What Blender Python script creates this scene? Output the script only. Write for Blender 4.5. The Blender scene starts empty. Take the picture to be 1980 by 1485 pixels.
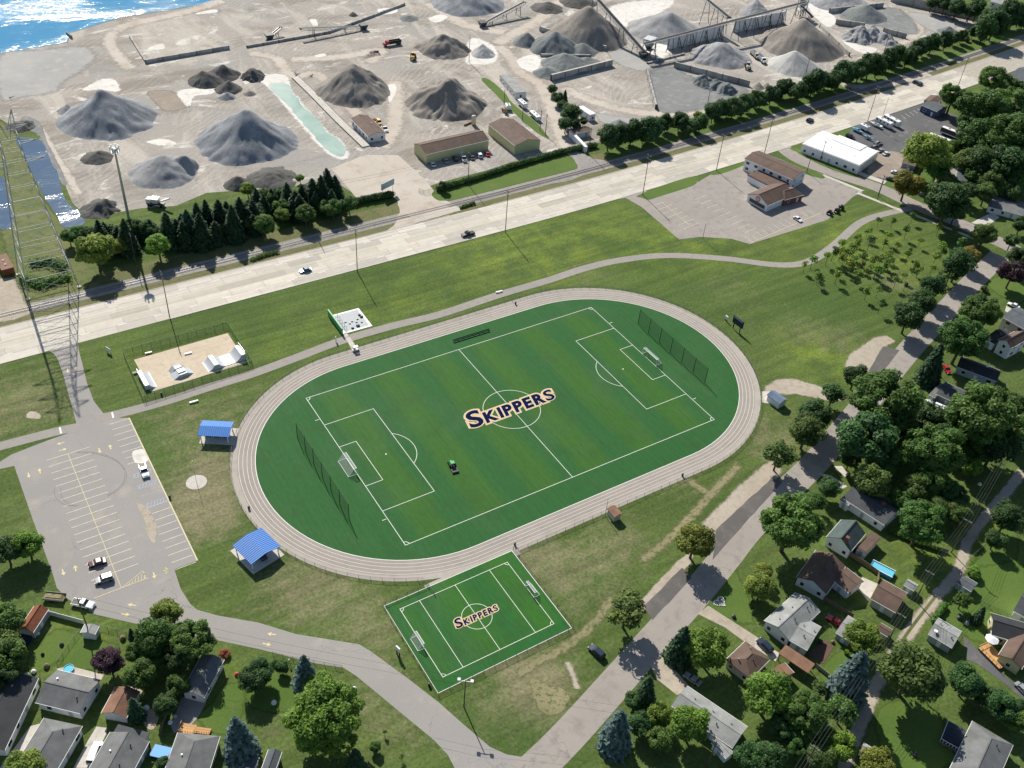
import bpy, bmesh, math, random
from mathutils import Vector, Matrix, noise
from mathutils.geometry import tessellate_polygon
PI = math.pi
random.seed(7)
SC = bpy.context.scene
COL = SC.collection
# ------------------------------------------------------------------ camera
CAM = Vector((-135.58595, -194.074255, 207.315373))
FPX, YAW, PIT, ROL = 1918.68526, 0.607232276, 0.694078572, 0.0852864723
_F = Vector((math.sin(YAW)*math.cos(PIT), math.cos(YAW)*math.cos(PIT), -math.sin(PIT)))
_R = Vector((math.cos(YAW), -math.sin(YAW), 0)); _U = _R.cross(_F)
_R2 = _R*math.cos(ROL)+_U*math.sin(ROL); _U2 = _U*math.cos(ROL)-_R*math.sin(ROL)
cd = bpy.data.cameras.new('camera'); cam = bpy.data.objects.new('camera', cd); COL.objects.link(cam)
cam.matrix_world = Matrix.Translation(CAM) @ Matrix((_R2, _U2, -_F)).transposed().to_4x4()
cd.sensor_width = 36; cd.lens = 36*FPX/1980; cd.clip_start = 1; cd.clip_end = 8000
SC.camera = cam
# ------------------------------------------------------------------ light
SUN_EL, SUN_AZ = math.radians(39.3), math.radians(82)
w = bpy.data.worlds.new('World'); SC.world = w; w.use_nodes = True
nt = w.node_tree; nt.nodes.clear()
sk = nt.nodes.new('ShaderNodeTexSky'); sk.sky_type = 'NISHITA'; sk.sun_disc = False
sk.sun_elevation = SUN_EL; sk.sun_rotation = PI/2-SUN_AZ; sk.air_density = 1.0; sk.dust_density = 0.6
bg = nt.nodes.new('ShaderNodeBackground'); bg.inputs[1].default_value = 0.075
wo = nt.nodes.new('ShaderNodeOutputWorld'); nt.links.new(sk.outputs[0], bg.inputs[0]); nt.links.new(bg.outputs[0], wo.inputs[0])
sl = bpy.data.lights.new('sun', 'SUN'); sl.energy = 4.6; sl.angle = math.radians(0.5); sl.color = (1, .94, .84)
so = bpy.data.objects.new('sun', sl); COL.objects.link(so)
SUNV = Vector((math.cos(SUN_EL)*math.cos(SUN_AZ), math.cos(SUN_EL)*math.sin(SUN_AZ), math.sin(SUN_EL)))
so.rotation_euler = SUNV.to_track_quat('Z', 'Y').to_euler(); so.location = (0, 0, 300)
vs = SC.view_settings; vs.view_transform = 'Standard'; vs.look = 'None'; vs.exposure = 0.5; vs.gamma = 1
SC.cycles.max_bounces = 6; SC.cycles.transparent_max_bounces = 12; SC.cycles.use_denoising = True
# ------------------------------------------------------------------ photo pixel -> point on the plane z = h
ZT = {}
for i, t in enumerate('abcdefgh'): ZT[t] = ((0, 480, 960, 1460)[i % 4], (0, 360)[i//4], 1954/500 if i % 4 < 2 else 1980/520)
for i, t in enumerate('ijklmnop'): ZT[t] = ((0, 480, 960, 1460)[i % 4], (720, 1095)[i//4], 1904/500)
def ray(u, v): return _F+_R2*((u-990)/FPX)-_U2*((v-742.5)/FPX)
def G(u, v, h=0):
    d = ray(u, v); return CAM+d*((h-CAM.z)/d.z)
def zp(t, x, y):
    a, b, s = ZT[t]; return a+x/s, b+y/s
def g(t, x, y, h=0): return G(*zp(t, x, y), h)
def pt(p, h=0):
    """('a',x,y) tile pixel, (u,v) photo pixel, ('w',x,y) world"""
    if p[0] == 'w': return Vector((p[1], p[2], h))
    return g(p[0], p[1], p[2], h) if isinstance(p[0], str) else G(p[0], p[1], h)
def pts(L, tag=None, h=0): return [g(tag, *p, h) if tag and not isinstance(p[0], str) else pt(p, h) for p in L]
def height(b, t):
    B = pt(b); q = zp(*t) if isinstance(t[0], str) else t
    d = ray(*q); dx, dy = d.x, d.y
    s = ((B.x-CAM.x)*dx+(B.y-CAM.y)*dy)/(dx*dx+dy*dy); return CAM.z+s*d.z
def mpp(p): return (p-CAM).length/FPX          # metres per photo pixel at p
def hx(x): return 6*((x-60)/153)**1.63 if x > 60 else 0.0    # bend of the highway corridor
# ------------------------------------------------------------------ materials
MATS = {}
def _mat(name):
    m = bpy.data.materials.new(name); m.use_nodes = True; MATS[name] = m
    n = m.node_tree; return m, n, n.nodes['Principled BSDF']
def ramp_mix(n, fac, a, b):
    mx = n.nodes.new('ShaderNodeMix'); mx.data_type = 'RGBA'
    if fac is not None:
        if isinstance(fac, float): mx.inputs[0].default_value = fac
        else: n.links.new(fac, mx.inputs[0])
    for s, c in ((6, a), (7, b)):
        if isinstance(c, tuple): mx.inputs[s].default_value = (*c[:3], 1)
        else: n.links.new(c, mx.inputs[s])
    return mx.outputs[2]
def nz(n, scale, detail=3, rough=.6, vec=None, dist=0):
    t = n.nodes.new('ShaderNodeTexNoise'); t.inputs['Scale'].default_value = scale; t.inputs['Detail'].default_value = detail
    t.inputs['Roughness'].default_value = rough; t.inputs['Distortion'].default_value = dist
    if vec is not None: n.links.new(vec, t.inputs['Vector'])
    return t.outputs[0]
def step(n, v, lo, hi, a=0., b=1.):
    r = n.nodes.new('ShaderNodeMapRange'); r.inputs[1].default_value = lo; r.inputs[2].default_value = hi
    r.inputs[3].default_value = a; r.inputs[4].default_value = b; n.links.new(v, r.inputs[0]); return r.outputs[0]
def mth(n, op, a, b=None):
    m = n.nodes.new('ShaderNodeMath'); m.operation = op
    for i, v in enumerate((a, b)):
        if v is None: continue
        if isinstance(v, (int, float)): m.inputs[i].default_value = v
        else: n.links.new(v, m.inputs[i])
    return m.outputs[0]
def wpos(n, sx=1, sy=1, sz=1, rot=0):
    gn = n.nodes.new('ShaderNodeNewGeometry')
    mp = n.nodes.new('ShaderNodeMapping'); mp.inputs['Scale'].default_value = (sx, sy, sz); mp.inputs['Rotation'].default_value = (0, 0, rot)
    n.links.new(gn.outputs['Position'], mp.inputs[0]); return mp.outputs[0]
def bump(n, b, h, strength=.3, dist=.1):
    bp = n.nodes.new('ShaderNodeBump'); bp.inputs['Strength'].default_value = strength; bp.inputs['Distance'].default_value = dist
    n.links.new(h, bp.inputs['Height']); n.links.new(bp.outputs[0], b.inputs['Normal'])
def plain(name, c, rough=.6, metal=0, var=.12, scale=.8, bmp=0, spec=.3):
    """one colour with uneven wear"""
    m, n, b = _mat(name)
    v = nz(n, scale, 4, .65, wpos(n))
    o = ramp_mix(n, step(n, v, .3, .7), tuple(x*(1-var) for x in c), tuple(min(1, x*(1+var)) for x in c))
    n.links.new(o, b.inputs[0]); b.inputs['Roughness'].default_value = rough; b.inputs['Metallic'].default_value = metal
    b.inputs['Specular IOR Level'].default_value = spec
    if bmp: bump(n, b, nz(n, scale*4, 3, .6, wpos(n)), bmp, .1)
    return m
def patchy(name, c1, c2, c3, s1=.05, s2=.5, s3=2.5, rough=.9, fine=.15, rot=0, stretch=1, lo=.5, hi=.68, bmp=.15, crack=0):
    """ground-like: two broad tones, a third in blotches, fine grain"""
    m, n, b = _mat(name)
    p = wpos(n, stretch, 1, 1, rot)
    o = ramp_mix(n, step(n, nz(n, s1, 4, .6, p), .35, .65), c1, c2)
    o = ramp_mix(n, step(n, nz(n, s2, 5, .65, p), lo, hi), o, c3)
    if crack:
        vo = n.nodes.new('ShaderNodeTexVoronoi'); vo.feature = 'DISTANCE_TO_EDGE'; vo.inputs['Scale'].default_value = crack
        ad = n.nodes.new('ShaderNodeVectorMath'); ad.operation = 'ADD'; tn = n.nodes.new('ShaderNodeTexNoise'); tn.inputs['Scale'].default_value = .35; tn.inputs['Detail'].default_value = 4; n.links.new(wpos(n), tn.inputs['Vector'])
        sc = n.nodes.new('ShaderNodeVectorMath'); sc.operation = 'SCALE'; sc.inputs['Scale'].default_value = 5; n.links.new(tn.outputs['Color'], sc.inputs[0]); n.links.new(wpos(n), ad.inputs[0]); n.links.new(sc.outputs[0], ad.inputs[1]); n.links.new(ad.outputs[0], vo.inputs['Vector'])
        o = ramp_mix(n, mth(n, 'MULTIPLY', step(n, vo.outputs['Distance'], 0, .11*crack, .6, 0), step(n, nz(n, .05, 3, .6, wpos(n)), .45, .6)), o, tuple(x*.35 for x in c1))
    f = step(n, nz(n, s3, 3, .7, wpos(n)), .25, .75, 1-fine, 1+fine)
    mu = n.nodes.new('ShaderNodeMix'); mu.data_type = 'RGBA'; mu.blend_type = 'MULTIPLY'; mu.inputs[0].default_value = 1
    n.links.new(o, mu.inputs[6]); n.links.new(f, mu.inputs[7])
    n.links.new(mu.outputs[2], b.inputs[0]); b.inputs['Roughness'].default_value = rough; b.inputs['Specular IOR Level'].default_value = .2
    if bmp: bump(n, b, nz(n, s3, 3, .7, wpos(n)), bmp, .3)
    return m
def leaf(name, c1, c2, rough=.55):
    """foliage: per-leaf tint (attribute), per-tree tint (object random), light through the leaf"""
    m, n, b = _mat(name)
    at = n.nodes.new('ShaderNodeAttribute'); at.attribute_name = 'tint'
    oi = n.nodes.new('ShaderNodeObjectInfo')
    o = ramp_mix(n, at.outputs['Fac'], c1, c2)
    hs = n.nodes.new('ShaderNodeHueSaturation'); n.links.new(o, hs.inputs['Color'])
    n.links.new(step(n, oi.outputs['Random'], 0, 1, .78, 1.22), hs.inputs['Value'])
    n.links.new(step(n, mth(n, 'FRACT', mth(n, 'MULTIPLY', oi.outputs['Random'], 7.31)), 0, 1, .485, .515), hs.inputs['Hue'])
    n.links.new(hs.outputs[0], b.inputs[0]); b.inputs['Roughness'].default_value = rough; b.inputs['Specular IOR Level'].default_value = .25
    tr = n.nodes.new('ShaderNodeBsdfTranslucent'); n.links.new(hs.outputs[0], tr.inputs[0])
    ms = n.nodes.new('ShaderNodeMixShader'); ms.inputs[0].default_value = .48
    n.links.new(b.outputs[0], ms.inputs[1]); n.links.new(tr.outputs[0], ms.inputs[2])
    n.links.new(ms.outputs[0], n.nodes['Material Output'].inputs[0]); return m
def netmat(name, c, cover):
    m, n, b = _mat(name); b.inputs[0].default_value = (*c, 1); b.inputs['Roughness'].default_value = .7
    tp = n.nodes.new('ShaderNodeBsdfTransparent'); ms = n.nodes.new('ShaderNodeMixShader'); ms.inputs[0].default_value = cover
    n.links.new(tp.outputs[0], ms.inputs[1]); n.links.new(b.outputs[0], ms.inputs[2]); n.links.new(ms.outputs[0], n.nodes['Material Output'].inputs[0]); return m
def objrand(name, c1, c2, rough=.85, scale=.4):
    """alike pieces, each with its own tone"""
    m, n, b = _mat(name); oi = n.nodes.new('ShaderNodeObjectInfo')
    o = ramp_mix(n, oi.outputs['Random'], c1, c2)
    f = step(n, nz(n, scale, 4, .65, wpos(n)), .25, .75, .9, 1.08)
    if name == 'slab': f = mth(n, 'MULTIPLY', f, step(n, nz(n, .9, 3, .6, wpos(n, .012, 1)), .35, .65, .86, 1.06))
    mu = n.nodes.new('ShaderNodeMix'); mu.data_type = 'RGBA'; mu.blend_type = 'MULTIPLY'; mu.inputs[0].default_value = 1
    n.links.new(o, mu.inputs[6]); n.links.new(f, mu.inputs[7]); n.links.new(mu.outputs[2], b.inputs[0])
    b.inputs['Roughness'].default_value = rough; b.inputs['Specular IOR Level'].default_value = .2; return m
def shingle(name, c):
    m, n, b = _mat(name)
    o = ramp_mix(n, step(n, nz(n, .35, 4, .6, wpos(n)), .3, .7), tuple(x*.7 for x in c), tuple(x*1.22 for x in c))
    o = ramp_mix(n, step(n, nz(n, 5, 3, .7, wpos(n)), .35, .7, 0, .45), o, tuple(x*.6 for x in c))
    n.links.new(o, b.inputs[0]); b.inputs['Roughness'].default_value = .8; b.inputs['Specular IOR Level'].default_value = .35
    bump(n, b, nz(n, 6, 3, .7, wpos(n)), .4, .1); return m
def water(name, c, rough, s, strength, dist, gusts=0):
    m, n, b = _mat(name); b.inputs[0].default_value = (*c, 1); b.inputs['Roughness'].default_value = rough
    b.inputs['IOR'].default_value = 1.33; b.inputs['Specular IOR Level'].default_value = .5
    f = nz(n, s, 6, .7, wpos(n, .55, 1, 1, .25))
    if gusts: f = mth(n, 'MULTIPLY', f, step(n, nz(n, gusts, 4, .6, wpos(n, .35, 1, 1, .2), 1.), .45, .7, .25, 1.9))
    h = mth(n, 'ADD', f, mth(n, 'MULTIPLY', nz(n, s*.18, 3, .5, wpos(n)), .8))
    bump(n, b, h, strength, dist); return m
def paint(name, c, rough=.3, metal=0):
    m, n, b = _mat(name); b.inputs[0].default_value = (*c, 1); b.inputs['Roughness'].default_value = rough; b.inputs['Metallic'].default_value = metal
    b.inputs['Coat Weight'].default_value = .4; b.inputs['Coat Roughness'].default_value = .15; return m
_soft = {}
def softmat(name):
    """the same ground material thinning out raggedly toward the sheet's edge"""
    if name not in _soft:
        m = MATS[name].copy(); m.name = name+'_thinning'; n = m.node_tree; b = n.nodes['Principled BSDF']; out = n.nodes['Material Output']
        at = n.nodes.new('ShaderNodeAttribute'); at.attribute_name = 'edge'
        v = mth(n, 'ADD', at.outputs['Fac'], mth(n, 'MULTIPLY', mth(n, 'SUBTRACT', nz(n, .45, 5, .7, wpos(n)), .5), 1.5))
        tp = n.nodes.new('ShaderNodeBsdfTransparent'); ms = n.nodes.new('ShaderNodeMixShader'); n.links.new(step(n, v, .25, .75), ms.inputs[0])
        n.links.new(tp.outputs[0], ms.inputs[1]); n.links.new(b.outputs[0], ms.inputs[2]); n.links.new(ms.outputs[0], out.inputs[0]); _soft[name] = m
    return _soft[name]
# ------------------------------------------------------------------ objects
def tag(o, label=None, cat=None, group=None, kind=None):
    for k, v in (('label', label), ('category', cat), ('group', group), ('kind', kind)):
        if v: o[k] = v
    return o
def setmat(o, m):
    if m: o.data.materials.append(MATS[m] if isinstance(m, str) else m)
def link(name, me, m=None, parent=None, loc=None):
    o = bpy.data.objects.new(name, me); COL.objects.link(o)
    if me is not None and m is not None and not me.materials: setmat(o, m)
    if parent is not None: o.parent = parent
    if loc is not None: o.location = loc
    return o
def empty(name, loc, rz, label, cat, group=None):
    o = bpy.data.objects.new(name, None); COL.objects.link(o); o.location = loc; o.rotation_euler.z = rz; o.empty_display_size = .5
    return tag(o, label, cat, group)
class MB:
    """collects faces for one mesh"""
    def __init__(s): s.v = []; s.f = []
    def add(s, vs, fs):
        k = len(s.v); s.v += [tuple(v) for v in vs]; s.f += [tuple(i+k for i in f) for f in fs]; return s
    def box(s, x0, x1, y0, y1, z0, z1):
        return s.add([(x, y, z) for z in (z0, z1) for y in (y0, y1) for x in (x0, x1)],
                     [(0, 2, 3, 1), (4, 5, 7, 6), (0, 1, 5, 4), (2, 6, 7, 3), (0, 4, 6, 2), (1, 3, 7, 5)])
    def frust(s, b, t, z0, z1):
        """b, t = (x0,x1,y0,y1) bottom and top rectangle"""
        q = [(b[0], b[2], z0), (b[1], b[2], z0), (b[1], b[3], z0), (b[0], b[3], z0), (t[0], t[2], z1), (t[1], t[2], z1), (t[1], t[3], z1), (t[0], t[3], z1)]
        return s.add(q, [(3, 2, 1, 0), (4, 5, 6, 7), (0, 1, 5, 4), (1, 2, 6, 5), (2, 3, 7, 6), (3, 0, 4, 7)])
    def tube(s, a, b, r, r2=None, n=6):
        a, b = Vector(a), Vector(b); d = b-a
        if d.length < 1e-6: return s
        q = d.to_track_quat('Z', 'Y'); r2 = r if r2 is None else r2
        vs = []
        for c, rr in ((a, r), (b, r2)):
            for i in range(n):
                vs.append(c+q @ Vector((rr*math.cos(2*PI*i/n), rr*math.sin(2*PI*i/n), 0)))
        fs = [(i, (i+1) % n, n+(i+1) % n, n+i) for i in range(n)]+[tuple(range(n-1, -1, -1)), tuple(range(n, 2*n))]
        return s.add(vs, fs)
    def bar(s, a, b, wd, ht):
        """rectangular beam from a to b (top faces up)"""
        a, b = Vector(a), Vector(b); d = (b-a).normalized(); sd = d.cross(Vector((0, 0, 1)))
        if sd.length < 1e-4: sd = Vector((1, 0, 0))
        sd.normalize(); up = sd.cross(d); vs = []
        for c in (a, b):
            for i, j in ((-1, -1), (1, -1), (1, 1), (-1, 1)): vs.append(c+sd*(i*wd/2)+up*(j*ht/2))
        return s.add(vs, [(0, 1, 5, 4), (1, 2, 6, 5), (2, 3, 7, 6), (3, 0, 4, 7), (3, 2, 1, 0), (4, 5, 6, 7)])
    def prism(s, prof, y0, y1, axis='y'):
        """profile (x,z) extruded along y"""
        n = len(prof); vs = [(x, y0, z) for x, z in prof]+[(x, y1, z) for x, z in prof]
        if axis == 'x': vs = [(y, x, z) for x, y, z in vs]
        return s.add(vs, [tuple(range(n)), tuple(range(2*n-1, n-1, -1))]+[(i, i+n, (i+1) % n+n, (i+1) % n) for i in range(n)])
    def lathe(s, prof, c=(0, 0), n=12):
        """profile (r,z) about a vertical axis"""
        k = len(prof); vs = []
        for r, z in prof:
            for i in range(n): vs.append((c[0]+r*math.cos(2*PI*i/n), c[1]+r*math.sin(2*PI*i/n), z))
        fs = [(j*n+i, j*n+(i+1) % n, (j+1)*n+(i+1) % n, (j+1)*n+i) for j in range(k-1) for i in range(n)]
        fs += [tuple(range(n-1, -1, -1)), tuple(range((k-1)*n, k*n))]
        return s.add(vs, fs)
    def mesh(s, name='m', smooth=False, fix=True):
        me = bpy.data.meshes.new(name); me.from_pydata(s.v, [], s.f)
        if fix:
            bm = bmesh.new(); bm.from_mesh(me); bmesh.ops.recalc_face_normals(bm, faces=bm.faces[:]); bm.to_mesh(me); bm.free()
        if smooth: me.shade_smooth()
        me.update(); return me
    def build(s, name, m, parent=None, loc=None, smooth=False, bevel=0):
        me = s.mesh(name, smooth)
        if bevel:
            bm = bmesh.new(); bm.from_mesh(me)
            bmesh.ops.bevel(bm, geom=bm.edges[:], offset=bevel, segments=1, affect='EDGES'); bm.to_mesh(me); bm.free()
        return link(name, me, m, parent, loc)
def catmull(P, k=6, closed=False):
    out = []; n = len(P)
    for i in range(n if closed else n-1):
        a, b, c, d = ((P[(i+j) % n] if closed else P[min(max(i+j, 0), n-1)]) for j in (-1, 0, 1, 2))
        for q in range(k):
            t = q/k
            out.append(.5*((2*b)+(c-a)*t+(2*a-5*b+4*c-d)*t*t+(3*b-a-3*c+d)*t**3))
    if not closed: out.append(P[-1])
    return out
_zc = [0]
EXACT = ('parking_lot', 'soccer_pitch', 'practice_pitch', 'restaurant_lot', 'dealer_lot')
def zq(z):
    _zc[0] += 1; return z+(_zc[0] % 40)*.0002
def sheet_mesh(P, z, name='sheet'):
    P = [Vector((p.x, p.y, 0)) for p in P]
    tri = tessellate_polygon([P]); me = bpy.data.meshes.new(name)
    me.from_pydata([(p.x, p.y, z) for p in P], [], [tuple(t) for t in tri])
    bm = bmesh.new(); bm.from_mesh(me)
    for f in bm.faces:
        if f.normal.z < 0: f.normal_flip()
    bm.to_mesh(me); bm.free(); return me
def sheet(name, P, z, m, parent=None, smooth=0, kind='structure', ragged=0, soft=0):
    if smooth: P = catmull(P, smooth, True)
    if ragged:
        Q = []
        for i, p in enumerate(P):
            q = P[(i+1) % len(P)]; k = max(1, int((q-p).length/2.5))
            for j in range(k):
                r = p.lerp(q, j/k); Q.append(r+Vector((noise.noise(r*.21), noise.noise(r*.21+Vector((9, 4, 0))), 0))*ragged+Vector((random.uniform(-1, 1), random.uniform(-1, 1), 0))*ragged*.25)
        P = Q
    if name not in EXACT: z = zq(z)
    if soft:
        ar = abs(sum(a.x*b.y-b.x*a.y for a, b in zip(P, P[1:]+P[:1])))/2; soft = min(soft, .3*ar/sum((a-b).length for a, b in zip(P, P[1:]+P[:1])))
        if (sum(a.x*b.y-b.x*a.y for a, b in zip(P, P[1:]+P[:1]))) < 0: P = P[::-1]
        n = len(P); I = []
        for i, p in enumerate(P):
            d = P[(i+1) % n]-P[i-1]; d.z = 0
            if d.length < 1e-6: d = Vector((1, 0, 0))
            d.normalize(); I.append(p+Vector((-d.y, d.x, 0))*soft)
        tri = tessellate_polygon([[Vector((p.x, p.y, 0)) for p in I]])
        O = [p*2-q for p, q in zip(P, I)]
        vs = [(p.x, p.y, z) for p in O]+[(p.x, p.y, z) for p in I]
        mb = MB(); mb.add(vs, [(i, (i+1) % n, n+(i+1) % n, n+i) for i in range(n)]+[tuple(q+n for q in t) for t in tri])
        me = mb.mesh(name, fix=False); at = me.attributes.new('edge', 'FLOAT', 'POINT'); at.data.foreach_set('value', [0.]*n+[1.]*n)
        o = link(name, me, softmat(m), parent)
    else: o = link(name, sheet_mesh(P, z, name), m, parent)
    if kind and parent is None: o['kind'] = kind
    return o
def strip_pts(P, wd):
    L, R = [], []
    for i, p in enumerate(P):
        d = (P[min(i+1, len(P)-1)]-P[max(i-1, 0)]); d.z = 0; d.normalize(); s = Vector((-d.y, d.x, 0))*wd/2
        L.append(p+s); R.append(p-s)
    return L, R
def strip(name, P, wd, z, m, parent=None, k=6, kind='structure', soft=0):
    if k: P = catmull(P, k)
    z = zq(z)
    if soft:
        n = len(P); rows = [strip_pts(P, wd+2*soft*s) for s in (1, -1)]; vs = []; ed = []
        for R_, e_ in ((rows[0][1], 0), (rows[1][1], 1), (rows[1][0], 1), (rows[0][0], 0)):
            for i, p in enumerate(R_): vs.append((p.x, p.y, z)); ed.append(0. if i in (0, n-1) else float(e_))
        me = MB().add(vs, [(j*n+i, j*n+i+1, (j+1)*n+i+1, (j+1)*n+i) for j in range(3) for i in range(n-1)]).mesh(name, fix=False); at = me.attributes.new('edge', 'FLOAT', 'POINT'); at.data.foreach_set('value', ed)
        o = link(name, me, softmat(m), parent)
        if kind and parent is None: o['kind'] = kind
        return o
    L, R = strip_pts(P, wd); n = len(L)
    mb = MB().add([(p.x, p.y, z) for p in R]+[(p.x, p.y, z) for p in L], [(i, i+1, n+i+1, n+i) for i in range(n-1)])
    o = mb.build(name, m, parent)
    if kind and parent is None: o['kind'] = kind
    return o
_q = {}
def line(parent, a, b, wd, z, m, name='painted_line'):
    """a painted stripe on the ground, alike lengths share a mesh"""
    a, b = Vector(a), Vector(b); d = b-a; L = d.length
    key = (round(L, 1), round(wd, 3), m)
    if key not in _q:
        me = MB().add([(0, -wd/2, 0), (L, -wd/2, 0), (L, wd/2, 0), (0, wd/2, 0)], [(0, 1, 2, 3)]).mesh(name); me.materials.append(MATS[m]); _q[key] = me
    o = link(name, _q[key], None, parent, (a.x, a.y, z)); o.rotation_euler.z = math.atan2(d.y, d.x); return o
def arc(parent, c, r, a0, a1, wd, z, m, name='painted_arc', n=40):
    vs = []; fs = []
    for i in range(n+1):
        t = a0+(a1-a0)*i/n
        for q in (r-wd/2, r+wd/2): vs.append((c[0]+q*math.cos(t), c[1]+q*math.sin(t), z))
    return MB().add(vs, [(2*i, 2*i+1, 2*i+3, 2*i+2) for i in range(n)]).build(name, m, parent)
def copy_tree(o, parent=None):
    c = o.copy(); COL.objects.link(c); c.parent = parent
    for ch in o.children: copy_tree(ch, c)
    return c
# ================================================================== materials used
def turq_mat():
    m = water('turq_water', (.17, .36, .31), .25, .5, .15, .2); n = m.node_tree; b = n.nodes['Principled BSDF']
    o = ramp_mix(n, step(n, nz(n, .045, 5, .6, wpos(n), .6), .35, .65), (.17, .3, .255), (.36, .46, .4)); n.links.new(o, b.inputs[0])
def sand_mat():
    """dusty yard floor: tan and grey drifts, pale crusts, damp stains, wheel streaks"""
    m, n, b = _mat('sand'); p = wpos(n); q = wpos(n, .45, 1, 1, .35); r = wpos(n, 1, .3, 1, -.5)
    o = ramp_mix(n, step(n, nz(n, .016, 5, .6, p, .4), .38, .62), (.365, .33, .288), (.305, .295, .275))
    o = ramp_mix(n, step(n, nz(n, .05, 6, .65, q, .8), .47, .62, 0, .85), o, (.235, .21, .18))
    o = ramp_mix(n, step(n, nz(n, .035, 6, .7, r, 1.2), .51, .62, 0, .8), o, (.47, .43, .375))
    o = ramp_mix(n, step(n, nz(n, .075, 7, .72, q, 1.5), .57, .65, 0, .9), o, (.64, .615, .57))
    s = n.nodes.new('ShaderNodeTexWave'); s.inputs['Scale'].default_value = .11; s.inputs['Distortion'].default_value = 14; s.inputs['Detail'].default_value = 3; s.inputs['Detail Scale'].default_value = .35; n.links.new(wpos(n, 1, 1, 1, .9), s.inputs[0])
    o = ramp_mix(n, mth(n, 'MULTIPLY', step(n, s.outputs[1], .8, 1, 0, .45), step(n, nz(n, .03, 3, .5, p), .45, .6)), o, (.52, .46, .385))
    f = step(n, nz(n, .9, 6, .75, p), .28, .72, .78, 1.2)
    mu = n.nodes.new('ShaderNodeMix'); mu.data_type = 'RGBA'; mu.blend_type = 'MULTIPLY'; mu.inputs[0].default_value = 1
    n.links.new(o, mu.inputs[6]); n.links.new(f, mu.inputs[7]); n.links.new(mu.outputs[2], b.inputs[0]); b.inputs['Roughness'].default_value = .95; b.inputs['Specular IOR Level'].default_value = .1
    bump(n, b, nz(n, .5, 6, .7, p), .5, .5)
plain('white_line', (.7, .71, .64), .7, var=.08, scale=2); plain('yellow_line', (.58, .51, .27), .7, var=.15, scale=2); plain('pale_line', (.64, .6, .46), .8, var=.2, scale=1)
plain('blue_line', (.32, .4, .55), .7, var=.2, scale=2)
plain('white_paint', (.78, .78, .76), .5, var=.04); plain('siding_white', (.72, .73, .74), .6, var=.05); plain('siding_grey', (.36, .39, .4), .6, var=.06)
plain('siding_blue', (.34, .42, .46), .6, var=.06); plain('siding_beige', (.5, .46, .38), .6, var=.06); plain('siding_yellow', (.56, .52, .3), .6, var=.05)
plain('yellow_metal', (.52, .5, .27), .5, var=.05); plain('brick', (.2, .08, .05), .8, var=.2, scale=3); plain('dark_trim', (.03, .03, .035), .5)
plain('navy', (.01, .015, .06), .55, var=.1); plain('navy_paint', (.006, .01, .045), .9, var=.15, scale=2, spec=.02); plain('orange_paint', (.62, .3, .08), .7, var=.12, scale=2)
plain('blue_wall', (.06, .1, .2), .6); plain('glass_dark', (.02, .026, .034), .08, spec=.6, var=.05); plain('black', (.012, .012, .013), .5); plain('rubber', (.015, .015, .016), .8)
plain('galv', (.42, .43, .44), .4, metal=.6, var=.1); plain('steel', (.2, .21, .22), .45, metal=.5, var=.15); plain('steel_light', (.5, .52, .52), .5, metal=.3, var=.12)
plain('dark_steel', (.05, .058, .06), .5, var=.2); plain('rust', (.2, .07, .035), .8, var=.25); plain('wood_pole', (.1, .075, .055), .85, var=.2, scale=2); plain('wood_fence', (.2, .15, .1), .85, var=.2, scale=1.5)
plain('wood_grey', (.32, .29, .25), .85, var=.2, scale=1.5); plain('deck_wood', (.52, .3, .13), .7, var=.15, scale=2); plain('bark', (.09, .07, .05), .9, var=.25, scale=2)
objrand('plank', (.44, .25, .11), (.56, .33, .15), .75, 2)
paint('car_white', (.75, .76, .77)); paint('car_silver', (.45, .46, .47), .25, .4); paint('car_black', (.012, .013, .016)); paint('car_blue', (.04, .13, .24)); paint('car_red', (.42, .02, .025))
paint('car_darkred', (.07, .012, .02)); paint('car_navy', (.012, .022, .05)); paint('car_teal', (.05, .12, .14)); paint('car_grey', (.09, .1, .11)); paint('truck_yellow', (.62, .38, .04), .5); paint('green_metal', (.02, .3, .12), .45)
paint('roof_blue', (.045, .2, .56), .35); paint('pool_blue', (.05, .34, .6), .3); paint('tarp_blue', (.05, .3, .66), .5); paint('boat_blue', (.14, .36, .5), .35); paint('mower_green', (.03, .36, .1), .4); paint('red_plastic', (.5, .05, .04), .5)
for nme, c in dict(roof_grey=(.16, .165, .165), roof_light=(.3, .31, .3), roof_dark=(.035, .038, .042), roof_brown=(.13, .085, .065), roof_rust=(.22, .12, .075), roof_green=(.07, .1, .095), roof_slate=(.1, .115, .13), roof_char=(.07, .075, .08)).items(): shingle(nme, c)
plain('roof_white', (.84, .84, .84), .5, var=.06, scale=.3); plain('roof_metal_white', (.62, .63, .64), .3, metal=.3)
patchy('concrete_slab', (.4, .37, .32), (.4, .365, .31), (.3, .28, .24), .08, .6, 3, fine=.06)
patchy('concrete', (.48, .45, .4), (.54, .51, .46), (.4, .37, .33), .1, .7, 4, fine=.08)
patchy('concrete_wall', (.36, .35, .32), (.44, .43, .4), (.27, .26, .24), .1, .5, 2, fine=.08)
objrand('block', (.32, .31, .29), (.46, .45, .42), .9, .6); objrand('slab', (.42, .395, .345), (.6, .555, .48), .85, .35)
patchy('asphalt_lot', (.275, .262, .248), (.305, .288, .268), (.37, .335, .295), .04, .12, 2.5, fine=.07, lo=.55, hi=.75, crack=0.07)
patchy('asphalt_path', (.28, .262, .238), (.31, .288, .262), (.25, .235, .215), .06, .5, 3, fine=.07)
patchy('asphalt_old', (.29, .265, .238), (.33, .3, .268), (.25, .228, .205), .05, .3, 3, fine=.08, crack=0.1)
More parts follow.
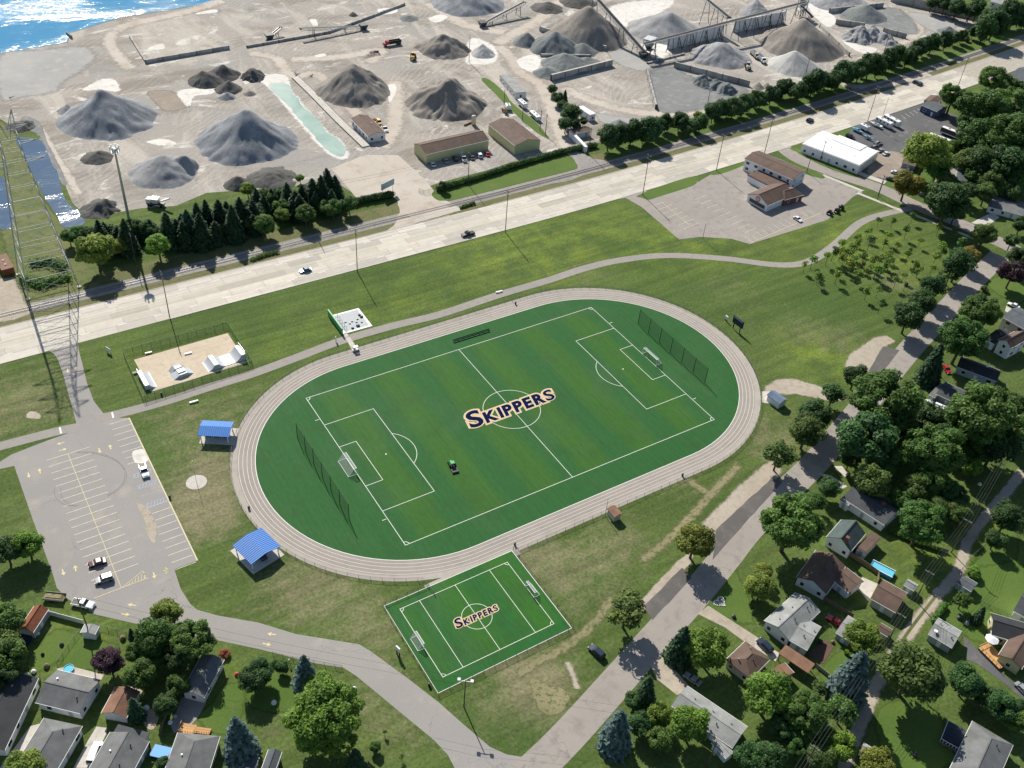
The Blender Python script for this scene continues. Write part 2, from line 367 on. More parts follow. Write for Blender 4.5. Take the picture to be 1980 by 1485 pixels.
patchy('asphalt_dark', (.1, .094, .09), (.125, .117, .11), (.155, .14, .13), .06, .25, 3, fine=.08)
patchy('asphalt_black', (.1, .1, .105), (.13, .13, .132), (.2, .19, .175), .05, .18, 3, fine=.08, lo=.55, hi=.7, crack=0.06)
patchy('track_rubber', (.3, .265, .235), (.33, .29, .255), (.275, .245, .215), .05, .3, 4, fine=.05, bmp=.05)
patchy('track_apron', (.37, .335, .295), (.4, .365, .32), (.33, .3, .265), .05, .3, 4, fine=.06, bmp=.05)
sand_mat()
patchy('sand_pale', (.44, .39, .33), (.5, .455, .395), (.37, .32, .265), .03, .15, 1.5, fine=.1)
patchy('dust_grey', (.3, .3, .29), (.36, .355, .34), (.4, .37, .32), .04, .2, 1.6, fine=.1); patchy('dust_dark', (.17, .18, .18), (.22, .225, .22), (.28, .27, .25), .05, .25, 2, fine=.1)
patchy('dust_white', (.6, .58, .54), (.68, .66, .62), (.5, .46, .4), .06, .3, 2, fine=.1); patchy('dust_brown', (.24, .2, .165), (.29, .245, .2), (.33, .29, .24), .06, .3, 2, fine=.1)
patchy('soil_pale', (.36, .31, .245), (.42, .37, .3), (.3, .27, .2), .1, .5, 2, fine=.2); patchy('ballast', (.26, .245, .23), (.31, .295, .275), (.2, .19, .175), .1, .6, 2.5, fine=.25)
patchy('straw', (.26, .23, .13), (.2, .19, .1), (.11, .13, .05), .12, .7, 2, fine=.25, lo=.5, hi=.62)
patchy('marsh', (.1, .13, .04), (.15, .16, .055), (.065, .09, .035), .06, .3, 1.5, fine=.3)
patchy('lawn_rich', (.07, .125, .022), (.095, .15, .03), (.135, .14, .055), .06, .3, 1.6, fine=.16, lo=.58, hi=.78)
patchy('lawn_dry', (.1, .115, .04), (.14, .14, .06), (.08, .1, .03), .06, .35, 1.6, fine=.2)
patchy('verge', (.12, .13, .05), (.16, .15, .07), (.09, .1, .04), .08, .5, 2, fine=.22)
water('lake_water', (.012, .2, .38), .1, .16, .7, .8, .03); water('pond_water', (.03, .08, .15), .1, .5, .45, .17, .08); turq_mat()
plain('green_post', (.02, .075, .045), .8, spec=.1); netmat('net_black', (.012, .018, .016), .32); netmat('chain_link', (.1, .105, .11), .16); netmat('chain_green', (.05, .12, .08), .28); netmat('net_white', (.8, .8, .8), .22)
for nme, a, b in (('leaf_mid', (.042, .095, .02), (.115, .205, .045)), ('leaf_dark', (.03, .072, .024), (.08, .155, .045)), ('leaf_bright', (.075, .15, .02), (.22, .33, .055)), ('leaf_yellow', (.095, .15, .025), (.29, .33, .065)), ('leaf_olive', (.05, .09, .024), (.155, .215, .055)), ('leaf_purple', (.028, .016, .024), (.085, .045, .06)),
                  ('leaf_spruce', (.022, .058, .028), (.065, .125, .055)), ('leaf_blue', (.045, .085, .08), (.14, .205, .195)), ('leaf_orange', (.11, .12, .025), (.32, .28, .06)), ('leaf_row', (.026, .065, .024), (.075, .145, .045)), ('leaf_red', (.25, .05, .04), (.4, .12, .08))): leaf(nme, tuple(x*1.15 for x in a), tuple(min(.5, x*1.45) for x in b))
# grass of the open ground: broad tones, with dry and lush areas painted as vertex weights
def grass_mat():
    m, n, b = _mat('grass')
    at = n.nodes.new('ShaderNodeAttribute'); at.attribute_name = 'wear'
    sp = n.nodes.new('ShaderNodeSeparateColor'); n.links.new(at.outputs['Color'], sp.inputs[0])
    p = wpos(n)
    o = ramp_mix(n, step(n, nz(n, .03, 4, .6, p), .35, .65), (.068, .108, .026), (.088, .126, .034))
    o = ramp_mix(n, mth(n, 'MULTIPLY', sp.outputs[1], step(n, nz(n, .1, 5, .65, p), .4, .62)), o, (.14, .19, .032))
    br = mth(n, 'ADD', sp.outputs[0], step(n, nz(n, .22, 6, .7, p), .2, .8, -.5, .42))
    o = ramp_mix(n, step(n, mth(n, 'ADD', br, step(n, nz(n, 1.5, 4, .7, p), .3, .7, -.22, .22)), .1, .8), o, (.2, .182, .105))
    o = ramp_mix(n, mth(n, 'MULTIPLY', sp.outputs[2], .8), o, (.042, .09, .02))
    f = step(n, nz(n, 1.1, 5, .75, p), .3, .7, .62, 1.4)
    # mowing streaks
    s = step(n, nz(n, .35, 2, .5, wpos(n, .06, 1, 1, -.05)), .35, .65, .86, 1.14)
    mu = n.nodes.new('ShaderNodeMix'); mu.data_type = 'RGBA'; mu.blend_type = 'MULTIPLY'; mu.inputs[0].default_value = 1
    n.links.new(o, mu.inputs[6]); n.links.new(mth(n, 'MULTIPLY', f, s), mu.inputs[7]); n.links.new(mu.outputs[2], b.inputs[0])
    b.inputs['Roughness'].default_value = .9; b.inputs['Specular IOR Level'].default_value = .12
    bump(n, b, nz(n, 2.2, 4, .75, p), .35, .25)
def turf_mat(name, a, c, period, phase, edge, x0, x1):
    """mown turf: light and dark bands across the pitch, grey bloom, fine mowing lines"""
    m, n, b = _mat(name); p = wpos(n)
    sx = n.nodes.new('ShaderNodeSeparateXYZ'); n.links.new(p, sx.inputs[0])
    xx = mth(n, 'ADD', sx.outputs[0], mth(n, 'MULTIPLY', mth(n, 'SUBTRACT', nz(n, .06, 3, .6, p), .5), 5.))
    t = mth(n, 'FRACT', mth(n, 'DIVIDE', mth(n, 'ADD', xx, phase), period))
    band = step(n, mth(n, 'ABSOLUTE', mth(n, 'SUBTRACT', t, .5)), .25-edge, .25+edge)
    inside = mth(n, 'MULTIPLY', step(n, mth(n, 'ABSOLUTE', sx.outputs[0]), x1, x1+.6, 1, 0), step(n, mth(n, 'ABSOLUTE', sx.outputs[1]), x0, x0+.6, 1, 0))
    o = ramp_mix(n, mth(n, 'MULTIPLY', band, inside), a, c)
    o = ramp_mix(n, step(n, nz(n, .045, 4, .6, p, .5), .5, .72, 0, .4), o, (.05, .115, .042))
    o = ramp_mix(n, step(n, nz(n, .09, 3, .55, p), .5, .7, 0, .35), o, (.022, .07, .014))
    f = step(n, nz(n, 1.6, 4, .7, wpos(n, 1, .25)), .3, .7, .86, 1.14)
    s = step(n, nz(n, 1.3, 2, .5, wpos(n, 1, .02, 1, .1)), .35, .65, .93, 1.07)
    mu = n.nodes.new('ShaderNodeMix'); mu.data_type = 'RGBA'; mu.blend_type = 'MULTIPLY'; mu.inputs[0].default_value = 1
    n.links.new(o, mu.inputs[6]); n.links.new(mth(n, 'MULTIPLY', f, s), mu.inputs[7]); n.links.new(mu.outputs[2], b.inputs[0])
    b.inputs['Roughness'].default_value = .8; b.inputs['Specular IOR Level'].default_value = .2; bump(n, b, nz(n, 5, 3, .7, p), .25, .1)
grass_mat(); turf_mat('turf', (.017, .094, .019), (.03, .106, .012), 18.4, 9.2, .09, 34.2, 55); 
turf_mat('turf_small', (.015, .1, .017), (.027, .117, .012), 16, 4, .2, 75.4, 66)
# ================================================================== ground, lake
def shore(x):
    K = [(-3000, 100), (-300, 330), (-140, 342), (-87, 347), (-54, 350), (-50, 362), (-19, 375), (22, 377), (38, 381), (100, 400), (300, 470), (900, 690), (4000, 1800)]
    for (a, b), (c, d) in zip(K, K[1:]):
        if x <= c: return b+(d-b)*(x-a)/(c-a)
    return K[-1][1]
def ground():
    fr = lambda a, b, s: [a+i*s for i in range(int((b-a)/s)+1)]
    X = [-3000, -1200, -600, -350, -250, -200]+fr(-172, 262, 1.6)+[280, 310, 350, 420, 520, 700, 1000, 1800, 4000]
    Y = [-3000, -1200, -600, -350, -260, -210]+fr(-176, 128, 1.6)+[150, 200, 260, 315]
    dry = [(pt(p), r, s) for p, r, s in [((390, 960), 11, .85), ((420, 890), 9, .6), ((400, 1000), 8, .7), ((640, 1150), 12, .5), ((560, 1130), 10, .45), ((50, 780), 16, .6), ((100, 1000), 8, .4), ((1500, 850), 12, .55), ((1620, 650), 10, .5), ((1540, 640), 9, .35),
           ((1100, 1120), 14, .5), ((1200, 1050), 9, .5), ((1050, 1330), 8, .9), ((1010, 1300), 8, .6), ((960, 1400), 9, .3), ((1130, 530), 7, .4), ((850, 640), 6, .3), ((340, 820), 10, .5), ((1730, 545), 8, .6), ((740, 1220), 8, .5), ((1400, 560), 16, .3), ((770, 1400), 9, .3), ((1300, 930), 8, .4), ((450, 780), 9, .35), ((1020, 1080), 10, .55), ((540, 1380), 8, .35), ((720, 1350), 8, .3)]]
    lush = [(pt(p), r, s) for p, r, s in [((930, 490), 26, .8), ((1180, 440), 26, .7), ((760, 590), 18, .8), ((1590, 690), 12, 1.5), ((1350, 480), 24, .8), ((1560, 450), 20, .6), ((550, 650), 18, .6), ((1700, 480), 22, .8), ((240, 700), 12, .5), ((1900, 1090), 25, 1.2), ((1050, 480), 18, .8), ((150, 1240), 10, .7), ((400, 1340), 8, .8)]]
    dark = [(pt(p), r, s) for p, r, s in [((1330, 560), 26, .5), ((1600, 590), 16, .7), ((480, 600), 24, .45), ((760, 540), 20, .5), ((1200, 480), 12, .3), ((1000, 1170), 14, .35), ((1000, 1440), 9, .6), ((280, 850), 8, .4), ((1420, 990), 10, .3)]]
    def wt(L, x, y):
        s = 0
        for c, r, k in L:
            d2 = ((x-c.x)**2+(y-c.y)**2)/(r*r)
            if d2 < 9: s += k*math.exp(-d2*.8)
        return min(1, s)
    vs = []; fs = []; cl = []; nx = len(X)
    for y in Y:
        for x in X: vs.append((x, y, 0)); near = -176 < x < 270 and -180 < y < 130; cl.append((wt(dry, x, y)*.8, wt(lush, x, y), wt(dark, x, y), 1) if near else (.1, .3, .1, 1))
    for zz in (0, -3):
        for x in X: vs.append((x, max(shore(x), 316), zz)); cl.append((.6, 0, 0, 1))
    ny = len(vs)//nx
    fs = [(j*nx+i, j*nx+i+1, (j+1)*nx+i+1, (j+1)*nx+i) for j in range(ny-1) for i in range(nx-1)]
    me = bpy.data.meshes.new('ground'); me.from_pydata(vs, [], fs)
    ca = me.color_attributes.new('wear', 'FLOAT_COLOR', 'POINT'); ca.data.foreach_set('color', [c for q in cl for c in q])
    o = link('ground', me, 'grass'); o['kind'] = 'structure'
ground()
lk = MB().add([(-4000, 50, -1.3), (5000, 50, -1.3), (5000, 6000, -1.3), (-4000, 6000, -1.3)], [(0, 1, 2, 3)]).build('lake', 'lake_water'); lk['kind'] = 'structure'
# ================================================================== stone yard
NE = [pt(('d', 1706, 158)), pt(('d', 1000, 0))]; ned = (NE[1]-NE[0]).normalized()
Q = pts([(0, 230), (15, 239), (69, 235), (84, 256), (97, 292), (113, 322), (128, 363), (140, 392), (158, 410), (179, 419), (271, 403), (340, 398), (399, 373), (480, 367), (560, 362), (640, 345), (656, 356), (680, 372), (764, 375)])
Q += [pt(('b', 1300, 1430)), pt(('b', 1470, 1372)), pt(('b', 1850, 1275)), pt(('c', 100, 1195)), pt(('c', 330, 1155)), pt(('c', 500, 1115)), pt(('c', 545, 1110)), pt(('c', 690, 1065)), pt(('c', 960, 1000)), pt(('c', 1200, 935)), pt(('c', 1540, 840)), pt(('c', 1700, 770)), pt(('c', 1980, 700)), pt(('d', 100, 680)),
      pt(('d', 270, 640)), pt(('d', 600, 560)), pt(('d', 930, 410)), pt(('d', 1360, 290)), pt(('d', 1620, 190)), NE[0], NE[1], NE[0]+ned*260]
e = Q[-1]; Q += [Vector((x, shore(x)-.6, 0)) for x in (360, 300, 100, 38, 22, -19, -50, -54, -87, -140, -220)]+[pt((-160, 250))]
sheet('quarry_yard', Q, .02, 'sand')
def patch(name, L, t, z, m, ragged=.8): return sheet(name, pts(L, t), z, m, smooth=4, ragged=ragged*.4, soft=min(6, 1+ragged*4.5))
patch('dust_patch', [(0, 420), (300, 380), (620, 350), (720, 420), (640, 520), (480, 620), (420, 690), (200, 730), (0, 740)], 'a', .035, 'dust_grey')
patch('dust_patch', [(1115, 690), (1300, 690), (1400, 740), (1440, 800), (1260, 840), (1160, 760)], 'a', .035, 'dust_brown')
for L in ([(620, 680), (760, 600), (880, 610), (900, 690), (760, 680)], [(1340, 690), (1480, 670), (1620, 670), (1600, 710), (1470, 730), (1440, 810), (1380, 770)], [(1820, 600), (1870, 560), (1900, 600), (1860, 640)], [(1480, 100), (1620, 70), (1640, 95), (1500, 108)], [(1100, 1070), (1240, 1050), (1340, 1090), (1200, 1100)],
           [(1120, 360), (1230, 330), (1240, 370), (1130, 380)]): patch('dust_patch', L, 'a', .05, 'dust_white', 1.2)
for L in ([(1360, 140), (1450, 110), (1510, 130), (1430, 170)], [(1060, 650), (1110, 640), (1120, 690), (1065, 780)], [(1650, 340), (1690, 290), (1760, 300), (1860, 350), (1890, 420), (1850, 480), (1720, 490), (1640, 470)], [(980, 70), (1110, 60), (1120, 95), (1010, 110)], [(465, 150), (510, 145), (530, 190), (490, 195)], [(500, 420), (570, 405), (590, 425), (520, 432)]): patch('dust_patch', L, 'b', .05, 'dust_white', 1.)
for L in ([(150, 440), (280, 400), (330, 460), (280, 530), (180, 500)], [(820, 60), (1000, 10), (1300, 0), (1250, 70), (960, 200), (860, 130)], [(1050, 330), (1240, 300), (1270, 400), (1160, 430)], [(880, 950), (960, 960), (940, 1000), (890, 990)]): patch('dust_patch', L, 'c', .05, 'dust_white', 1.2)
patch('dust_patch', [(830, 390), (960, 370), (1080, 430), (1140, 490), (1060, 520), (900, 470)], 'c', .036, 'dust_grey')
patch('dust_patch', [(1130, 530), (1300, 500), (1420, 560), (1640, 600), (1850, 660), (1700, 740), (1540, 800), (1300, 830), (1180, 800), (1140, 650)], 'c', .038, 'dust_dark')
patch('dust_patch', [(740, 830), (860, 850), (1100, 880), (1300, 870), (1240, 940), (900, 960), (780, 900)], 'c', .036, 'dust_grey')
patch('dust_patch', [(640, 110), (860, 60), (1040, 60), (1120, 110), (1200, 220), (1150, 250), (900, 190), (700, 150)], 'd', .036, 'dust_dark')
patch('dust_patch', [(1130, 90), (1400, 130), (1480, 200), (1340, 235), (1200, 170)], 'd', .036, 'dust_grey')
patch('dust_patch', [(380, 20), (520, 60), (600, 150), (540, 200), (440, 130)], 'd', .05, 'dust_white', 1.)
patch('dust_patch', [(640, 290), (760, 330), (900, 360), (820, 400), (700, 350)], 'd', .05, 'dust_white', 1.)
# haul roads: pale wheel-worn tracks
for L, t, wd in (([(480, 0), (420, 60), (330, 130), (240, 190), (100, 260), (0, 330)], 'c', 9), ([(0, 330), (110, 430), (180, 540), (330, 640), (470, 980), (520, 1100)], 'c', 8), ([(480, 640), (700, 740), (1000, 820), (1300, 840), (1560, 800)], 'c', 8), ([(1350, 20), (1500, 100), (1650, 190), (1954, 250)], 'b', 10),
                ([(860, 900), (700, 740), (520, 560), (330, 580), (210, 440), (0, 400)], 'b', 7), ([(1100, 600), (1120, 800), (1080, 1000), (1000, 1120)], 'b', 9), ([(900, 480), (1000, 380), (700, 430), (300, 450)], 'b', 8), ([(860, 230), (830, 330), (930, 470), (1000, 520)], 'a', 7), ([(1700, 0), (1400, 90), (1000, 180), (870, 230)], 'a', 8), ([(300, 960), (400, 1150), (520, 1330), (600, 1480)], 'a', 3.5), ([(480, 560), (760, 640), (1000, 610), (1300, 540)], 'd', 7), ([(1060, 60), (1180, 140), (1210, 230), (1060, 330)], 'd', 6)):
    strip('haul_road', pts(L, t), wd, .028, 'sand_pale', soft=wd*.42)
# settling pond, ditch ponds
patch('pond_edge', [(20, 560), (120, 560), (290, 570), (330, 680), (400, 760), (500, 880), (610, 1000), (700, 1060), (740, 1120), (760, 1190), (660, 1200), (540, 1110), (440, 1000), (330, 870), (220, 740), (120, 640)], 'b', .06, 'dust_white', 1.2)
sheet('settling_pond', pts([(150, 640), (240, 625), (300, 640), (340, 710), (390, 760), (420, 810), (520, 900), (560, 960), (610, 1010), (690, 1070), (740, 1140), (700, 1185), (600, 1140), (500, 1030), (400, 920), (300, 800), (200, 700)], 'b'), .08, 'turq_water', smooth=5, ragged=.9)
sheet('marsh_ground', pts([(-30, 232), (14, 242), (30, 262), (60, 320), (82, 372), (110, 420), (135, 442), (180, 445), (200, 500), (165, 560), (60, 600), (20, 520), (0, 450), (-60, 440)]), .03, 'marsh', smooth=3, ragged=.5, soft=1.5)
sheet('ditch_pond', pts([(31, 267), (77, 271), (90, 292), (100, 318), (112, 335), (125, 383), (153, 411), (164, 429), (150, 438), (123, 439), (110, 419), (84, 375), (61, 333), (41, 294)]), .07, 'pond_water', smooth=4, ragged=.5)
sheet('ditch_pond', pts([(-60, 335), (0, 340), (12, 362), (24, 411), (23, 440), (0, 443), (-60, 443)]), .07, 'pond_water', smooth=4)
patch('ditch_bank', [(180, 880), (300, 930), (350, 1060), (430, 1220), (500, 1380), (470, 1390), (400, 1260), (330, 1100), (280, 1010), (150, 960)], 'a', .05, 'dust_dark', .8)
# ================================================================== highway corridor
def cor(x, off): return Vector((x, off+hx(x), 0))
XS = list(range(-400, 60, 40))+list(range(60, 720, 12))
def corridor(name, o0, o1, z, m, xs=XS, kind='structure', parent=None):
    z = zq(z); n = len(xs); mb = MB().add([(x, o0+hx(x), z) for x in xs]+[(x, o1+hx(x), z) for x in xs], [(i, i+1, n+i+1, n+i) for i in range(n-1)])
    o = mb.build(name, m, parent)
    if kind and not parent: o['kind'] = kind
    return o
hw = corridor('highway', 93.7, 113.1, .02, 'concrete_slab')
corridor('verge', 113.1, 131, .012, 'verge'); corridor('railway_bed', 117.2, 123.2, .03, 'ballast')
# concrete slabs of the carriageway, five lanes, each a little proud and with its own tone
smesh = MB().box(-6.13, 6.13, -1.86, 1.86, 0, .03).mesh('slab'); smesh.materials.append(MATS['slab'])
for i in range(58):
    x = -190+i*12.45
    for k in range(5):
        y = 93.75+1.93+k*3.87; xm = x+(k % 2)*3
        if xm > 380: continue
        o = link('slab', smesh, None, hw, (xm, y+hx(xm), .01)); o.rotation_euler.z = math.atan2(hx(xm+3)-hx(xm-3), 6)
def dash(off, m, wd=.22, solid=True, x0=-180, x1=480):
    x = x0
    while x < x1:
        L = 9 if solid else 3
        a, b = cor(x, off), cor(x+L, off); line(hw, a, b, wd, .046, m, 'lane_marking'); x += 9 if solid else 12
dash(105.35, 'yellow_line'); dash(101.5, 'yellow_line')
dash(97.6, 'white_line', .22, False); dash(109.2, 'white_line', .22, False)
# kerb stones as a low run along both edges
kb = None
for off, s in ((93.55, 'south'), (113.25, 'north')):
    mb = MB()
    for a, b in zip(XS, XS[1:]):
        if off < 100 and (-128 < a < -105 or 110 < a < 145 or 205 < a < 235): continue
        if off > 100 and 5 < a < 55: continue
        mb.bar((a, off+hx(a), .06), (b, off+hx(b), .06), .3, .13)
    mb.build('kerb', 'concrete', hw)
# railway: two rails, sleepers each apart where they can be told apart
rw = link('railway_track', None); tag(rw, 'single railway line on grey ballast beside the highway', 'railway')
for off in (119.48, 120.92):
    mb = MB()
    for a, b in zip(XS, XS[1:]): mb.bar((a, off+hx(a), .24), (b, off+hx(b), .24), .09, .16)
    mb.build('rail', 'rust' if off < 0 else 'steel', rw)
tie = MB().box(-.14, .14, -1.35, 1.35, .03, .17).mesh('sleeper'); tie.materials.append(MATS['wood_grey'])
mb = MB(); n = 0; x = -170
while x < 520:
    if x < 25 and n < 300 and x > -155: link('sleeper', tie, None, rw, (x, 120.2, 0)); n += 1
    elif not(25 < x < 43):
        y = 120.2+hx(x); mb.box(x-.14, x+.14, y-1.35, y+1.35, .03, .17)
    x += .62
so_ = mb.build('sleepers', 'wood_grey', rw); so_['kind'] = 'stuff'
# ================================================================== paths, roads, lots
strip('bike_path', pts([(170, 812), (218, 803), (320, 776), (400, 750), (490, 722), (577, 690), (657, 660), (760, 630), (850, 608), (965, 570), (1060, 542), (1130, 519), (1200, 503), (1290, 494), (1400, 500), (1500, 512), (1560, 507), (1610, 477), (1660, 433), (1705, 415), (1762, 403)]), 3.7, .03, 'asphalt_path')
strip('bike_path', pts([(-60, 880), (0, 863), (60, 847), (115, 833), (150, 826)]), 3.7, .03, 'asphalt_path')
lot = sheet('parking_lot', pts([(150, 660), (152, 676), (159, 703), (168, 740), (181, 775), (199.6, 799), (222, 808), (249.5, 808), (382, 1084), (337, 1101), (350, 1140), (368, 1168), (381, 1179), (420, 1190), (500, 1204), (572, 1226), (640, 1237), (695, 1246), (718, 1260), (737, 1274), (790, 1313), (848, 1358), (900, 1404), (947, 1444), (980, 1459), (1012, 1464),
        (1020, 1530), (900, 1530), (879, 1485), (866, 1460), (840, 1432), (690, 1308), (664, 1291), (611, 1283), (500, 1255), (420, 1238), (284, 1211), (184, 1188), (131, 1158), (110, 1137), (102, 1110), (60, 995), (27.6, 901), (0, 907), (-60, 925), (-60, 905), (0, 893), (22, 879), (60, 864), (94, 851), (131, 838), (148, 822), (146, 812), (121, 720), (112, 695), (104, 684), (92, 676)]), .024, 'asphalt_lot')
st = pts([(2060, 400), (1933, 494), (1885, 541), (1835, 594), (1760, 675), (1690, 760), (1630, 832), (1573, 898), (1460, 1009), (1400, 1082), (1341, 1153), (1270, 1231), (1170, 1344), (1091, 1431), (1020, 1500), (930, 1580)])
strip('street', st[1:], 8.2, .03, 'asphalt_old')
strip('side_street', pts([(1500, 270), (1539, 305), (1617, 336), (1696, 362), (1775, 399), (1854, 431), (1933, 468), (1980, 490), (2080, 530)]), 8.4, .032, 'asphalt_old')
strip('sidewalk', pts([('d', 500, 1288), ('d', 800, 1410), ('h', 740, 45), ('h', 1090, 185)]), 1.8, .04, 'concrete', k=0)
strip('sidewalk', pts([('h', 1140, 200), ('h', 1370, 290), ('h', 1610, 385)]), 1.8, .04, 'concrete', k=0)
strip('sidewalk', pts([('d', 620, 1215), ('d', 830, 1300), ('d', 960, 1345)]), 3.5, .04, 'concrete', k=0)
for L in ([(1245, 1172), (1319, 1098), (1338, 1117), (1262, 1199)], [(1384, 1024), (1492, 924), (1515, 931), (1502, 945), (1404, 1052), (1378, 1082)], [(1674, 727), (1708, 669), (1740, 677), (1690, 740)]): sheet('parking_bay', pts(L), .036, 'asphalt_dark', ragged=.3)
for L in ([(1236, 1166), (1322, 1075), (1336, 1090), (1250, 1180)], [(1352, 1020), (1450, 920), (1500, 890), (1506, 925), (1400, 1020), (1375, 1045)], [(1640, 690), (1700, 650), (1730, 660), (1705, 675), (1670, 740), (1640, 735)], [(1490, 740), (1530, 733), (1600, 752), (1640, 770), (1600, 775), (1540, 762), (1480, 762)]): sheet('gravel_shoulder', pts(L), .028, 'soil_pale', smooth=3, ragged=.5, soft=1.2)
# worn tyre ruts and bare strips in the lawns
for L, t, wd in (([(560, 870), (700, 780), (960, 560), (1200, 380)], 'k', 0), ([(150, 800), (330, 690), (520, 580), (720, 420), (860, 220)], 'o', 2.2), ([(1390, 780), (1560, 890)], 'k', 2.6), ([(1060, 1390), (1300, 1200), (1560, 920), (1800, 660)], 'k', 2.4), ([(520, 700), (560, 800), (600, 910)], 'o', 1.3)):
    if wd: strip('worn_track', pts(L, t), wd, .02, 'straw' if wd > 1.5 else 'soil_pale', soft=wd*.45)
sheet('bare_patch', pts([(250, 820), (400, 870), (540, 930), (500, 1060), (380, 1090), (280, 990)], 'o'), .018, 'straw', smooth=4, ragged=.6, soft=2)
for L in ([(230, 290), (300, 305), (290, 340), (200, 330)],): sheet('bare_patch', pts(L, 'i'), .018, 'soil_pale', smooth=4, ragged=.5)
# restaurant lot and the lots beyond the side street
rlot = sheet('restaurant_lot', pts([(1205, 380), (1240, 372), (1250, 384), (1340, 345), (1350, 352), (1385, 331), (1440, 318), (1478, 302), (1500, 305), (1590, 337), (1668, 372), (1650, 380), (1600, 425), (1450, 472), (1415, 462), (1355, 458), (1313, 463), (1275, 430), (1240, 400)]), .026, 'asphalt_old')
sheet('driveway_apron', pts([(1180, 387), (1250, 366), (1250, 372), (1205, 384)]), .028, 'asphalt_old')
sheet('lawn', pts([('c', 1040, 1440), ('c', 1240, 1360), ('c', 1440, 1300), ('c', 1475, 1330), ('c', 1440, 1370), ('c', 1200, 1447), ('g', 1120, 100), ('g', 1070, 85)]), .04, 'lawn_rich', smooth=3)
sheet('lawn', pts([('d', 65, 1150), ('d', 200, 1180), ('d', 400, 1250), ('d', 500, 1290), ('d', 500, 1315), ('d', 380, 1285), ('d', 190, 1210)]), .045, 'lawn_rich', smooth=3)
sheet('lawn', pts([('c', 1570, 1270), ('c', 1840, 1190), ('c', 1840, 1210), ('c', 1640, 1285)]), .04, 'lawn_rich', smooth=3)
dlot = sheet('dealer_lot', pts([('d', 560, 1000), ('d', 700, 950), ('d', 830, 895), ('d', 1220, 770), ('d', 1560, 870), ('d', 1560, 1040), ('d', 1430, 1080), ('d', 1150, 1060), ('d', 1090, 1190), ('d', 1130, 1230), ('d', 960, 1345), ('d', 790, 1285), ('d', 350, 1110), ('d', 360, 1060)]), .026, 'asphalt_black')
sheet('gravel_lot', pts([('d', 880, 1130), ('d', 1060, 1120), ('d', 1090, 1200), ('d', 1000, 1310), ('d', 830, 1280)]), .034, 'dust_brown', smooth=3, ragged=.4, soft=1.2)
sheet('lawn', pts([('d', 255, 1095), ('d', 300, 1085), ('d', 360, 1120), ('d', 740, 1290), ('d', 700, 1295), ('d', 480, 1215), ('d', 330, 1130)]), .046, 'lawn_rich', smooth=3)
sheet('lawn', pts([('d', 495, 1000), ('d', 700, 945), ('d', 690, 1000), ('d', 600, 1020)]), .044, 'lawn_rich')
# quarry driveway to the highway, second drive, hut strip
sheet('quarry_drive', pts([(640, 326), (705, 300), (770, 300), (820, 345), (848, 380), (889, 402), (889, 407), (746, 448), (761, 437), (774, 411), (768, 388), (750, 370), (690, 384), (664, 353)]), .045, 'sand_pale', ragged=.4)
sheet('quarry_drive', pts([('c', 480, 1105), ('c', 560, 1100), ('c', 650, 1140), ('c', 720, 1170), ('c', 840, 1185), ('c', 800, 1230), ('c', 540, 1330), ('c', 380, 1360), ('c', 600, 1240), ('c', 560, 1160)]), .044, 'ballast', ragged=.3)
sheet('lawn', pts([('b', 1400, 1447), ('b', 1540, 1400), ('b', 1860, 1310), ('c', 300, 1210), ('c', 520, 1150), ('c', 585, 1200), ('c', 560, 1250), ('c', 200, 1340), ('c', 0, 1395), ('f', 1500, 110), ('f', 1400, 85)]), .05, 'lawn_rich', smooth=3, ragged=.3)
for L, t in (([(1765, 610), (1820, 600), (1954, 720), (1954, 780)], 'b'), ([(0, 640), (60, 700), (150, 790), (280, 890), (390, 1020), (300, 980), (160, 860), (0, 700)], 'c')): sheet('lawn', pts(L, t), .052, 'lawn_rich', smooth=3)
corridor('lawn', 123.6, 132, .02, 'lawn_rich', [130+i*10 for i in range(38)])
corridor('lawn', 124, 130, .02, 'lawn_dry', [-95+i*10 for i in range(12)])
# back alley, drives
strip('alley', P=pts([('l', 1980, 720), ('l', 1850, 880), ('l', 1700, 1060), ('l', 1560, 1260), ('p', 1500, 30), ('p', 1350, 210), ('p', 1150, 470), ('p', 940, 780), ('p', 800, 1100), ('p', 720, 1300), ('p', 640, 1520)]), wd=3.0, z=.026, m='soil_pale', soft=.7)
strip('grass_strip', pts([('p', 1330, 220), ('p', 1130, 480), ('p', 990, 700)]), .8, .034, 'lawn_dry')
DR = [([(460, 740), (560, 760), (680, 840), (640, 860)], 'l'), ([(580, 690), (640, 690), (690, 760), (660, 770)], 'l'), ([(1480, 350), (1560, 290), (1760, 420), (1980, 560), (1980, 640), (1900, 610), (1680, 450)], 'o'), ([(1130, 720), (1220, 670), (1330, 780), (1420, 890), (1330, 950), (1180, 830)], 'o'), ([(1530, 505), (1620, 600), (1760, 740), (1980, 920), (1980, 990), (1860, 880), (1640, 720), (1560, 690)], 'p'), ([(740, 150), (790, 80), (905, 130), (835, 260)], 'p'), ([(540, 1485), (650, 1280), (710, 1180), (790, 1190), (780, 1240), (660, 1485)], 'm'), ([(0, 1485), (220, 1180), (320, 1150), (330, 1130), (170, 1400), (120, 1485)], 'm'), ([(1260, 1180), (1340, 960), (1520, 1000), (1460, 1110), (1400, 1180), (1280, 1230)], 'm'), ([(1850, 880), (1980, 960), (1980, 1000), (1840, 920)], 'h'), ([(1590, 270), (1750, 190), (1800, 230), (1700, 300)], 'h'), ([(0, 530), (180, 640), (150, 700), (0, 600)], 'p'), ([(1200, 1430), (1340, 1320), (1560, 1180), (1480, 1300), (1300, 1447)], 'd')]
DM = ['concrete', 'concrete', 'soil_pale', 'soil_pale', 'asphalt_black', 'concrete', 'concrete', 'concrete', 'asphalt_lot', 'concrete', 'concrete', 'concrete', 'asphalt_old']
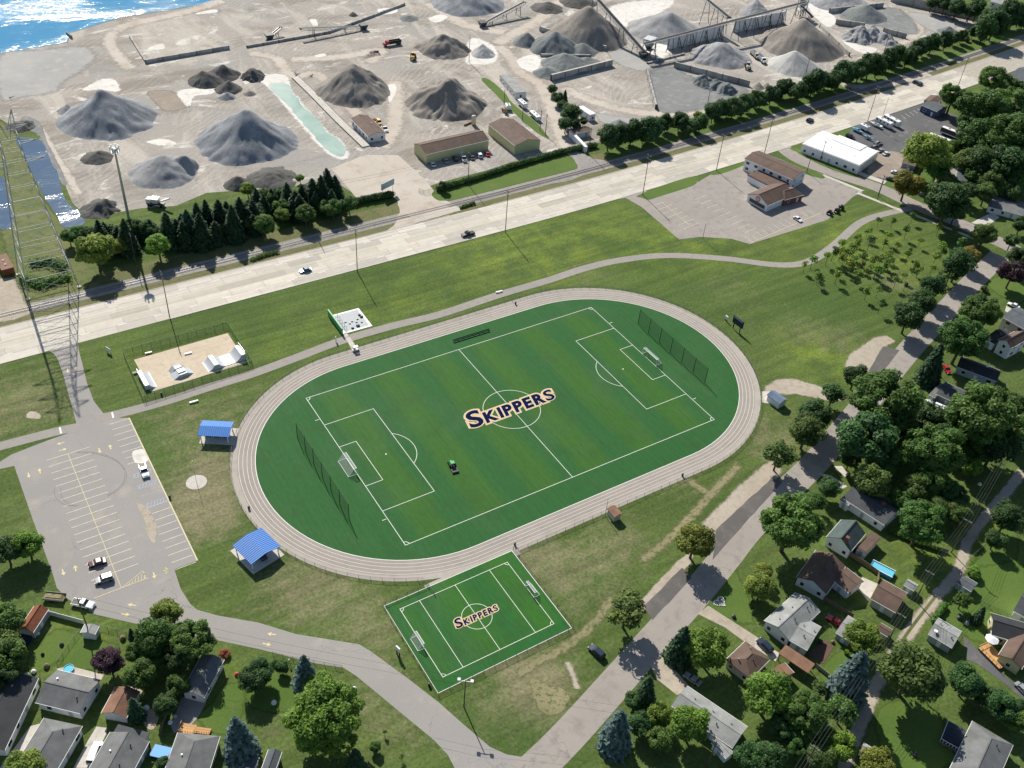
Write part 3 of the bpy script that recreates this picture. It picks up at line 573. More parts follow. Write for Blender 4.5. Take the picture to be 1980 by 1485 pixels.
for (L, t), m in zip(DR, DM): sheet('driveway', pts(L, t), .04, m)
# richer back-yard lawns
for L, t in (([(200, 700), (400, 470), (580, 490), (760, 540), (880, 620), (700, 760), (480, 740), (430, 700), (250, 790)], 'm'), ([(1640, 880), (1820, 880), (1700, 1240), (1450, 1130), (1560, 1010)], 'm'), ([(1560, 1485), (1760, 1200), (1904, 1000), (1904, 1485)], 'l'), ([(1500, 60), (1700, 0), (1980, 0), (1980, 600), (1660, 560), (1560, 520), (1330, 360), (1300, 300)], 'p'), ([(470, 780), (640, 620), (700, 760), (560, 860)], 'p'), ([(1700, 700), (1980, 640), (1980, 850), (1850, 830)], 'h'), ([(1560, 60), (1760, 40), (1900, 420), (1560, 300)], 'o'), ([(960, 1340), (1280, 1260), (1300, 1330), (1180, 1447), (1000, 1440)], 'd'), ([(900, 1050), (1250, 1000), (1450, 1300), (1400, 1485), (1000, 1485)], 'p'), ([(0, 880), (190, 760), (430, 1000), (180, 1080), (0, 1020)], 'n')): sheet('lawn', pts(L, t), .014, 'lawn_rich', smooth=3, ragged=.3, soft=1.2)
# ================================================================== running track and main pitch
CX = 38.0
def stadium(r, n=48):
    P = [Vector((CX+r*math.cos(t), r*math.sin(t), 0)) for t in [-PI/2+PI*i/n for i in range(n+1)]]
    return P+[Vector((-CX+r*math.cos(t), r*math.sin(t), 0)) for t in [PI/2+PI*i/n for i in range(n+1)]]
def ring(name, r0, r1, z, m, parent=None):
    A, B = stadium(r0), stadium(r1); n = len(A)
    return MB().add([(p.x, p.y, z) for p in A]+[(p.x, p.y, z) for p in B], [(i, (i+1) % n, n+(i+1) % n, n+i) for i in range(n)]).build(name, m, parent)
tr = ring('running_track', 43.4, 48.7, .035, 'track_rubber'); tr['kind'] = 'structure'
ap = ring('track_apron', 48.7, 50.6, .03, 'track_apron'); ap['kind'] = 'structure'
sheet('track_apron', [Vector(p) for p in ((-57, -48.7, 0), (-29, -48.7, 0), (-29, -52, 0), (-57, -52, 0))], .026, 'track_apron')
for i in range(5): ring('lane_line', 43.42+i*1.2, 43.52+i*1.2+(.1 if i == 0 else 0), .05, 'white_line', tr)
pit = sheet('soccer_pitch', stadium(43.4), .03, 'turf')
HL, HW, LW, yd = 55.04, 34.26, .16, .9144
def rect_lines(par, x0, x1, y0, y1, wd, z, skip=''):
    for s, a, b in (('s', (x0, y0), (x1, y0)), ('e', (x1, y0-wd/2), (x1, y1+wd/2)), ('n', (x1, y1), (x0, y1)), ('w', (x0, y1+wd/2), (x0, y0-wd/2))):
        if s not in skip: line(par, (*a, 0), (*b, 0), wd, z+(.004 if s in 'ew' else 0), 'white_line', 'pitch_line')
rect_lines(pit, -HL, HL, -HW, HW, LW, .045)
line(pit, (0, -HW, 0), (0, HW, 0), LW, .049, 'white_line', 'pitch_line'); arc(pit, (0, 0), 10*yd, 0, 2*PI, LW, .053, 'white_line', 'centre_circle', 64)
for s in (-1, 1):
    for dep, hf in ((18*yd, 22*yd), (6*yd, 10*yd)):
        xa, xb = s*HL, s*(HL-dep)
        rect_lines(pit, min(xa, xb), max(xa, xb), -hf, hf, LW, .057, 'w' if s < 0 else 'e')
    sp = s*(HL-12*yd); a = math.acos(6/10)
    arc(pit, (sp, 0), 10*yd, (PI if s > 0 else 0)-a, (PI if s > 0 else 0)+a, LW, .05, 'white_line', 'penalty_arc', 24)
    MB().lathe([(.25, .05), (.25, .056)], (sp, 0)).build('penalty_spot', 'white_line', pit)
    for t in (-1, 1):
        a0 = {(1, 1): PI, (-1, 1): 1.5*PI, (-1, -1): 0, (1, -1): PI/2}[(s, t)]
        arc(pit, (s*HL, t*HW), 1.2, a0, a0+PI/2, .18, .05, 'white_line', 'corner_arc', 8)
        line(pit, (s*(HL+.3), t*(HW-11), 0), (s*(HL+1.6), t*(HW-11), 0), .18, .05, 'white_line', 'pitch_line')
def glyph(c, off):
    cu = bpy.data.curves.new('letter', 'FONT'); cu.body = c; cu.size = 1; cu.fill_mode = 'FRONT'; cu.resolution_u = 4; cu.offset = off
    o = bpy.data.objects.new('letter', cu); COL.objects.link(o); dg = bpy.context.evaluated_depsgraph_get(); dg.update()
    me = bpy.data.meshes.new_from_object(o.evaluated_get(dg)); bpy.data.objects.remove(o); return me
def lettering(par, S, x0, x1, yb, hS, hC, slant, out, gap, z):
    """small-cap athletic lettering painted in stacked outlines: cream, gold, cream, navy"""
    info = []
    for i, c in enumerate(S):
        bold = .03 if c == 'S' else .055; me = glyph(c, bold); xs = [v.co.x for v in me.vertices]; ys = [v.co.y for v in me.vertices]; k = (hS if i == 0 else hC)/(max(ys)-min(ys)); info.append((c, k, min(xs), max(xs), min(ys), 1.22 if c == 'S' else 1.0))
    n = len(S); stretch = ((x1-x0)-gap*(n-1.9))/sum((b-a)*k*e for c, k, a, b, y, e in info)
    for i, (fr, m) in enumerate(((1, 'cream_paint'), (.66, 'orange_paint'), (.38, 'cream_paint'), (0, 'navy_paint'))):
        x = x0
        for j, (c, k, a, b, y0, e) in enumerate(info):
            me = glyph(c, (.03 if c == 'S' else .055)+out*fr/k)
            for v in me.vertices:
                X = x+(v.co.x-a)*k*stretch*e; Y = (v.co.y-y0)*k; v.co = Vector((X+Y*slant-hC*slant*.5, yb+Y, 0))
            me.materials.append(MATS[m]); x += (b-a)*k*stretch*e+gap*(.1 if c == 'R' else 1)
            link('letter' if i == 3 else 'letter_outline', me, None, par, (0, 0, z+i*.006+j*.0006))
plain('cream_paint', (.58, .51, .36), .7, var=.08, scale=2)
lettering(pit, 'SKIPPERS', -15.6, 15.9, -2.3, 7.4, 5.0, .2, .62, .55, .07)
# small practice pitch
sp2 = sheet('practice_pitch', [Vector((-69.1, -49.6, 0)), Vector((-30.5, -49.6, 0)), Vector((-30.5, -78.7, 0)), Vector((-69.1, -78.7, 0))], .045, 'turf_small')
rect_lines(sp2, -69, -30.6, -78.6, -49.7, .17, .06); rect_lines(sp2, -65.9, -33.8, -75.3, -52.5, .14, .06)
for x in (-49.85, -60.3, -39.4): line(sp2, (x, -75.3, 0), (x, -52.5, 0), .13, .066, 'white_line', 'pitch_line')
arc(sp2, (-49.85, -63.9), 3.9, 0, 2*PI, .13, .07, 'white_line', 'centre_circle', 40)
for s, t in ((1, 1), (-1, 1), (-1, -1), (1, -1)):
    a0 = {(1, 1): PI, (-1, 1): 1.5*PI, (-1, -1): 0, (1, -1): PI/2}[(s, t)]
    arc(sp2, (-49.85+s*16.05, -63.9+t*11.4), .9, a0, a0+PI/2, .15, .068, 'white_line', 'corner_arc', 8)
lettering(sp2, 'SKIPPERS', -56, -43.8, -64.9, 2.95, 1.85, .17, .27, .3, .074)
# ------------------------------------------------------------------ goals
def goal(x, y, rz, w2, h, d, label):
    o = empty('soccer_goal', (x, y, .05), rz, label, 'goal', None)
    for s in (-1, 1):
        MB().tube((0, s*w2, 0), (0, s*w2, h), .09).build('goal_post', 'white_paint', o)
        MB().tube((d, s*w2, .06), (0, s*w2, .06), .07).tube((d, s*w2, .06), (d*.35, s*w2, h), .05).tube((d*.35, s*w2, h), (0, s*w2, h), .05).build('side_frame', 'white_paint', o)
    MB().tube((0, -w2, h), (0, w2, h), .09).build('crossbar', 'white_paint', o); MB().tube((d, -w2, .06), (d, w2, .06), .07).tube((d*.35, -w2, h), (d*.35, w2, h), .05).build('back_bar', 'white_paint', o)
    MB().add([(0, -w2, h), (0, w2, h), (d*.35, w2, h), (d*.35, -w2, h), (d, w2, .1), (d, -w2, .1)], [(0, 1, 2, 3), (3, 2, 4, 5)]).add([(0, w2, 0), (d, w2, .1), (d*.35, w2, h), (0, w2, h)], [(0, 1, 2, 3)]).add([(0, -w2, 0), (d, -w2, .1), (d*.35, -w2, h), (0, -w2, h)], [(0, 1, 2, 3)]).build('net', 'net_white', o)
goal(-55.2, 0, PI, 3.7, 2.5, 2.6, 'white soccer goal beside the penalty box nearer the blue pavilions')
goal(55.2, 0, 0, 3.7, 2.5, 2.6, 'white soccer goal at the scoreboard end of the big pitch')
goal(-66, -63.9, PI, 2.1, 2.0, 1.7, 'small white goal at the practice pitch end by the scoreboard panel')
goal(-33.8, -63.9, 0, 2.1, 2.0, 1.7, 'small white goal at the practice pitch end nearer the street')
def ball_net(x, label):
    o = empty('ball_stop_net', (x, 0, .03), 0, label, 'net')
    for i in range(7):
        y = 18.4-i*6.15; MB().tube((0, y, 0), (0, y, 6.3), .11, .08, 8).build('post', 'black', o)
    MB().add([(0, -18.5, .1), (0, 18.4, .1), (0, 18.4, 6.1), (0, -18.5, 6.1)], [(0, 1, 2, 3)]).build('netting', 'net_black', o)
    MB().tube((0, -18.5, 6.1), (0, 18.4, 6.1), .03).build('top_cable', 'black', o)
ball_net(-64.4, 'tall black ball-stop net behind the goal nearer the blue pavilions'); ball_net(64.4, 'tall black ball-stop net behind the goal at the scoreboard end')
# team bench on the far touchline
tb = empty('team_bench', pt((912, 651)), math.atan2(*(lambda d: (d.y, d.x))(pt((943, 641))-pt((882, 660)))), 'long dark green aluminium bench beside the far touchline', 'bench')
MB().box(-7.2, 7.2, -.25, .25, .42, .5).build('seat', 'green_post', tb); MB().box(-7.2, 7.2, .3, .36, .62, .98).build('backrest', 'black', tb)
for i in range(8): MB().box(-7+i*2-.06, -7+i*2+.06, -.25, .36, 0, .62).build('leg', 'steel', tb)
# mower
def mower(p, rz):
    o = empty('tractor_mower', p, rz, 'green tractor mower with a roller working on the big pitch', 'mower'); o.scale = (.85, .85, .85)
    MB().frust((.3, 1.9, -.4, .4), (.4, 1.75, -.34, .34), .6, 1.25).build('bonnet', 'mower_green', o, bevel=.05); MB().box(-.9, .5, -.5, .5, .45, .75).build('chassis', 'dark_steel', o)
    MB().box(-.7, -.1, -.3, .3, .75, 1.0).box(-.75, -.62, -.3, .3, 1.0, 1.5).build('seat', 'black', o); MB().frust((-1.1, .5, -.75, .75), (-1, .4, -.7, .7), 2.1, 2.22).build('canopy', 'mower_green', o)
    for x in (-1, .35):
        for y in (-.65, .65): MB().tube((x, y, .6), (x, y, 2.12), .05).build('canopy_post', 'black', o)
    for x, r, w_ in ((-.6, .72, .42), (1.5, .42, .3)):
        for s in (-1, 1): MB().tube((x, s*.75, r), (x, s*(.75+w_), r), r, n=14).build('wheel', 'rubber', o)
    MB().box(-3.4, -1.3, -1.1, 1.1, .25, .6).tube((-3.6, -1.2, .35), (-3.6, 1.2, .35), .34, n=12).build('mower_deck', 'dark_steel', o)
mower(pt(('j', 1500, 690)), math.atan2(*(lambda d: (d.y, d.x))(pt(('j', 1480, 650))-pt(('j', 1525, 735)))))
# ------------------------------------------------------------------ chain-link fences
_fp = {}
plain('rail_green', (.2, .34, .26), .8, spec=.1); plain('fence_grey', (.16, .165, .17), .6)
def fence(name, P, h, sp, label, link_mat='chain_link', post='galv', cat='fence', closed=False, rail=True, group=None):
    o = empty(name, P[0], 0, label, cat, group); o.location = (0, 0, 0)
    key = (round(h, 2), post)
    if key not in _fp: _fp[key] = MB().tube((0, 0, 0), (0, 0, h+.05), .05, n=6).mesh('post'); _fp[key].materials.append(MATS['fence_grey' if post == 'galv' else post])
    Q = P+[P[0]] if closed else P; mb = MB(); rl = MB(); acc = 0.0
    for a, b in zip(Q, Q[1:]):
        d = b-a; L = d.length
        mb.add([(a.x, a.y, .05), (b.x, b.y, .05), (b.x, b.y, h), (a.x, a.y, h)], [(0, 1, 2, 3)])
        rl.bar((a.x, a.y, h), (b.x, b.y, h), .045, .045)
        t = acc
        while t < L: link('post', _fp[key], None, o, a+d*(t/L)); t += sp
        acc = t-L
    if not closed: link('post', _fp[key], None, o, Q[-1])
    mb.build('chain_link', link_mat, o)
    if rail: rl.build('top_rail', 'fence_grey' if post == 'galv' else ('rail_green' if post == 'green_post' else post), o)
    return o
S = stadium(50.5, 60); i0 = min(range(len(S)), key=lambda i: (S[i]-Vector((-CX, -50.5, 0))).length)
F1 = [p for p in S if not (p.y < -50 and p.x < -30)]
A = [Vector((-30.6, -50.5, 0))]+[p for p in S if True]
south = [p for p in S if p.x >= CX-1e-3 or True]
# outer fence, open where the practice pitch adjoins
right = [p for p in S[:61]]; left = [p for p in S[61:]]
fence('track_fence', [Vector((-30.2, -52.5, 0)), Vector((-30.2, -50.5, 0))]+right+left[:-8]+[Vector((-56.5, -47.2, 0)), Vector((-56, -52.6, 0))], 1.25, 3.1, 'low chain-link fence following the outside of the running track')
fence('pitch_fence', [Vector(p) for p in ((-56, -49.3, 0), (-69.4, -49.3, 0), (-69.4, -79, 0), (-30.2, -79, 0), (-30.2, -49.6, 0))], 1.2, 3.1, 'low fence with dark posts around the small practice pitch', post='dark_steel')
# ------------------------------------------------------------------ scoreboards
def board(p, q, h0, h1, nm, label, m='navy', posts=2, panel=True):
    a, b = pt(p), pt(q); c = (a+b)/2; rz = math.atan2(b.y-a.y, b.x-a.x); L = (b-a).length
    o = empty(nm, c, rz, label, 'scoreboard')
    MB().box(-L/2, L/2, -.2, .2, h0, h1).build('board', m, o, bevel=.03)
    for s in ((-.32, .32) if posts == 2 else (0,)): MB().box(s*L-.14, s*L+.14, -.12, .12, 0, h0).build('post', 'black', o)
    if panel:
        MB().box(-L*.42, L*.42, -.23, -.2, h1-.5, h1-.15).build('name_panel', 'siding_grey', o)
        for x in (-.32, -.08, .18): MB().box(x*L, (x+.16)*L, -.23, -.2, h0+.4, h0+1.2).build('number_panel', 'glass_dark', o)
    return o
board(('g', 1728, 1035), ('g', 1800, 1090), 2.3, 5.2, 'scoreboard', 'large navy scoreboard on two posts outside the track curve')
board(('g', 1680, 985), ('g', 1698, 1000), .8, 2.2, 'small_board', 'small white-backed board standing beside the navy scoreboard', 'siding_white', 2, False)
board(('n', 1090, 640), ('n', 1118, 668), 1.8, 3.2, 'small_board', 'narrow pale-topped board on two posts by the practice pitch corner', 'siding_white', 2, False)
# ------------------------------------------------------------------ pavilions
def pavilion(A, B, C_, D, eh, label, slab):
    a, b, c, d = [pt(q, eh) for q in (A, B, C_, D)]; ctr = (a+b+c+d)/4; ux = ((b-a)+(c-d))/2; uy = ((d-a)+(c-b))/2
    L, W = ux.length, uy.length; rz = math.atan2(ux.y, ux.x); o = empty('picnic_pavilion', (ctr.x, ctr.y, 0), rz, label, 'pavilion')
    r = .9
    for s, y0, y1, z0, z1 in ((-1, -W/2, 0, eh, eh+r), (1, 0, W/2, eh+r, eh)):
        rf = MB().add([(-L/2, y0, z0), (L/2, y0, z0), (L/2, y1, z1), (-L/2, y1, z1), (-L/2, y0, z0-.12), (L/2, y0, z0-.12), (L/2, y1, z1-.12), (-L/2, y1, z1-.12)], [(0, 1, 2, 3), (7, 6, 5, 4), (0, 4, 5, 1), (1, 5, 6, 2), (2, 6, 7, 3), (3, 7, 4, 0)]).build('roof_panel', 'roof_blue', o)
        k = int(L/.62)
        rm = MB().bar((0, y0, z0+.04), (0, y1, z1+.04), .07, .09).mesh('roof_rib'); rm.materials.append(MATS['roof_blue'])
        for i in range(k+1): link('roof_rib', rm, None, rf, (-L/2+.05+i*(L-.1)/k, 0, 0))
    for i in (-1, 1):
        for j in (-1, 1): MB().box(i*(L/2-.7)-.12, i*(L/2-.7)+.12, j*(W/2-.6)-.12, j*(W/2-.6)+.12, 0, eh+.05).build('post', 'white_paint', o)
    MB().box(-L/2+.3, L/2-.3, -W/2+.4, -W/2+.6, eh-.4, eh-.1).box(-L/2+.3, L/2-.3, W/2-.6, W/2-.4, eh-.4, eh-.1).build('beam', 'white_paint', o)
    s0, s1, s2, s3 = slab; MB().box(-L/2-s0, L/2+s1, -W/2-s2, W/2+s3, .0, .1).build('floor_slab', 'concrete', o)
    for i in (-.28, .02, .3):
        t = empty('picnic_table', Vector((ctr.x, ctr.y, .1))+Matrix.Rotation(rz, 3, 'Z') @ Vector((i*L, 0, 0)), rz+PI/2, 'dark picnic table under the '+label.split(' ', 1)[1].replace('gable ', ''), 'table', 'tables under the '+label)
        MB().box(-1, 1, -.4, .4, .7, .78).build('table_top', 'dark_steel', t)
        for s in (-1, 1): MB().box(-1, 1, s*.75-.14, s*.75+.14, .42, .48).build('bench', 'dark_steel', t); MB().box(s*.7-.05, s*.7+.05, -.8, .8, 0, .5).box(s*.7-.05, s*.7+.05, -.3, .3, .5, .7).build('leg', 'steel', t)
pavilion(('i', 1445, 465), ('i', 1685, 475), ('i', 1727, 365), ('i', 1500, 352), 3.0, 'blue-roofed pavilion beside the straight parking row', (-.2, 1.1, .3, .3))
pavilion((450, 1056), (488, 1093), (541, 1055), (505, 1019), 3.0, 'blue-roofed pavilion closest to the curved drive', (1.1, .8, .3, .3))
# ------------------------------------------------------------------ sheds by the track
def gable_box(name, p, rz, L, W, eh, rise, wall, roof, label, cat='shed', over=.3):
    o = empty(name, p, rz, label, cat)
    MB().prism([(-W/2, 0), (W/2, 0), (W/2, eh), (0, eh+rise), (-W/2, eh)], -L/2, L/2, 'x').build('wall', wall, o)
    roof_gable(o, L+2*over, W+2*over, eh-over*rise/(W/2), rise+over*rise/(W/2), roof); return o
def roof_gable(o, L, W, eh, rise, m, t=.14, name='roof'):
    for s in (-1, 1):
        a = [(-L/2, s*W/2, eh), (L/2, s*W/2, eh), (L/2, 0, eh+rise), (-L/2, 0, eh+rise)]
        b = [(x, y, z+t) for x, y, z in a]
        MB().add(a+b, [(0, 1, 2, 3), (4, 5, 6, 7), (0, 1, 5, 4), (1, 2, 6, 5), (2, 3, 7, 6), (3, 0, 4, 7)]).build(name, m, o)
o = gable_box('storage_shed', pt(('k', 862, 1065)), math.radians(90), 3.2, 2.3, 2.4, .35, 'siding_beige', 'roof_rust', 'small beige equipment shed with tan roof against the track fence'); MB().box(-.5, .5, -1.2, -1.17, .1, 2.1).build('door', 'siding_white', o)
shingle('roof_bluegrey', (.13, .19, .28))
o = gable_box('storage_shed', pt(('l', 150, 225)), math.radians(96), 5, 3.4, 2.5, .8, 'siding_white', 'roof_bluegrey', 'small blue and white storage shed on a pad outside the track bend'); MB().box(-2.0, -1, -1.75, -1.7, .1, 2.1).build('door', 'siding_white', o)
sheet('concrete_pad', pts([(50, 140), (112, 140), (115, 232), (52, 222)], 'l'), .03, 'concrete')
# ------------------------------------------------------------------ parking lot paint
def ly(a, b, m='pale_line', wd=.14, t='i'): return line(lot, pt((t, *a)), pt((t, *b)), wd, .04, m, 'parking_line')
xm0, xm1 = pt(('i', 500, 600)), pt(('i', 850, 1485)); xe = pt(('m', 893, 160))
line(lot, xm0, xe, .14, .045, 'yellow_line', 'parking_line')
N = 19; yy0, yy1 = xm0.y, xe.y
for i in range(N+1):
    y = yy0+(yy1-yy0)*i/N; x = xm0.x+(xe.x-xm0.x)*i/N
    if i < N-1 or i == N: line(lot, (x-5.9 if i < N-1 else x-6.8, y, 0), (x+5.9 if i < N-1 else x+6.8, y, 0), .17, .04, 'pale_line' if i < N-1 else 'yellow_line', 'parking_line')
for i in range(7): line(lot, (xe.x+1+i*.8, yy1, 0), (xe.x+1.6+i*.8, yy1+.35*(i+1), 0), .12, .041, 'yellow_line', 'parking_line')
line(lot, (xe.x, yy1, 0), (xe.x+6.2, yy1+2.9, 0), .12, .041, 'yellow_line', 'parking_line'); line(lot, (xe.x+6.2, yy1, 0), (xe.x+6.2, yy1+2.9, 0), .12, .041, 'yellow_line', 'parking_line')
K0, K1 = pt((249.5, 808)), pt((382, 1084)); n = 23
for i in range(n+1):
    y = K0.y+(K1.y-K0.y)*i/n-.3
    if i in (8, 9, 10, 11, 12, 13): continue
    line(lot, (K0.x-5.8, y, 0), (K0.x-.2, y, 0), .17, .04, 'pale_line', 'parking_line')
line(lot, K0, K1, .34, .05, 'cream_paint', 'kerb_line')
for c in ((1055, 745), (1090, 825), (1150, 960)):
    p = pt(('i', *c)); x0, x1 = K0.x-5.6, K0.x-.6
    for s in (-.75, .75): line(lot, (x0, p.y+s, 0), (x1, p.y+s, 0), .12, .041, 'blue_line', 'parking_line')
    line(lot, (x0, p.y-.75, 0), (x0, p.y+.75, 0), .12, .042, 'blue_line', 'parking_line')
    for j in range(6): line(lot, (x0+j*.85, p.y-.7, 0), (x0+j*.85+.7, p.y+.7, 0), .14, .043, 'blue_line', 'parking_line')
line(lot, pt(('i', 1045, 912)), pt(('i', 1195, 865)), .12, .041, 'blue_line', 'parking_line')
arrow = MB().add([(-1.1, -.16, 0), (.1, -.16, 0), (.1, .16, 0), (-1.1, .16, 0), (.1, -.6, 0), (1.1, 0, 0), (.1, .6, 0)], [(0, 1, 2, 3), (4, 5, 6)]).mesh('painted_arrow'); arrow.materials.append(MATS['yellow_line'])
for t, x, y, x2, y2 in (('i', 445, 523, 380, 540), ('i', 465, 570, 520, 555), ('i', 733, 577, 745, 620), ('i', 812, 550, 800, 510), ('i', 211, 757, 220, 800), ('i', 293, 727, 283, 690), ('i', 1220, 1462, 1210, 1420), ('m', 465, 45, 475, 80), ('m', 556, 15, 548, -30), ('m', 1135, 68, 1145, 110), ('m', 1222, 30, 1212, -10), ('m', 970, 285, 900, 275), ('m', 925, 355, 990, 362), ('n', 172, 500, 100, 490), ('n', 137, 574, 200, 588), ('e', 575, 1378, 565, 1330), ('e', 512, 1395, 522, 1450)):
    a, b = pt((t, x, y)), pt((t, x2, y2)); o = link('painted_arrow', arrow, None, lot, (a.x, a.y, .042)); o.rotation_euler.z = math.atan2(b.y-a.y, b.x-a.x)
for L in ([(825, 295), (835, 335)], [(440, 405), (450, 450)]): ly(*L, 'white_line', .5)
sheet('limestone_spill', pts([(975, 590), (1000, 575), (1050, 570), (1075, 600), (1090, 650), (1050, 675), (1000, 670), (985, 640)], 'i'), .05, 'dust_white', smooth=4, ragged=.4)
sheet('limestone_spill', pts([(1000, 960), (1060, 980), (1130, 1060), (1150, 1180), (1130, 1260), (1090, 1200), (1060, 1080)], 'i'), .034, 'soil_pale', smooth=4, ragged=.5)
# tyre marks
plain('tyre_mark', (.21, .2, .19), .9, var=.3, scale=1)
def soft_arc(P, wd): return strip('tyre_mark', pts(P, 'i'), wd, .036, 'tyre_mark', lot, 6, None)
for o_ in (0, 24):
    soft_arc([(560, 590-o_*.2), (700, 600-o_*.4), (830, 640-o_*.4), (905, 700-o_*.3), (920+o_*.5, 760), (900+o_*.5, 820), (850+o_*.3, 870+o_*.3), (790, 905+o_*.3)], .16)
    soft_arc([(400+o_*2, 850), (402+o_*2, 895), (425+o_*1.8, 940), (480+o_*1.5, 975), (560+o_, 985-o_*.3)], .16)
# restaurant lot lines
rl_ = rlot
for i in range(7):
    a = pt(('g', 1195+i*40, 130+i*27)); d = pt(('g', 1260, 110))-pt(('g', 1180, 140)); d.normalize(); line(rl_, a-d*4.5, a+d*4.5, .12, .036, 'pale_line', 'parking_line')
line(rl_, pt(('g', 1215, 115)), pt(('g', 1425, 290)), .14, .037, 'yellow_line', 'parking_line')
for i in range(9):
    a = pt(('g', 1500+i*46, 85+i*30)); d = pt(('g', 1260, 110))-pt(('g', 1180, 140)); d.normalize(); line(rl_, a-d*3.5, a+d*3.5, .12, .036, 'pale_line', 'parking_line')
for i in range(12):
    a = pt(('h', -30+i*42, 405-i*18)); b = pt(('h', -75+i*42, 372-i*18)); line(rl_, a, b, .12, .036, 'pale_line', 'parking_line')
line(rl_, pt(('h', -30, 415)), pt(('h', 490, 195)), .2, .038, 'yellow_line', 'parking_line')
for i in range(5):
    a = pt(('d', 1195-i*30, 800+i*12)); b = pt(('d', 1230-i*30, 825+i*12)); line(dlot, a, b, .14, .036, 'white_line', 'parking_line')
# ------------------------------------------------------------------ flag pole on a round pad, seats, bins, signs
fp = empty('flag_pole', pt(('i', 1447, 810)), 0, 'slim grey flagpole on a round concrete pad beside the parking lot', 'flagpole')
MB().lathe([(2.9, 0), (2.9, .06), (2.7, .08)], n=40).build('round_pad', 'concrete', fp); MB().tube((0, 0, .05), (0, 0, 8.4), .07, .04, 8).build('pole', 'galv', fp); MB().lathe([(.05, 8.4), (.12, 8.5), (.05, 8.6)]).build('finial', 'galv', fp)
def bench(p, q, label, m='concrete'):
    a, b = pt(p), pt(q); c = (a+b)/2; o = empty('bench', c, math.atan2(b.y-a.y, b.x-a.x), label, 'bench'); L = max((b-a).length, 1.8)
    MB().box(-L/2, L/2, -.3, .3, .4, .52).build('seat', m, o, bevel=.02)
    for s in (-1, 1): MB().box(s*L*.38-.12, s*L*.38+.12, -.25, .25, 0, .4).build('leg', 'concrete', o)
bench(('i', 1396, 230), ('i', 1460, 212), 'white bench on the grass between the skate park and the near pavilion', 'white_paint')
bench(('f', 1870, 808), ('f', 1920, 796), 'white bench on the verge of the bike path beyond the fitness court', 'white_paint')
bench(('e', 1395, 1275), ('e', 1450, 1262), 'pale bench at the edge of the skate park slab by the fence', 'white_paint')
bench(('e', 1098, 1270), ('e', 1150, 1258), 'pale bench in the corner of the skate park fence', 'white_paint')
def bin_(p, label):
    o = empty('trash_bin', pt(p), 0, label, 'bin'); MB().lathe([(.28, 0), (.34, .9)], n=12).build('drum', 'black', o); MB().lathe([(.36, .9), (.3, 1.05), (.1, 1.1)], n=12).build('lid', 'dark_steel', o)
for p, l in ((('g', 140, 870), 'black trash bin by the fence gate on the far straight'), (('k', 1368, 765), 'black trash bin by the fence gate opposite the street'), (('k', 135, 1275), 'black trash bin at the corner where fence meets practice pitch'), (('i', 1250, 925), 'black trash bin on the kerb of the parking row'), (('i', 1833, 1005), 'black trash bin on the fence between the two pavilions'), (('i', 1190, 168), 'black trash bin inside the skate park gate'), (('n', 1332, 880), 'black trash bin by the practice pitch corner near the drive')): bin_(p, l)
def sign(p, rz, w_, h0, h1, label, m='white_paint', t=.12):
    o = empty('sign', pt(p), rz, label, 'sign'); MB().box(-w_/2, w_/2, -t/2, t/2, h0, h1).build('sign_panel', m, o, bevel=.02)
    for s in (-1, 1): MB().box(s*w_*.4-.05, s*w_*.4+.05, -.05, .05, 0, h0).build('post', 'steel', o)
    return o
sign(('e', 825, 1260), 2.0, 2.4, .5, 2.1, 'white park sign on the lawn where the lot drive meets the highway')
sign(('f', 663, 1175), .8, .9, .7, 2.2, 'small white information sign by the path at the fitness court')
o = sign(('b', 1055, 1470), .35, 7.4, 3.4, 6.2, 'large blue-grey sign on white posts at the stone yard gate', 'siding_blue', .4)
sign(('n', 303, 720), .3, .5, 1.4, 1.9, 'tiny pale sign on a post by the curved drive')
# bike-rack style entrance slab
sheet('concrete_pad', pts([(720, 1118), (750, 1112), (830, 1235), (790, 1250)], 'f'), .028, 'concrete')
gc = empty('golf_cart', pt(('f', 812, 1245)), math.atan2(*(lambda d: (d.y, d.x))(pt(('f', 850, 1240))-pt(('f', 780, 1258)))), 'white golf cart parked at the track fence below the fitness court', 'golf cart')
MB().frust((-1.2, 1.2, -.55, .55), (-1.1, .9, -.5, .5), .35, .8).build('body', 'car_white', gc, bevel=.05); MB().frust((-.9, .9, -.6, .6), (-.8, .8, -.55, .55), 1.85, 1.95).build('canopy', 'white_paint', gc)
for x in (-.8, .8):
    for y in (-.5, .5): MB().tube((x, y, .7), (x, y, 1.87), .04).build('canopy_post', 'black', gc); MB().tube((x, y*.9, .25), (x, y*1.25, .25), .25, n=12).build('wheel', 'rubber', gc)
MB().box(-.6, .1, -.5, .5, .8, .95).box(-.7, -.55, -.5, .5, .95, 1.3).build('seat', 'black', gc)
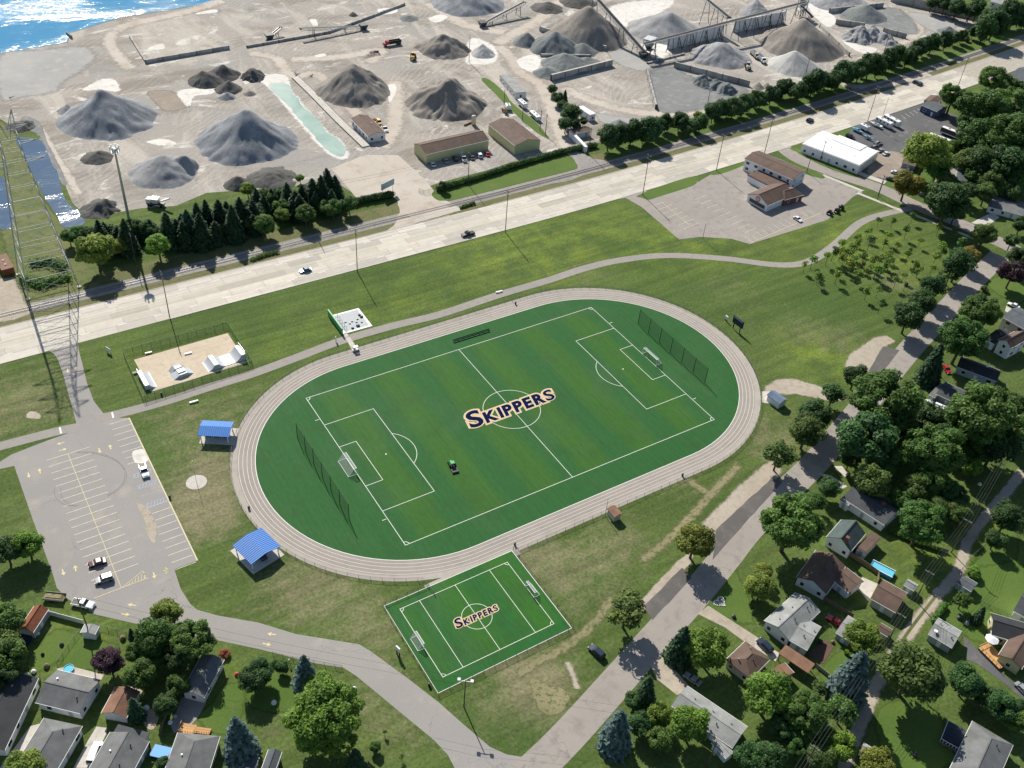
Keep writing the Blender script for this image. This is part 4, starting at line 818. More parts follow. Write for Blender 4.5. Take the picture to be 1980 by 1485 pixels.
# ------------------------------------------------------------------ fitness court
fa, fb, fc, fd = pts([(640, 975), (830, 928), (938, 1057), (720, 1118)], 'f')
fo = empty('fitness_court', fd, math.atan2(fc.y-fd.y, fc.x-fd.x), 'pale fitness court slab with a green climbing wall beside the bike path', 'fitness court')
FL, FW = (fc-fd).length, (fa-fd).length
MB().box(0, FL, 0, FW, 0, .1).build('slab', 'white_paint', fo); MB().box(.8, FL-.8, .8, FW-.8, .1, .115).build('court_floor', 'siding_grey', fo)
wl = MB().box(-.7, -.2, -.2, FW+.6, 0, 2.6).build('climbing_wall', 'green_metal', fo, bevel=.06)
for i in range(7): MB().box(-.2, -.16, .4+i*1.35, 1.3+i*1.35, .5, 1.9).build('wall_panel', 'white_paint' if i % 2 else 'green_metal', wl)
for i in range(5):
    y = .8+i*2; MB().tube((-.2, y, 2.4), (1.6, y, 2.4), .06).tube((1.6, y, 2.4), (1.6, y, 0), .06).build('pull_up_bar', 'dark_steel', fo)
for i, (x, y, s) in enumerate(((4, 1.5, .5), (6.2, 2.0, .65), (9.2, 7.6, .5), (9.4, 6.3, .6), (4.2, 4.4, .35), (5.4, 5.2, .35), (6.6, 4.2, .35), (7.6, 5.6, .35), (3.2, 5.8, .35), (8.2, 3.4, .35))):
    MB().frust((x-s, x+s, y-s*.6, y+s*.6), (x-s*.8, x+s*.8, y-s*.5, y+s*.5), .11, .11+s*.9).build('exercise_block', 'dark_steel' if s > .4 else 'steel', fo, bevel=.04)
# ------------------------------------------------------------------ skate park
ka, kb_, kc, kd = pts([(256, 697), (435, 647), (478, 702), (292, 758)])
ks = empty('skate_park_slab', kd, math.atan2(kc.y-kd.y, kc.x-kd.x), 'tan concrete skate park slab inside a green fence', 'skate park')
KL, KW = (kc-kd).length, (ka-kd).length; patchy('tan_concrete', (.5, .42, .31), (.56, .475, .36), (.44, .375, .28), .1, .5, 3, fine=.06)
MB().box(0, KL, 0, KW, 0, .1).build('slab', 'tan_concrete', ks)
fence('skate_park_fence', pts([(239, 686), (441, 632), (489, 706), (278, 776)]), 2.2, 3.0, 'green mesh fence enclosing the skate park', 'chain_green', 'green_post', closed=True)
def ramp(p, rz, W, prof, label, m='siding_white', deck=None):
    o = empty('skate_ramp', Vector((pt(p).x, pt(p).y, .1)), rz, label, 'ramp')
    MB().prism(prof, -W/2, W/2).build('ramp_body', m, o)
    if deck:
        x0, x1, z = deck
        for s in (-1, 1): MB().tube((x0, s*W/2, z+1), (x1, s*W/2, z+1), .04).tube((x0, s*W/2, z), (x0, s*W/2, z+1), .04).tube((x1, s*W/2, z), (x1, s*W/2, z+1), .04).build('guard_rail', 'galv', o)
    return o
kz = math.atan2(kc.y-kd.y, kc.x-kd.x)
qp = lambda R, d, n=8: [(0, 0), (-d, 0), (-d, R*.75)]+[(R*math.sin(t)*1.0-0.0, R*(1-math.cos(t))) for t in []]
def quarter(R, d):
    P = [(-d, 0), (-d, R), (0, R)]
    for i in range(1, 9):
        t = (PI/2*.86)*(1-i/8); P.append((R*1.15*(1-math.sin(t)/math.sin(PI/2*.86)), R*(1-math.cos(t))/(1-math.cos(PI/2*.86))))
    P[-1] = (R*1.15, .02); P.append((R*1.15, 0)); return P
plain('ramp_grey', (.5, .53, .55), .45, var=.06)
def curve_pts(x0, z0, x1, z1, n=6, up=True):
    """quarter-pipe curve between two heights"""
    return [(x0+(x1-x0)*i/n, z0+(z1-z0)*((i/n)**2 if up else 1-(1-i/n)**2)) for i in range(n+1)]
ea, eb = pt(('e', 1550, 1370)), pt(('e', 1835, 1275)); Lr = (eb-ea).length/10.8; er = math.atan2(eb.y-ea.y, eb.x-ea.x)
hp = empty('half_pipe', Vector(((ea.x+eb.x)/2, (ea.y+eb.y)/2, .1)), er, 'pale grey half pipe with a spine at the highway end of the skate park', 'ramp'); hp.scale = (Lr, 1, 1); Wr = 5.6
prof = [(-5.4, 0)]+curve_pts(-5.4, .02, -3.5, 1.7)+[(-2.3, 1.7)]+[(x, z) for x, z in curve_pts(-2.3, 1.7, -.4, .12, up=False)]+[(2.0, .12)]+curve_pts(2.0, .12, 4.2, 2.2)+[(5.4, 2.2), (5.4, 0)]
MB().prism(prof, -Wr/2, Wr/2).build('ramp_body', 'ramp_grey', hp)
MB().box(-3.5, -2.3, -Wr/2, Wr/2, 1.7, 1.76).build('spine_deck', 'white_paint', hp); MB().box(4.2, 5.4, -Wr/2, Wr/2, 2.2, 2.26).build('platform_deck', 'white_paint', hp)
MB().tube((5.35, -Wr/2, 3.2), (5.35, Wr/2, 3.2), .05).tube((5.35, -Wr/2, 2.2), (5.35, -Wr/2, 3.2), .05).tube((5.35, Wr/2, 2.2), (5.35, Wr/2, 3.2), .05).build('guard_rail', 'galv', hp)
fb_ = empty('skate_funbox', Vector((*pt(('e', 1365, 1410)).xy, .1)), kz+.1, 'grey and white skate funbox in the middle of the slab', 'ramp')
MB().prism([(-3.3, 0), (-1.2, 1.15), (1.2, 1.15), (3.3, 0)], -2.5, .7).build('main_ramp', 'ramp_grey', fb_); MB().prism([(-2.8, 0), (-1.3, 1.45), (1.0, 1.45), (2.4, 0)], .72, 3.0).build('side_ramp', 'siding_grey', fb_); MB().box(-1.15, 1.15, -1.6, .2, 1.15, 1.5).build('ledge', 'white_paint', fb_); MB().box(-1.2, .9, .8, 1.9, 1.45, 1.52).build('top_deck', 'white_paint', fb_)
qa, qb = pt(('i', 1045, 15)), pt(('i', 1105, 125)); Wq = (qb-qa).length
q3 = empty('quarter_pipe', Vector(((qa.x+qb.x)/2, (qa.y+qb.y)/2, .1)), math.atan2(qb.y-qa.y, qb.x-qa.x)+PI/2, 'pale grey quarter pipe at the parking lot end of the skate park', 'ramp')
MB().prism([(-1.3, 0), (-1.3, 1.7), (0, 1.7)]+curve_pts(0, 1.7, 2.3, .02, up=False)+[(2.3, 0)], -Wq/2, Wq/2).build('ramp_body', 'ramp_grey', q3); MB().box(-1.3, 0, -Wq/2, Wq/2, 1.7, 1.76).build('platform_deck', 'white_paint', q3)
MB().tube((-1.25, -Wq/2, 2.7), (-1.25, Wq/2, 2.7), .05).tube((-1.25, -Wq/2, 1.7), (-1.25, -Wq/2, 2.7), .05).tube((-1.25, Wq/2, 1.7), (-1.25, Wq/2, 2.7), .05).build('guard_rail', 'galv', q3)
o = empty('sand_box', pt(('e', 1025, 1415)), kz, 'small brown wooden box outside the skate park quarter pipe', 'box'); MB().box(-.8, .8, -.4, .4, 0, .5).build('body', 'wood_fence', o); MB().box(-.85, .85, -.45, .45, .5, .56).build('lid', 'wood_grey', o)
# ================================================================== buildings
_win = {}
def window(par, x, y, z, w_, h, nrm, m='glass_dark'):
    """glazing set in a white frame; nrm in 'nsew' of the local frame"""
    key = (round(w_, 2), round(h, 2))
    if key not in _win:
        a = MB().box(-w_/2, w_/2, -.03, .03, -h/2, h/2).mesh('window'); a.materials.append(MATS['glass_dark'])
        f = MB()
        for x0, x1, z0, z1 in ((-w_/2-.1, -w_/2, -h/2-.1, h/2+.1), (w_/2, w_/2+.1, -h/2-.1, h/2+.1), (-w_/2, w_/2, h/2, h/2+.1), (-w_/2, w_/2, -h/2-.12, -h/2)): f.box(x0, x1, -.06, .06, z0, z1)
        f = f.mesh('frame'); f.materials.append(MATS['white_paint']); _win[key] = (a, f)
    o = link('window', _win[key][0], None, par, (x, y, z)); o.rotation_euler.z = {'n': PI, 's': 0, 'e': PI/2, 'w': -PI/2}[nrm]
    link('frame', _win[key][1], None, o)
def slope_block(a, t): return a+[(x, y, z+t) for x, y, z in a]
def house(name, A, B, C_, eh, rise, wall, roof, label, ridge='AB', hip=0, win=2, cat='house', over=.35, flat=False, chimney=None, door=True, vents=0, open_=False, into=None):
    a, b, c = pt(A, eh), pt(B, eh), pt(C_, eh)
    u = b-a; v = c-b; L, W = u.length, v.length; ctr = (a+c)/2
    rz = math.atan2(u.y, u.x)
    s = 1 if u.x*v.y-u.y*v.x > 0 else -1; pv = Vector((-u.y, u.x, 0)).normalized()*s; W = max(1.5, v.dot(pv)); ctr = a+u/2+pv*W/2
    if ridge != 'AB': rz += PI/2; L, W = W, L
    o = empty(name, (ctr.x, ctr.y, 0), rz, label, cat)
    l, w_ = L/2-over, W/2-over
    if flat:
        if not open_: MB().box(-l, l, -w_, w_, 0, eh).build('wall', wall, o)
        else:
            for i in (-1, 1):
                for j in (-1, 1): MB().box(i*l-.1, i*l+.1, j*w_-.1, j*w_+.1, 0, eh).build('post', wall, o)
        MB().box(-L/2, L/2, -W/2, W/2, eh, eh+.22).build('roof', roof, o)
        if rise: MB().box(-L/2+.35, L/2-.35, -W/2+.35, W/2-.35, eh+.22, eh+.22+rise).build('roof_deck', roof, o)
    else:
        k = rise/(W/2); g_ = rise-k*over*0
        wb = MB()
        if hip: wb.box(-l, l, -w_, w_, 0, eh+k*over*.5)
        else: wb.prism([(-w_, 0), (w_, 0), (w_, eh+k*over), (0, eh+rise-.02), (-w_, eh+k*over)], -l, l, 'x')
        wb.build('wall', wall, o)
        h = min(hip*W/2, L/2-.1) if hip else 0
        for q in (-1, 1):
            f = [(-L/2, q*W/2, eh), (L/2, q*W/2, eh), (L/2-h, 0, eh+rise), (-L/2+h, 0, eh+rise)]
            MB().add(slope_block(f, .16), [(0, 1, 2, 3), (4, 5, 6, 7), (0, 1, 5, 4), (1, 2, 6, 5), (2, 3, 7, 6), (3, 0, 4, 7)]).build('roof_slope', roof, o)
            if h: MB().add(slope_block([(q*L/2, -W/2, eh), (q*L/2, W/2, eh), (q*(L/2-h), 0, eh+rise)], .16), [(0, 1, 2), (3, 4, 5), (0, 1, 4, 3), (1, 2, 5, 4), (2, 0, 3, 5)]).build('roof_hip', roof, o)
        MB().bar((-L/2+h, 0, eh+rise+.17), (L/2-h, 0, eh+rise+.17), .3, .06).build('ridge_cap', roof, o)
        for q in (-1, 1): MB().bar((-L/2, q*(W/2+.05), eh+.05), (L/2, q*(W/2+.05), eh+.05), .12, .14).build('gutter', 'white_paint', o)
    if win and not open_:
        n = max(1, int(L/4)); storeys = 2 if eh > 4.6 else 1
        for st_ in range(storeys):
            z = 1.55+st_*2.7
            for i in range(n):
                x = -l+(i+.5)*2*l/n+random.uniform(-.3, .3)
                for q, nr in ((-1, 's'), (1, 'n')):
                    if door and st_ == 0 and i == n//2 and q < 0: continue
                    window(o, x, q*(w_+.03), z, random.choice((.9, 1.2, 1.6)), 1.2, nr)
            for q, nr in ((-1, 'w'), (1, 'e')):
                for y in ((-.28, .28) if W > 6 else (0,)): window(o, q*(l+.03), y*W, z, 1.0, 1.2, nr)
    if door and not open_:
        x = -l+(max(1, int(L/4))//2+.5)*2*l/max(1, int(L/4)); d = MB().box(x-.5, x+.5, -w_-.06, -w_, .1, 2.15).build('door', 'siding_grey' if wall == 'siding_white' else 'white_paint', o); MB().box(x+.3, x+.38, -w_-.1, -w_-.06, 1.05, 1.13).build('handle', 'galv', d)
    if chimney: x, y, ch, m = chimney; MB().box(x-.4, x+.4, y-.4, y+.4, eh*.5, eh+rise+ch).box(x-.48, x+.48, y-.48, y+.48, eh+rise+ch, eh+rise+ch+.12).build('chimney', m, o)
    for i in range(vents):
        x = -L*.3+i*L*.6/max(1, vents-1) if vents > 1 else 0; y = -W*.18*(1 if i % 2 else -1); z = (eh+.2) if flat else eh+rise*(1-abs(y)/(W/2))
        MB().tube((x, y, z), (x, y, z+.55), .13, n=8).tube((x, y, z+.55), (x, y, z+.65), .2, n=8).build('roof_vent', 'dark_trim' if i % 2 else 'galv', o)
    if into is not None:      # an extension belongs to its house: hand its parts over
        M = lambda q: Matrix.Translation(q.location) @ Matrix.Rotation(q.rotation_euler.z, 4, 'Z')
        R = M(into).inverted() @ M(o)
        for ch in list(o.children):
            B = R @ M(ch); ch.parent = into; ch.location = B.translation; ch.rotation_euler.z = B.to_euler().z
        bpy.data.objects.remove(o); return into
    return o
def hand_over(o, into):
    M = lambda q: Matrix.Translation(q.location) @ Matrix.Rotation(q.rotation_euler.z, 4, 'Z')
    R = M(into).inverted() @ M(o)
    for ch in list(o.children):
        B = R @ M(ch); ch.parent = into; ch.location = B.translation; ch.rotation_euler.z = B.to_euler().z
    bpy.data.objects.remove(o)
T = lambda t, *P: [(t, *p) for p in P]
H_ = house
def garage_door(o, x0, x1, y, z1, axis='y'):
    d = MB().box(x0, x1, y-.05, y+.05, .05, z1).build('garage_door', 'white_paint', o)
    for i in range(1, 4): MB().box(x0, x1, y-.07, y+.07, .05+z1*i/4-.02, .05+z1*i/4).build('panel_joint', 'siding_grey', d)
# lower left gardens
last_ = H_('house', *T('m', (260, 1005), (590, 1085), (735, 838)), 2.9, 1.7, 'siding_white', 'roof_grey', 'white house with two-tone grey gable roof behind a pale patio with a blue tub', vents=2)
o = H_('garage', *T('m', (745, 1085), (850, 890), (1030, 928)), 2.6, 1.3, 'siding_white', 'roof_rust', 'small garage with faded brown roof beside flower beds', win=0, cat='garage')
last_ = o
last_ = H_('garage', *T('m', (1335, 930), (1490, 650), (1655, 682)), 2.7, 1.0, 'siding_white', 'roof_grey', 'long white workshop with dark grey roof beside a clipped lawn', cat='garage', win=1)
last_ = H_('house', *T('m', (90, 1500), (325, 1118), (632, 1135)), 2.9, 2.0, 'siding_white', 'roof_grey', 'grey hip-roofed house next to a pale blue-grey drive', hip=.8, vents=2)
last_ = H_('house', *T('m', (600, 1590), (812, 1222), (1100, 1290)), 2.9, 1.9, 'siding_grey', 'roof_grey', 'grey shingled house with dark rear extension beside a white van', vents=4)
H_('extension', *T('m', (835, 1226), (872, 1166), (1112, 1216)), 2.6, 0, 'siding_grey', 'roof_char', 'flat charcoal-roofed extension behind the grey shingled house', flat=True, cat='extension', win=0, into=last_)
last_ = H_('house', *T('m', (1180, 1600), (1310, 1226), (1605, 1300)), 2.9, 2.0, 'siding_beige', 'roof_grey', 'grey-roofed house with a wooden deck beside the tall blue spruce', hip=.6, vents=1)
last_ = H_('shed', *T('m', (135, 470), (252, 296), (335, 352)), 2.4, 1.3, 'siding_grey', 'rust', 'rust-red gambrel shed by the loaded trailer', win=0, cat='shed', over=.15)
last_ = H_('shed', *T('m', (592, 492), (626, 428), (726, 452)), 2.2, .5, 'siding_white', 'roof_light', 'small white garden shed on the lawn below a power pole', win=0, cat='shed', over=.15)
last_ = H_('house', *T('m', (-330, 1330), (-60, 800), (262, 872)), 2.9, 1.6, 'siding_white', 'roof_dark', 'long house with roof coloured dark for shadow beside a pale board fence', win=1)  # dark shingle stands in for the shadow lying over this roof
H_('porch_roof', *T('m', (1790, 1475), (1830, 1390), (1904, 1420)), 2.4, .3, 'siding_white', 'roof_slate', 'small blue-grey shed roof beside the tall blue spruce', win=0, cat='shed')
last_ = H_('house', *T('n', (60, 1600), (150, 1350), (250, 1360)), 2.7, .8, 'siding_white', 'roof_slate', 'blue-grey roofed annex below the bushy maple', win=1)
# right-hand street
last_ = H_('house', *T('l', (640, 925), (952, 1128), (1052, 995)), 3.0, 1.5, 'siding_white', 'roof_char', 'long white house with charcoal gable roof next to the green-roofed cottage', chimney=(3, .6, .7, 'brick'), vents=2)
H_('porch', *T('l', (622, 938), (688, 985), (770, 862)), 2.7, .6, 'siding_white', 'roof_light', 'pale grey porch roof on the front of the charcoal-roofed house', cat='porch', win=1, into=last_)
last_ = H_('house', *T('l', (523, 1215), (703, 1322), (808, 1186)), 3.4, 2.6, 'siding_white', 'roof_green', 'white cottage with steep dark green roof and brick chimney', ridge='BC', chimney=(-3.6, -1.4, .7, 'brick'))
H_('extension', *T('l', (742, 1290), (820, 1340), (922, 1216)), 2.7, .1, 'siding_white', 'roof_brown', 'flat brown-roofed extension behind the green-roofed cottage', flat=True, cat='extension', into=last_)
last_ = H_('house', *T('p', (303, 82), (525, 208), (735, 40)), 3.0, 2.0, 'siding_white', 'roof_brown', 'wide white house with brown roof, in deep tree shade, by a concrete patio', ridge='BC', vents=2)
H_('house_wing', *T('p', (560, 95), (690, 200), (775, 92)), 2.9, 1.1, 'siding_white', 'roof_brown', 'brown-roofed wing opening on the concrete patio', cat='house wing', into=last_)
last_ = H_('house', *T('p', (65, 405), (250, 548), (440, 300)), 3.0, 1.5, 'siding_white', 'roof_light', 'pale grey roofed white house between two driveways, front toward the dark blue car', ridge='BC', vents=4)
H_('house_wing', *T('p', (255, 548), (385, 622), (508, 462)), 2.9, .9, 'siding_white', 'roof_light', 'pale grey roofed wing above a shaded brick terrace', ridge='AB', vents=3, cat='house wing', into=last_)
o = H_('garage', *T('p', (850, 240), (1035, 345), (1148, 215)), 2.8, 1.3, 'siding_beige', 'roof_brown', 'wide brown-roofed garage at the end of the concrete patio', win=0, cat='garage')
last_ = o
last_ = H_('shed', *T('p', (592, 490), (705, 560), (800, 435)), 2.5, .8, 'siding_grey', 'roof_light', 'pale grey garage beside a parked red car', win=0, cat='garage')
last_ = H_('shed', *T('p', (890, 470), (975, 522), (1012, 470)), 2.1, .5, 'siding_beige', 'roof_brown', 'tiny brown garden shed by the alley', win=0, cat='shed', over=.15)
last_ = H_('carport', *T('p', (172, 645), (388, 790), (436, 720)), 2.6, 0, 'wood_fence', 'roof_rust', 'long flat brown carport beside the dark blue car', flat=True, cat='carport', open_=True)
last_ = H_('shed', *T('p', (120, 765), (190, 842), (256, 752)), 2.4, .4, 'siding_beige', 'roof_rust', 'low brown lean-to behind the carport', win=0, cat='shed', over=.15)
last_ = H_('house', *T('o', (1688, 690), (1868, 832), (2040, 712)), 2.9, 1.6, 'siding_beige', 'roof_brown', 'brown hip-roofed house behind the bright green tree', ridge='BC', hip=.8, vents=3)
last_ = H_('house', *T('o', (1288, 1030), (1738, 1342), (1852, 1186)), 3.0, 1.1, 'siding_white', 'roof_light', 'long pale grey roofed house beside a silver car', vents=5)
H_('house_wing', *T('o', (1580, 1300), (1690, 1420), (1740, 1350)), 2.5, .4, 'siding_white', 'roof_light', 'low grey lean-to at the end of the long pale roofed house', win=0, cat='house wing', into=last_)
last_ = H_('house', *T('p', (1380, 1600), (1600, 1140), (1892, 1330)), 3.0, 2.0, 'siding_white', 'roof_grey', 'large grey-roofed house with a railed shaded deck', hip=.7, vents=2)
last_ = H_('shed', *T('p', (772, 1350), (930, 1450), (965, 1405)), 2.3, .4, 'siding_white', 'roof_light', 'pale narrow shed under a bright green tree', win=0, cat='shed', over=.15)
last_ = H_('garage', *T('p', (1272, 500), (1450, 605), (1535, 490)), 2.7, 1.0, 'siding_grey', 'roof_light', 'grey garage with a dish on its roof at the end of the black driveway', win=0, cat='garage', vents=2)
last_ = H_('house', *T('p', (1738, 505), (1990, 580), (2060, 440)), 3.0, 1.6, 'siding_yellow', 'roof_dark', 'yellow house with dark roof behind an orange timber deck')
H_('house_wing', *T('p', (1790, 655), (1960, 760), (2080, 560)), 3.0, 1.4, 'siding_yellow', 'roof_brown', 'yellow wing with brown roof beside the black driveway', ridge='BC', cat='house wing', into=last_)
last_ = H_('house', *T('p', (1898, 330), (2060, 420), (2130, 250)), 3.0, 1.4, 'siding_white', 'roof_char', 'charcoal-roofed house at the edge of the mown back lawn')
last_ = H_('shed', *T('p', (1486, 125), (1592, 190), (1640, 130)), 2.2, .5, 'siding_grey', 'roof_slate', 'slate-grey garden shed on the back lawn by the alley', win=0, cat='shed', over=.15)
last_ = H_('shed', *T('p', (1092, 140), (1170, 185), (1202, 140)), 2.1, .8, 'siding_grey', 'roof_light', 'small pale shed by the alley beside the pool garden', win=0, cat='shed', over=.15)
last_ = H_('house', *T('h', (1818, 965), (2000, 1065), (2060, 960)), 5.4, 1.5, 'siding_beige', 'roof_slate', 'tall beige house with slate-blue roof beside a white car')
last_ = H_('house', *T('h', (1688, 1120), (1760, 1165), (1850, 1060)), 3.1, 1.6, 'siding_white', 'roof_dark', 'white house wing with nearly black roof, left of the white gable', win=1)
last_ = H_('house', *T('h', (1786, 1135), (1885, 1195), (1962, 1100)), 5.2, 1.8, 'siding_white', 'roof_brown', 'white gabled two-storey house with grey-brown roof', ridge='BC')
last_ = H_('house', *T('h', (1482, 1330), (1780, 1440), (1850, 1375)), 2.9, 1.4, 'siding_blue', 'roof_dark', 'long blue-grey house with black roof beside a red car', chimney=(2.2, .8, .5, 'siding_white'))
last_ = H_('house', *T('l', (1330, 160), (1500, 240), (1570, 150)), 2.9, 1.4, 'siding_grey', 'roof_char', 'grey house with charcoal roof beside a white boat', vents=1)
H_('porch', *T('l', (1278, 165), (1325, 190), (1375, 85)), 2.6, .5, 'siding_grey', 'roof_grey', 'grey front porch on the house by the white boat', win=0, cat='porch', into=last_)
last_ = H_('house', *T('h', (1712, 150), (2010, 230), (2060, 140)), 2.7, .9, 'siding_white', 'roof_grey', 'low ranch house with grey roof across the side street')
last_ = H_('house', *T('d', (1860, 560), (2030, 620), (2080, 520)), 3.0, 1.8, 'siding_grey', 'roof_slate', 'slate-roofed house by the highway beyond the trees', win=1)
# shops on the highway
o = H_('restaurant', *T('d', (-80, 1170), (275, 1325), (330, 1240)), 5.6, 1.3, 'siding_white', 'roof_brown', 'white restaurant with brown roofs and a round red emblem on its gable', cat='restaurant', door=False)
last_ = o
r2 = H_('restaurant_wing', *T('h', (-60, 60), (95, 145), (215, 25)), 3.2, 2.6, 'siding_white', 'roof_brown', 'white gabled restaurant front with a round red emblem', ridge='BC', cat='restaurant', win=0)
xm = min(v.co.x for c_ in r2.children if c_.name.startswith('wall') for v in c_.data.vertices)
MB().tube((xm-.06, 0, 3.6), (xm, 0, 3.6), 1.25, n=28).build('emblem', 'car_red', r2); MB().tube((xm-.09, 0, 3.6), (xm-.06, 0, 3.6), .85, n=24).build('emblem_centre', 'siding_beige', r2); MB().box(xm-.1, xm-.03, -4.2, 4.2, .7, 2.3).build('shop_window', 'glass_dark', r2); hand_over(r2, last_)
H_('restaurant_wing', *T('h', (215, 105), (360, 65), (330, -10)), 3.0, 1.9, 'brick', 'roof_brown', 'brick-walled restaurant end with brown hip roof', hip=.8, cat='restaurant', win=1, into=last_)
H_('restaurant_wing', *T('d', (-60, 1290), (150, 1400), (260, 1300)), 3.0, .2, 'siding_white', 'roof_brown', 'low flat brown roof between the two restaurant blocks', flat=True, cat='restaurant', win=0, into=last_)
fr_ = H_('shop', *T('d', (345, 1062), (770, 1225), (888, 1110)), 4.2, .25, 'siding_white', 'roof_white', 'low shop with bright white flat roof at the side street corner', flat=True, cat='shop', over=.2, vents=4, win=3)
last_ = fr_
H_('shop_wing', *T('d', (560, 1030), (770, 1115), (890, 1105)), 4.6, .2, 'siding_white', 'roof_white', 'slightly taller rear half of the white-roofed shop', flat=True, cat='shop', over=.1, win=0, into=last_)
for q in ((590, 1010),): pass
b3 = H_('office', *T('d', (1218, 775), (1340, 825), (1402, 780)), 3.4, 1.0, 'blue_wall', 'roof_slate', 'dark blue dealer office with pale blue-grey roof', cat='office', win=1)
last_ = b3
H_('office_wing', *T('d', (1240, 740), (1290, 700), (1385, 730)), 3.2, .9, 'blue_wall', 'roof_brown', 'brown-roofed rear of the dark blue dealer office', cat='office', win=0, into=last_)
last_ = H_('garage', *T('d', (1080, 1195), (1180, 1225), (1230, 1160)), 2.7, .8, 'siding_grey', 'roof_brown', 'small brown-roofed garage under the yellow-green tree behind the dealer lot', win=0, cat='garage')
last_ = H_('house', *T('d', (1480, 1320), (1660, 1360), (1700, 1290)), 2.9, .9, 'siding_grey', 'roof_slate', 'grey-roofed house half hidden by trees near the dealer lot', win=1)
last_ = H_('house', *T('d', (1730, 10), (1840, 40), (1870, -10)), 3.0, 1.2, 'siding_white', 'roof_light', 'pale house beyond the quarry boundary wall', win=1)
# stone yard buildings
last_ = H_('scale_house', *T('b', (772, 897), (905, 1035), (1026, 992)), 3.1, 1.3, 'siding_white', 'roof_brown', 'white scale house with brown roof beside the settling pond road', cat='office', vents=1)
ys = H_('steel_shed', *T('b', (1345, 1170), (1822, 1060), (1756, 975)), 4.6, 2.0, 'yellow_metal', 'roof_brown', 'long pale yellow steel shed with brown roof and cars parked in front', cat='shed', win=0, over=.2)
last_ = ys
ys2 = H_('steel_shed', *T('c', (135, 1075), (327, 1033), (160, 870)), 4.6, 1.7, 'yellow_metal', 'roof_brown', 'pale yellow steel shed with brown roof near the haul road', ridge='BC', cat='shed', win=0, over=.2)
last_ = ys2
tl = H_('site_trailer', *T('c', (22, 555), (140, 690), (200, 660)), 3.0, .1, 'siding_white', 'roof_light', 'long white mobile office with small windows beside a grass strip', flat=True, cat='trailer', over=.05, win=2)
last_ = tl
last_ = H_('yard_hut', *T('c', (575, 985), (700, 960), (680, 925)), 3.0, .6, 'siding_white', 'roof_brown', 'white-walled yard hut with patched brown roof', cat='hut', win=0)
last_ = H_('yard_wall', *T('c', (535, 965), (650, 1085), (662, 1078)), 2.6, 0, 'siding_white', 'white_paint', 'white screen wall of the yard hut with a blue sign', flat=True, cat='wall', win=0, over=.02, door=False)
o = H_('office_trailer', *T('c', (595, 790), (690, 850), (716, 830)), 3.2, .1, 'siding_white', 'roof_white', 'white trailer with dark windows between the dark trees and gravel yard', flat=True, cat='trailer', over=.05, win=2)
last_ = o
# blue panel of the screen wall
a_, b_ = pt(('c', 600, 1050)), pt(('c', 640, 1090)); sg = empty('sign', (a_+b_)/2, math.atan2(b_.y-a_.y, b_.x-a_.x), 'blue and white sign board on the yard screen wall', 'sign'); sg.location += Matrix.Rotation(sg.rotation_euler.z, 3, 'Z') @ Vector((0, -.35, 0))
MB().box(-1.5, 1.5, -.05, .05, .4, 2.2).build('sign_panel', 'tarp_blue', sg); MB().box(-1.2, 1.2, -.07, -.05, 1.2, 1.5).build('white_band', 'white_paint', sg)
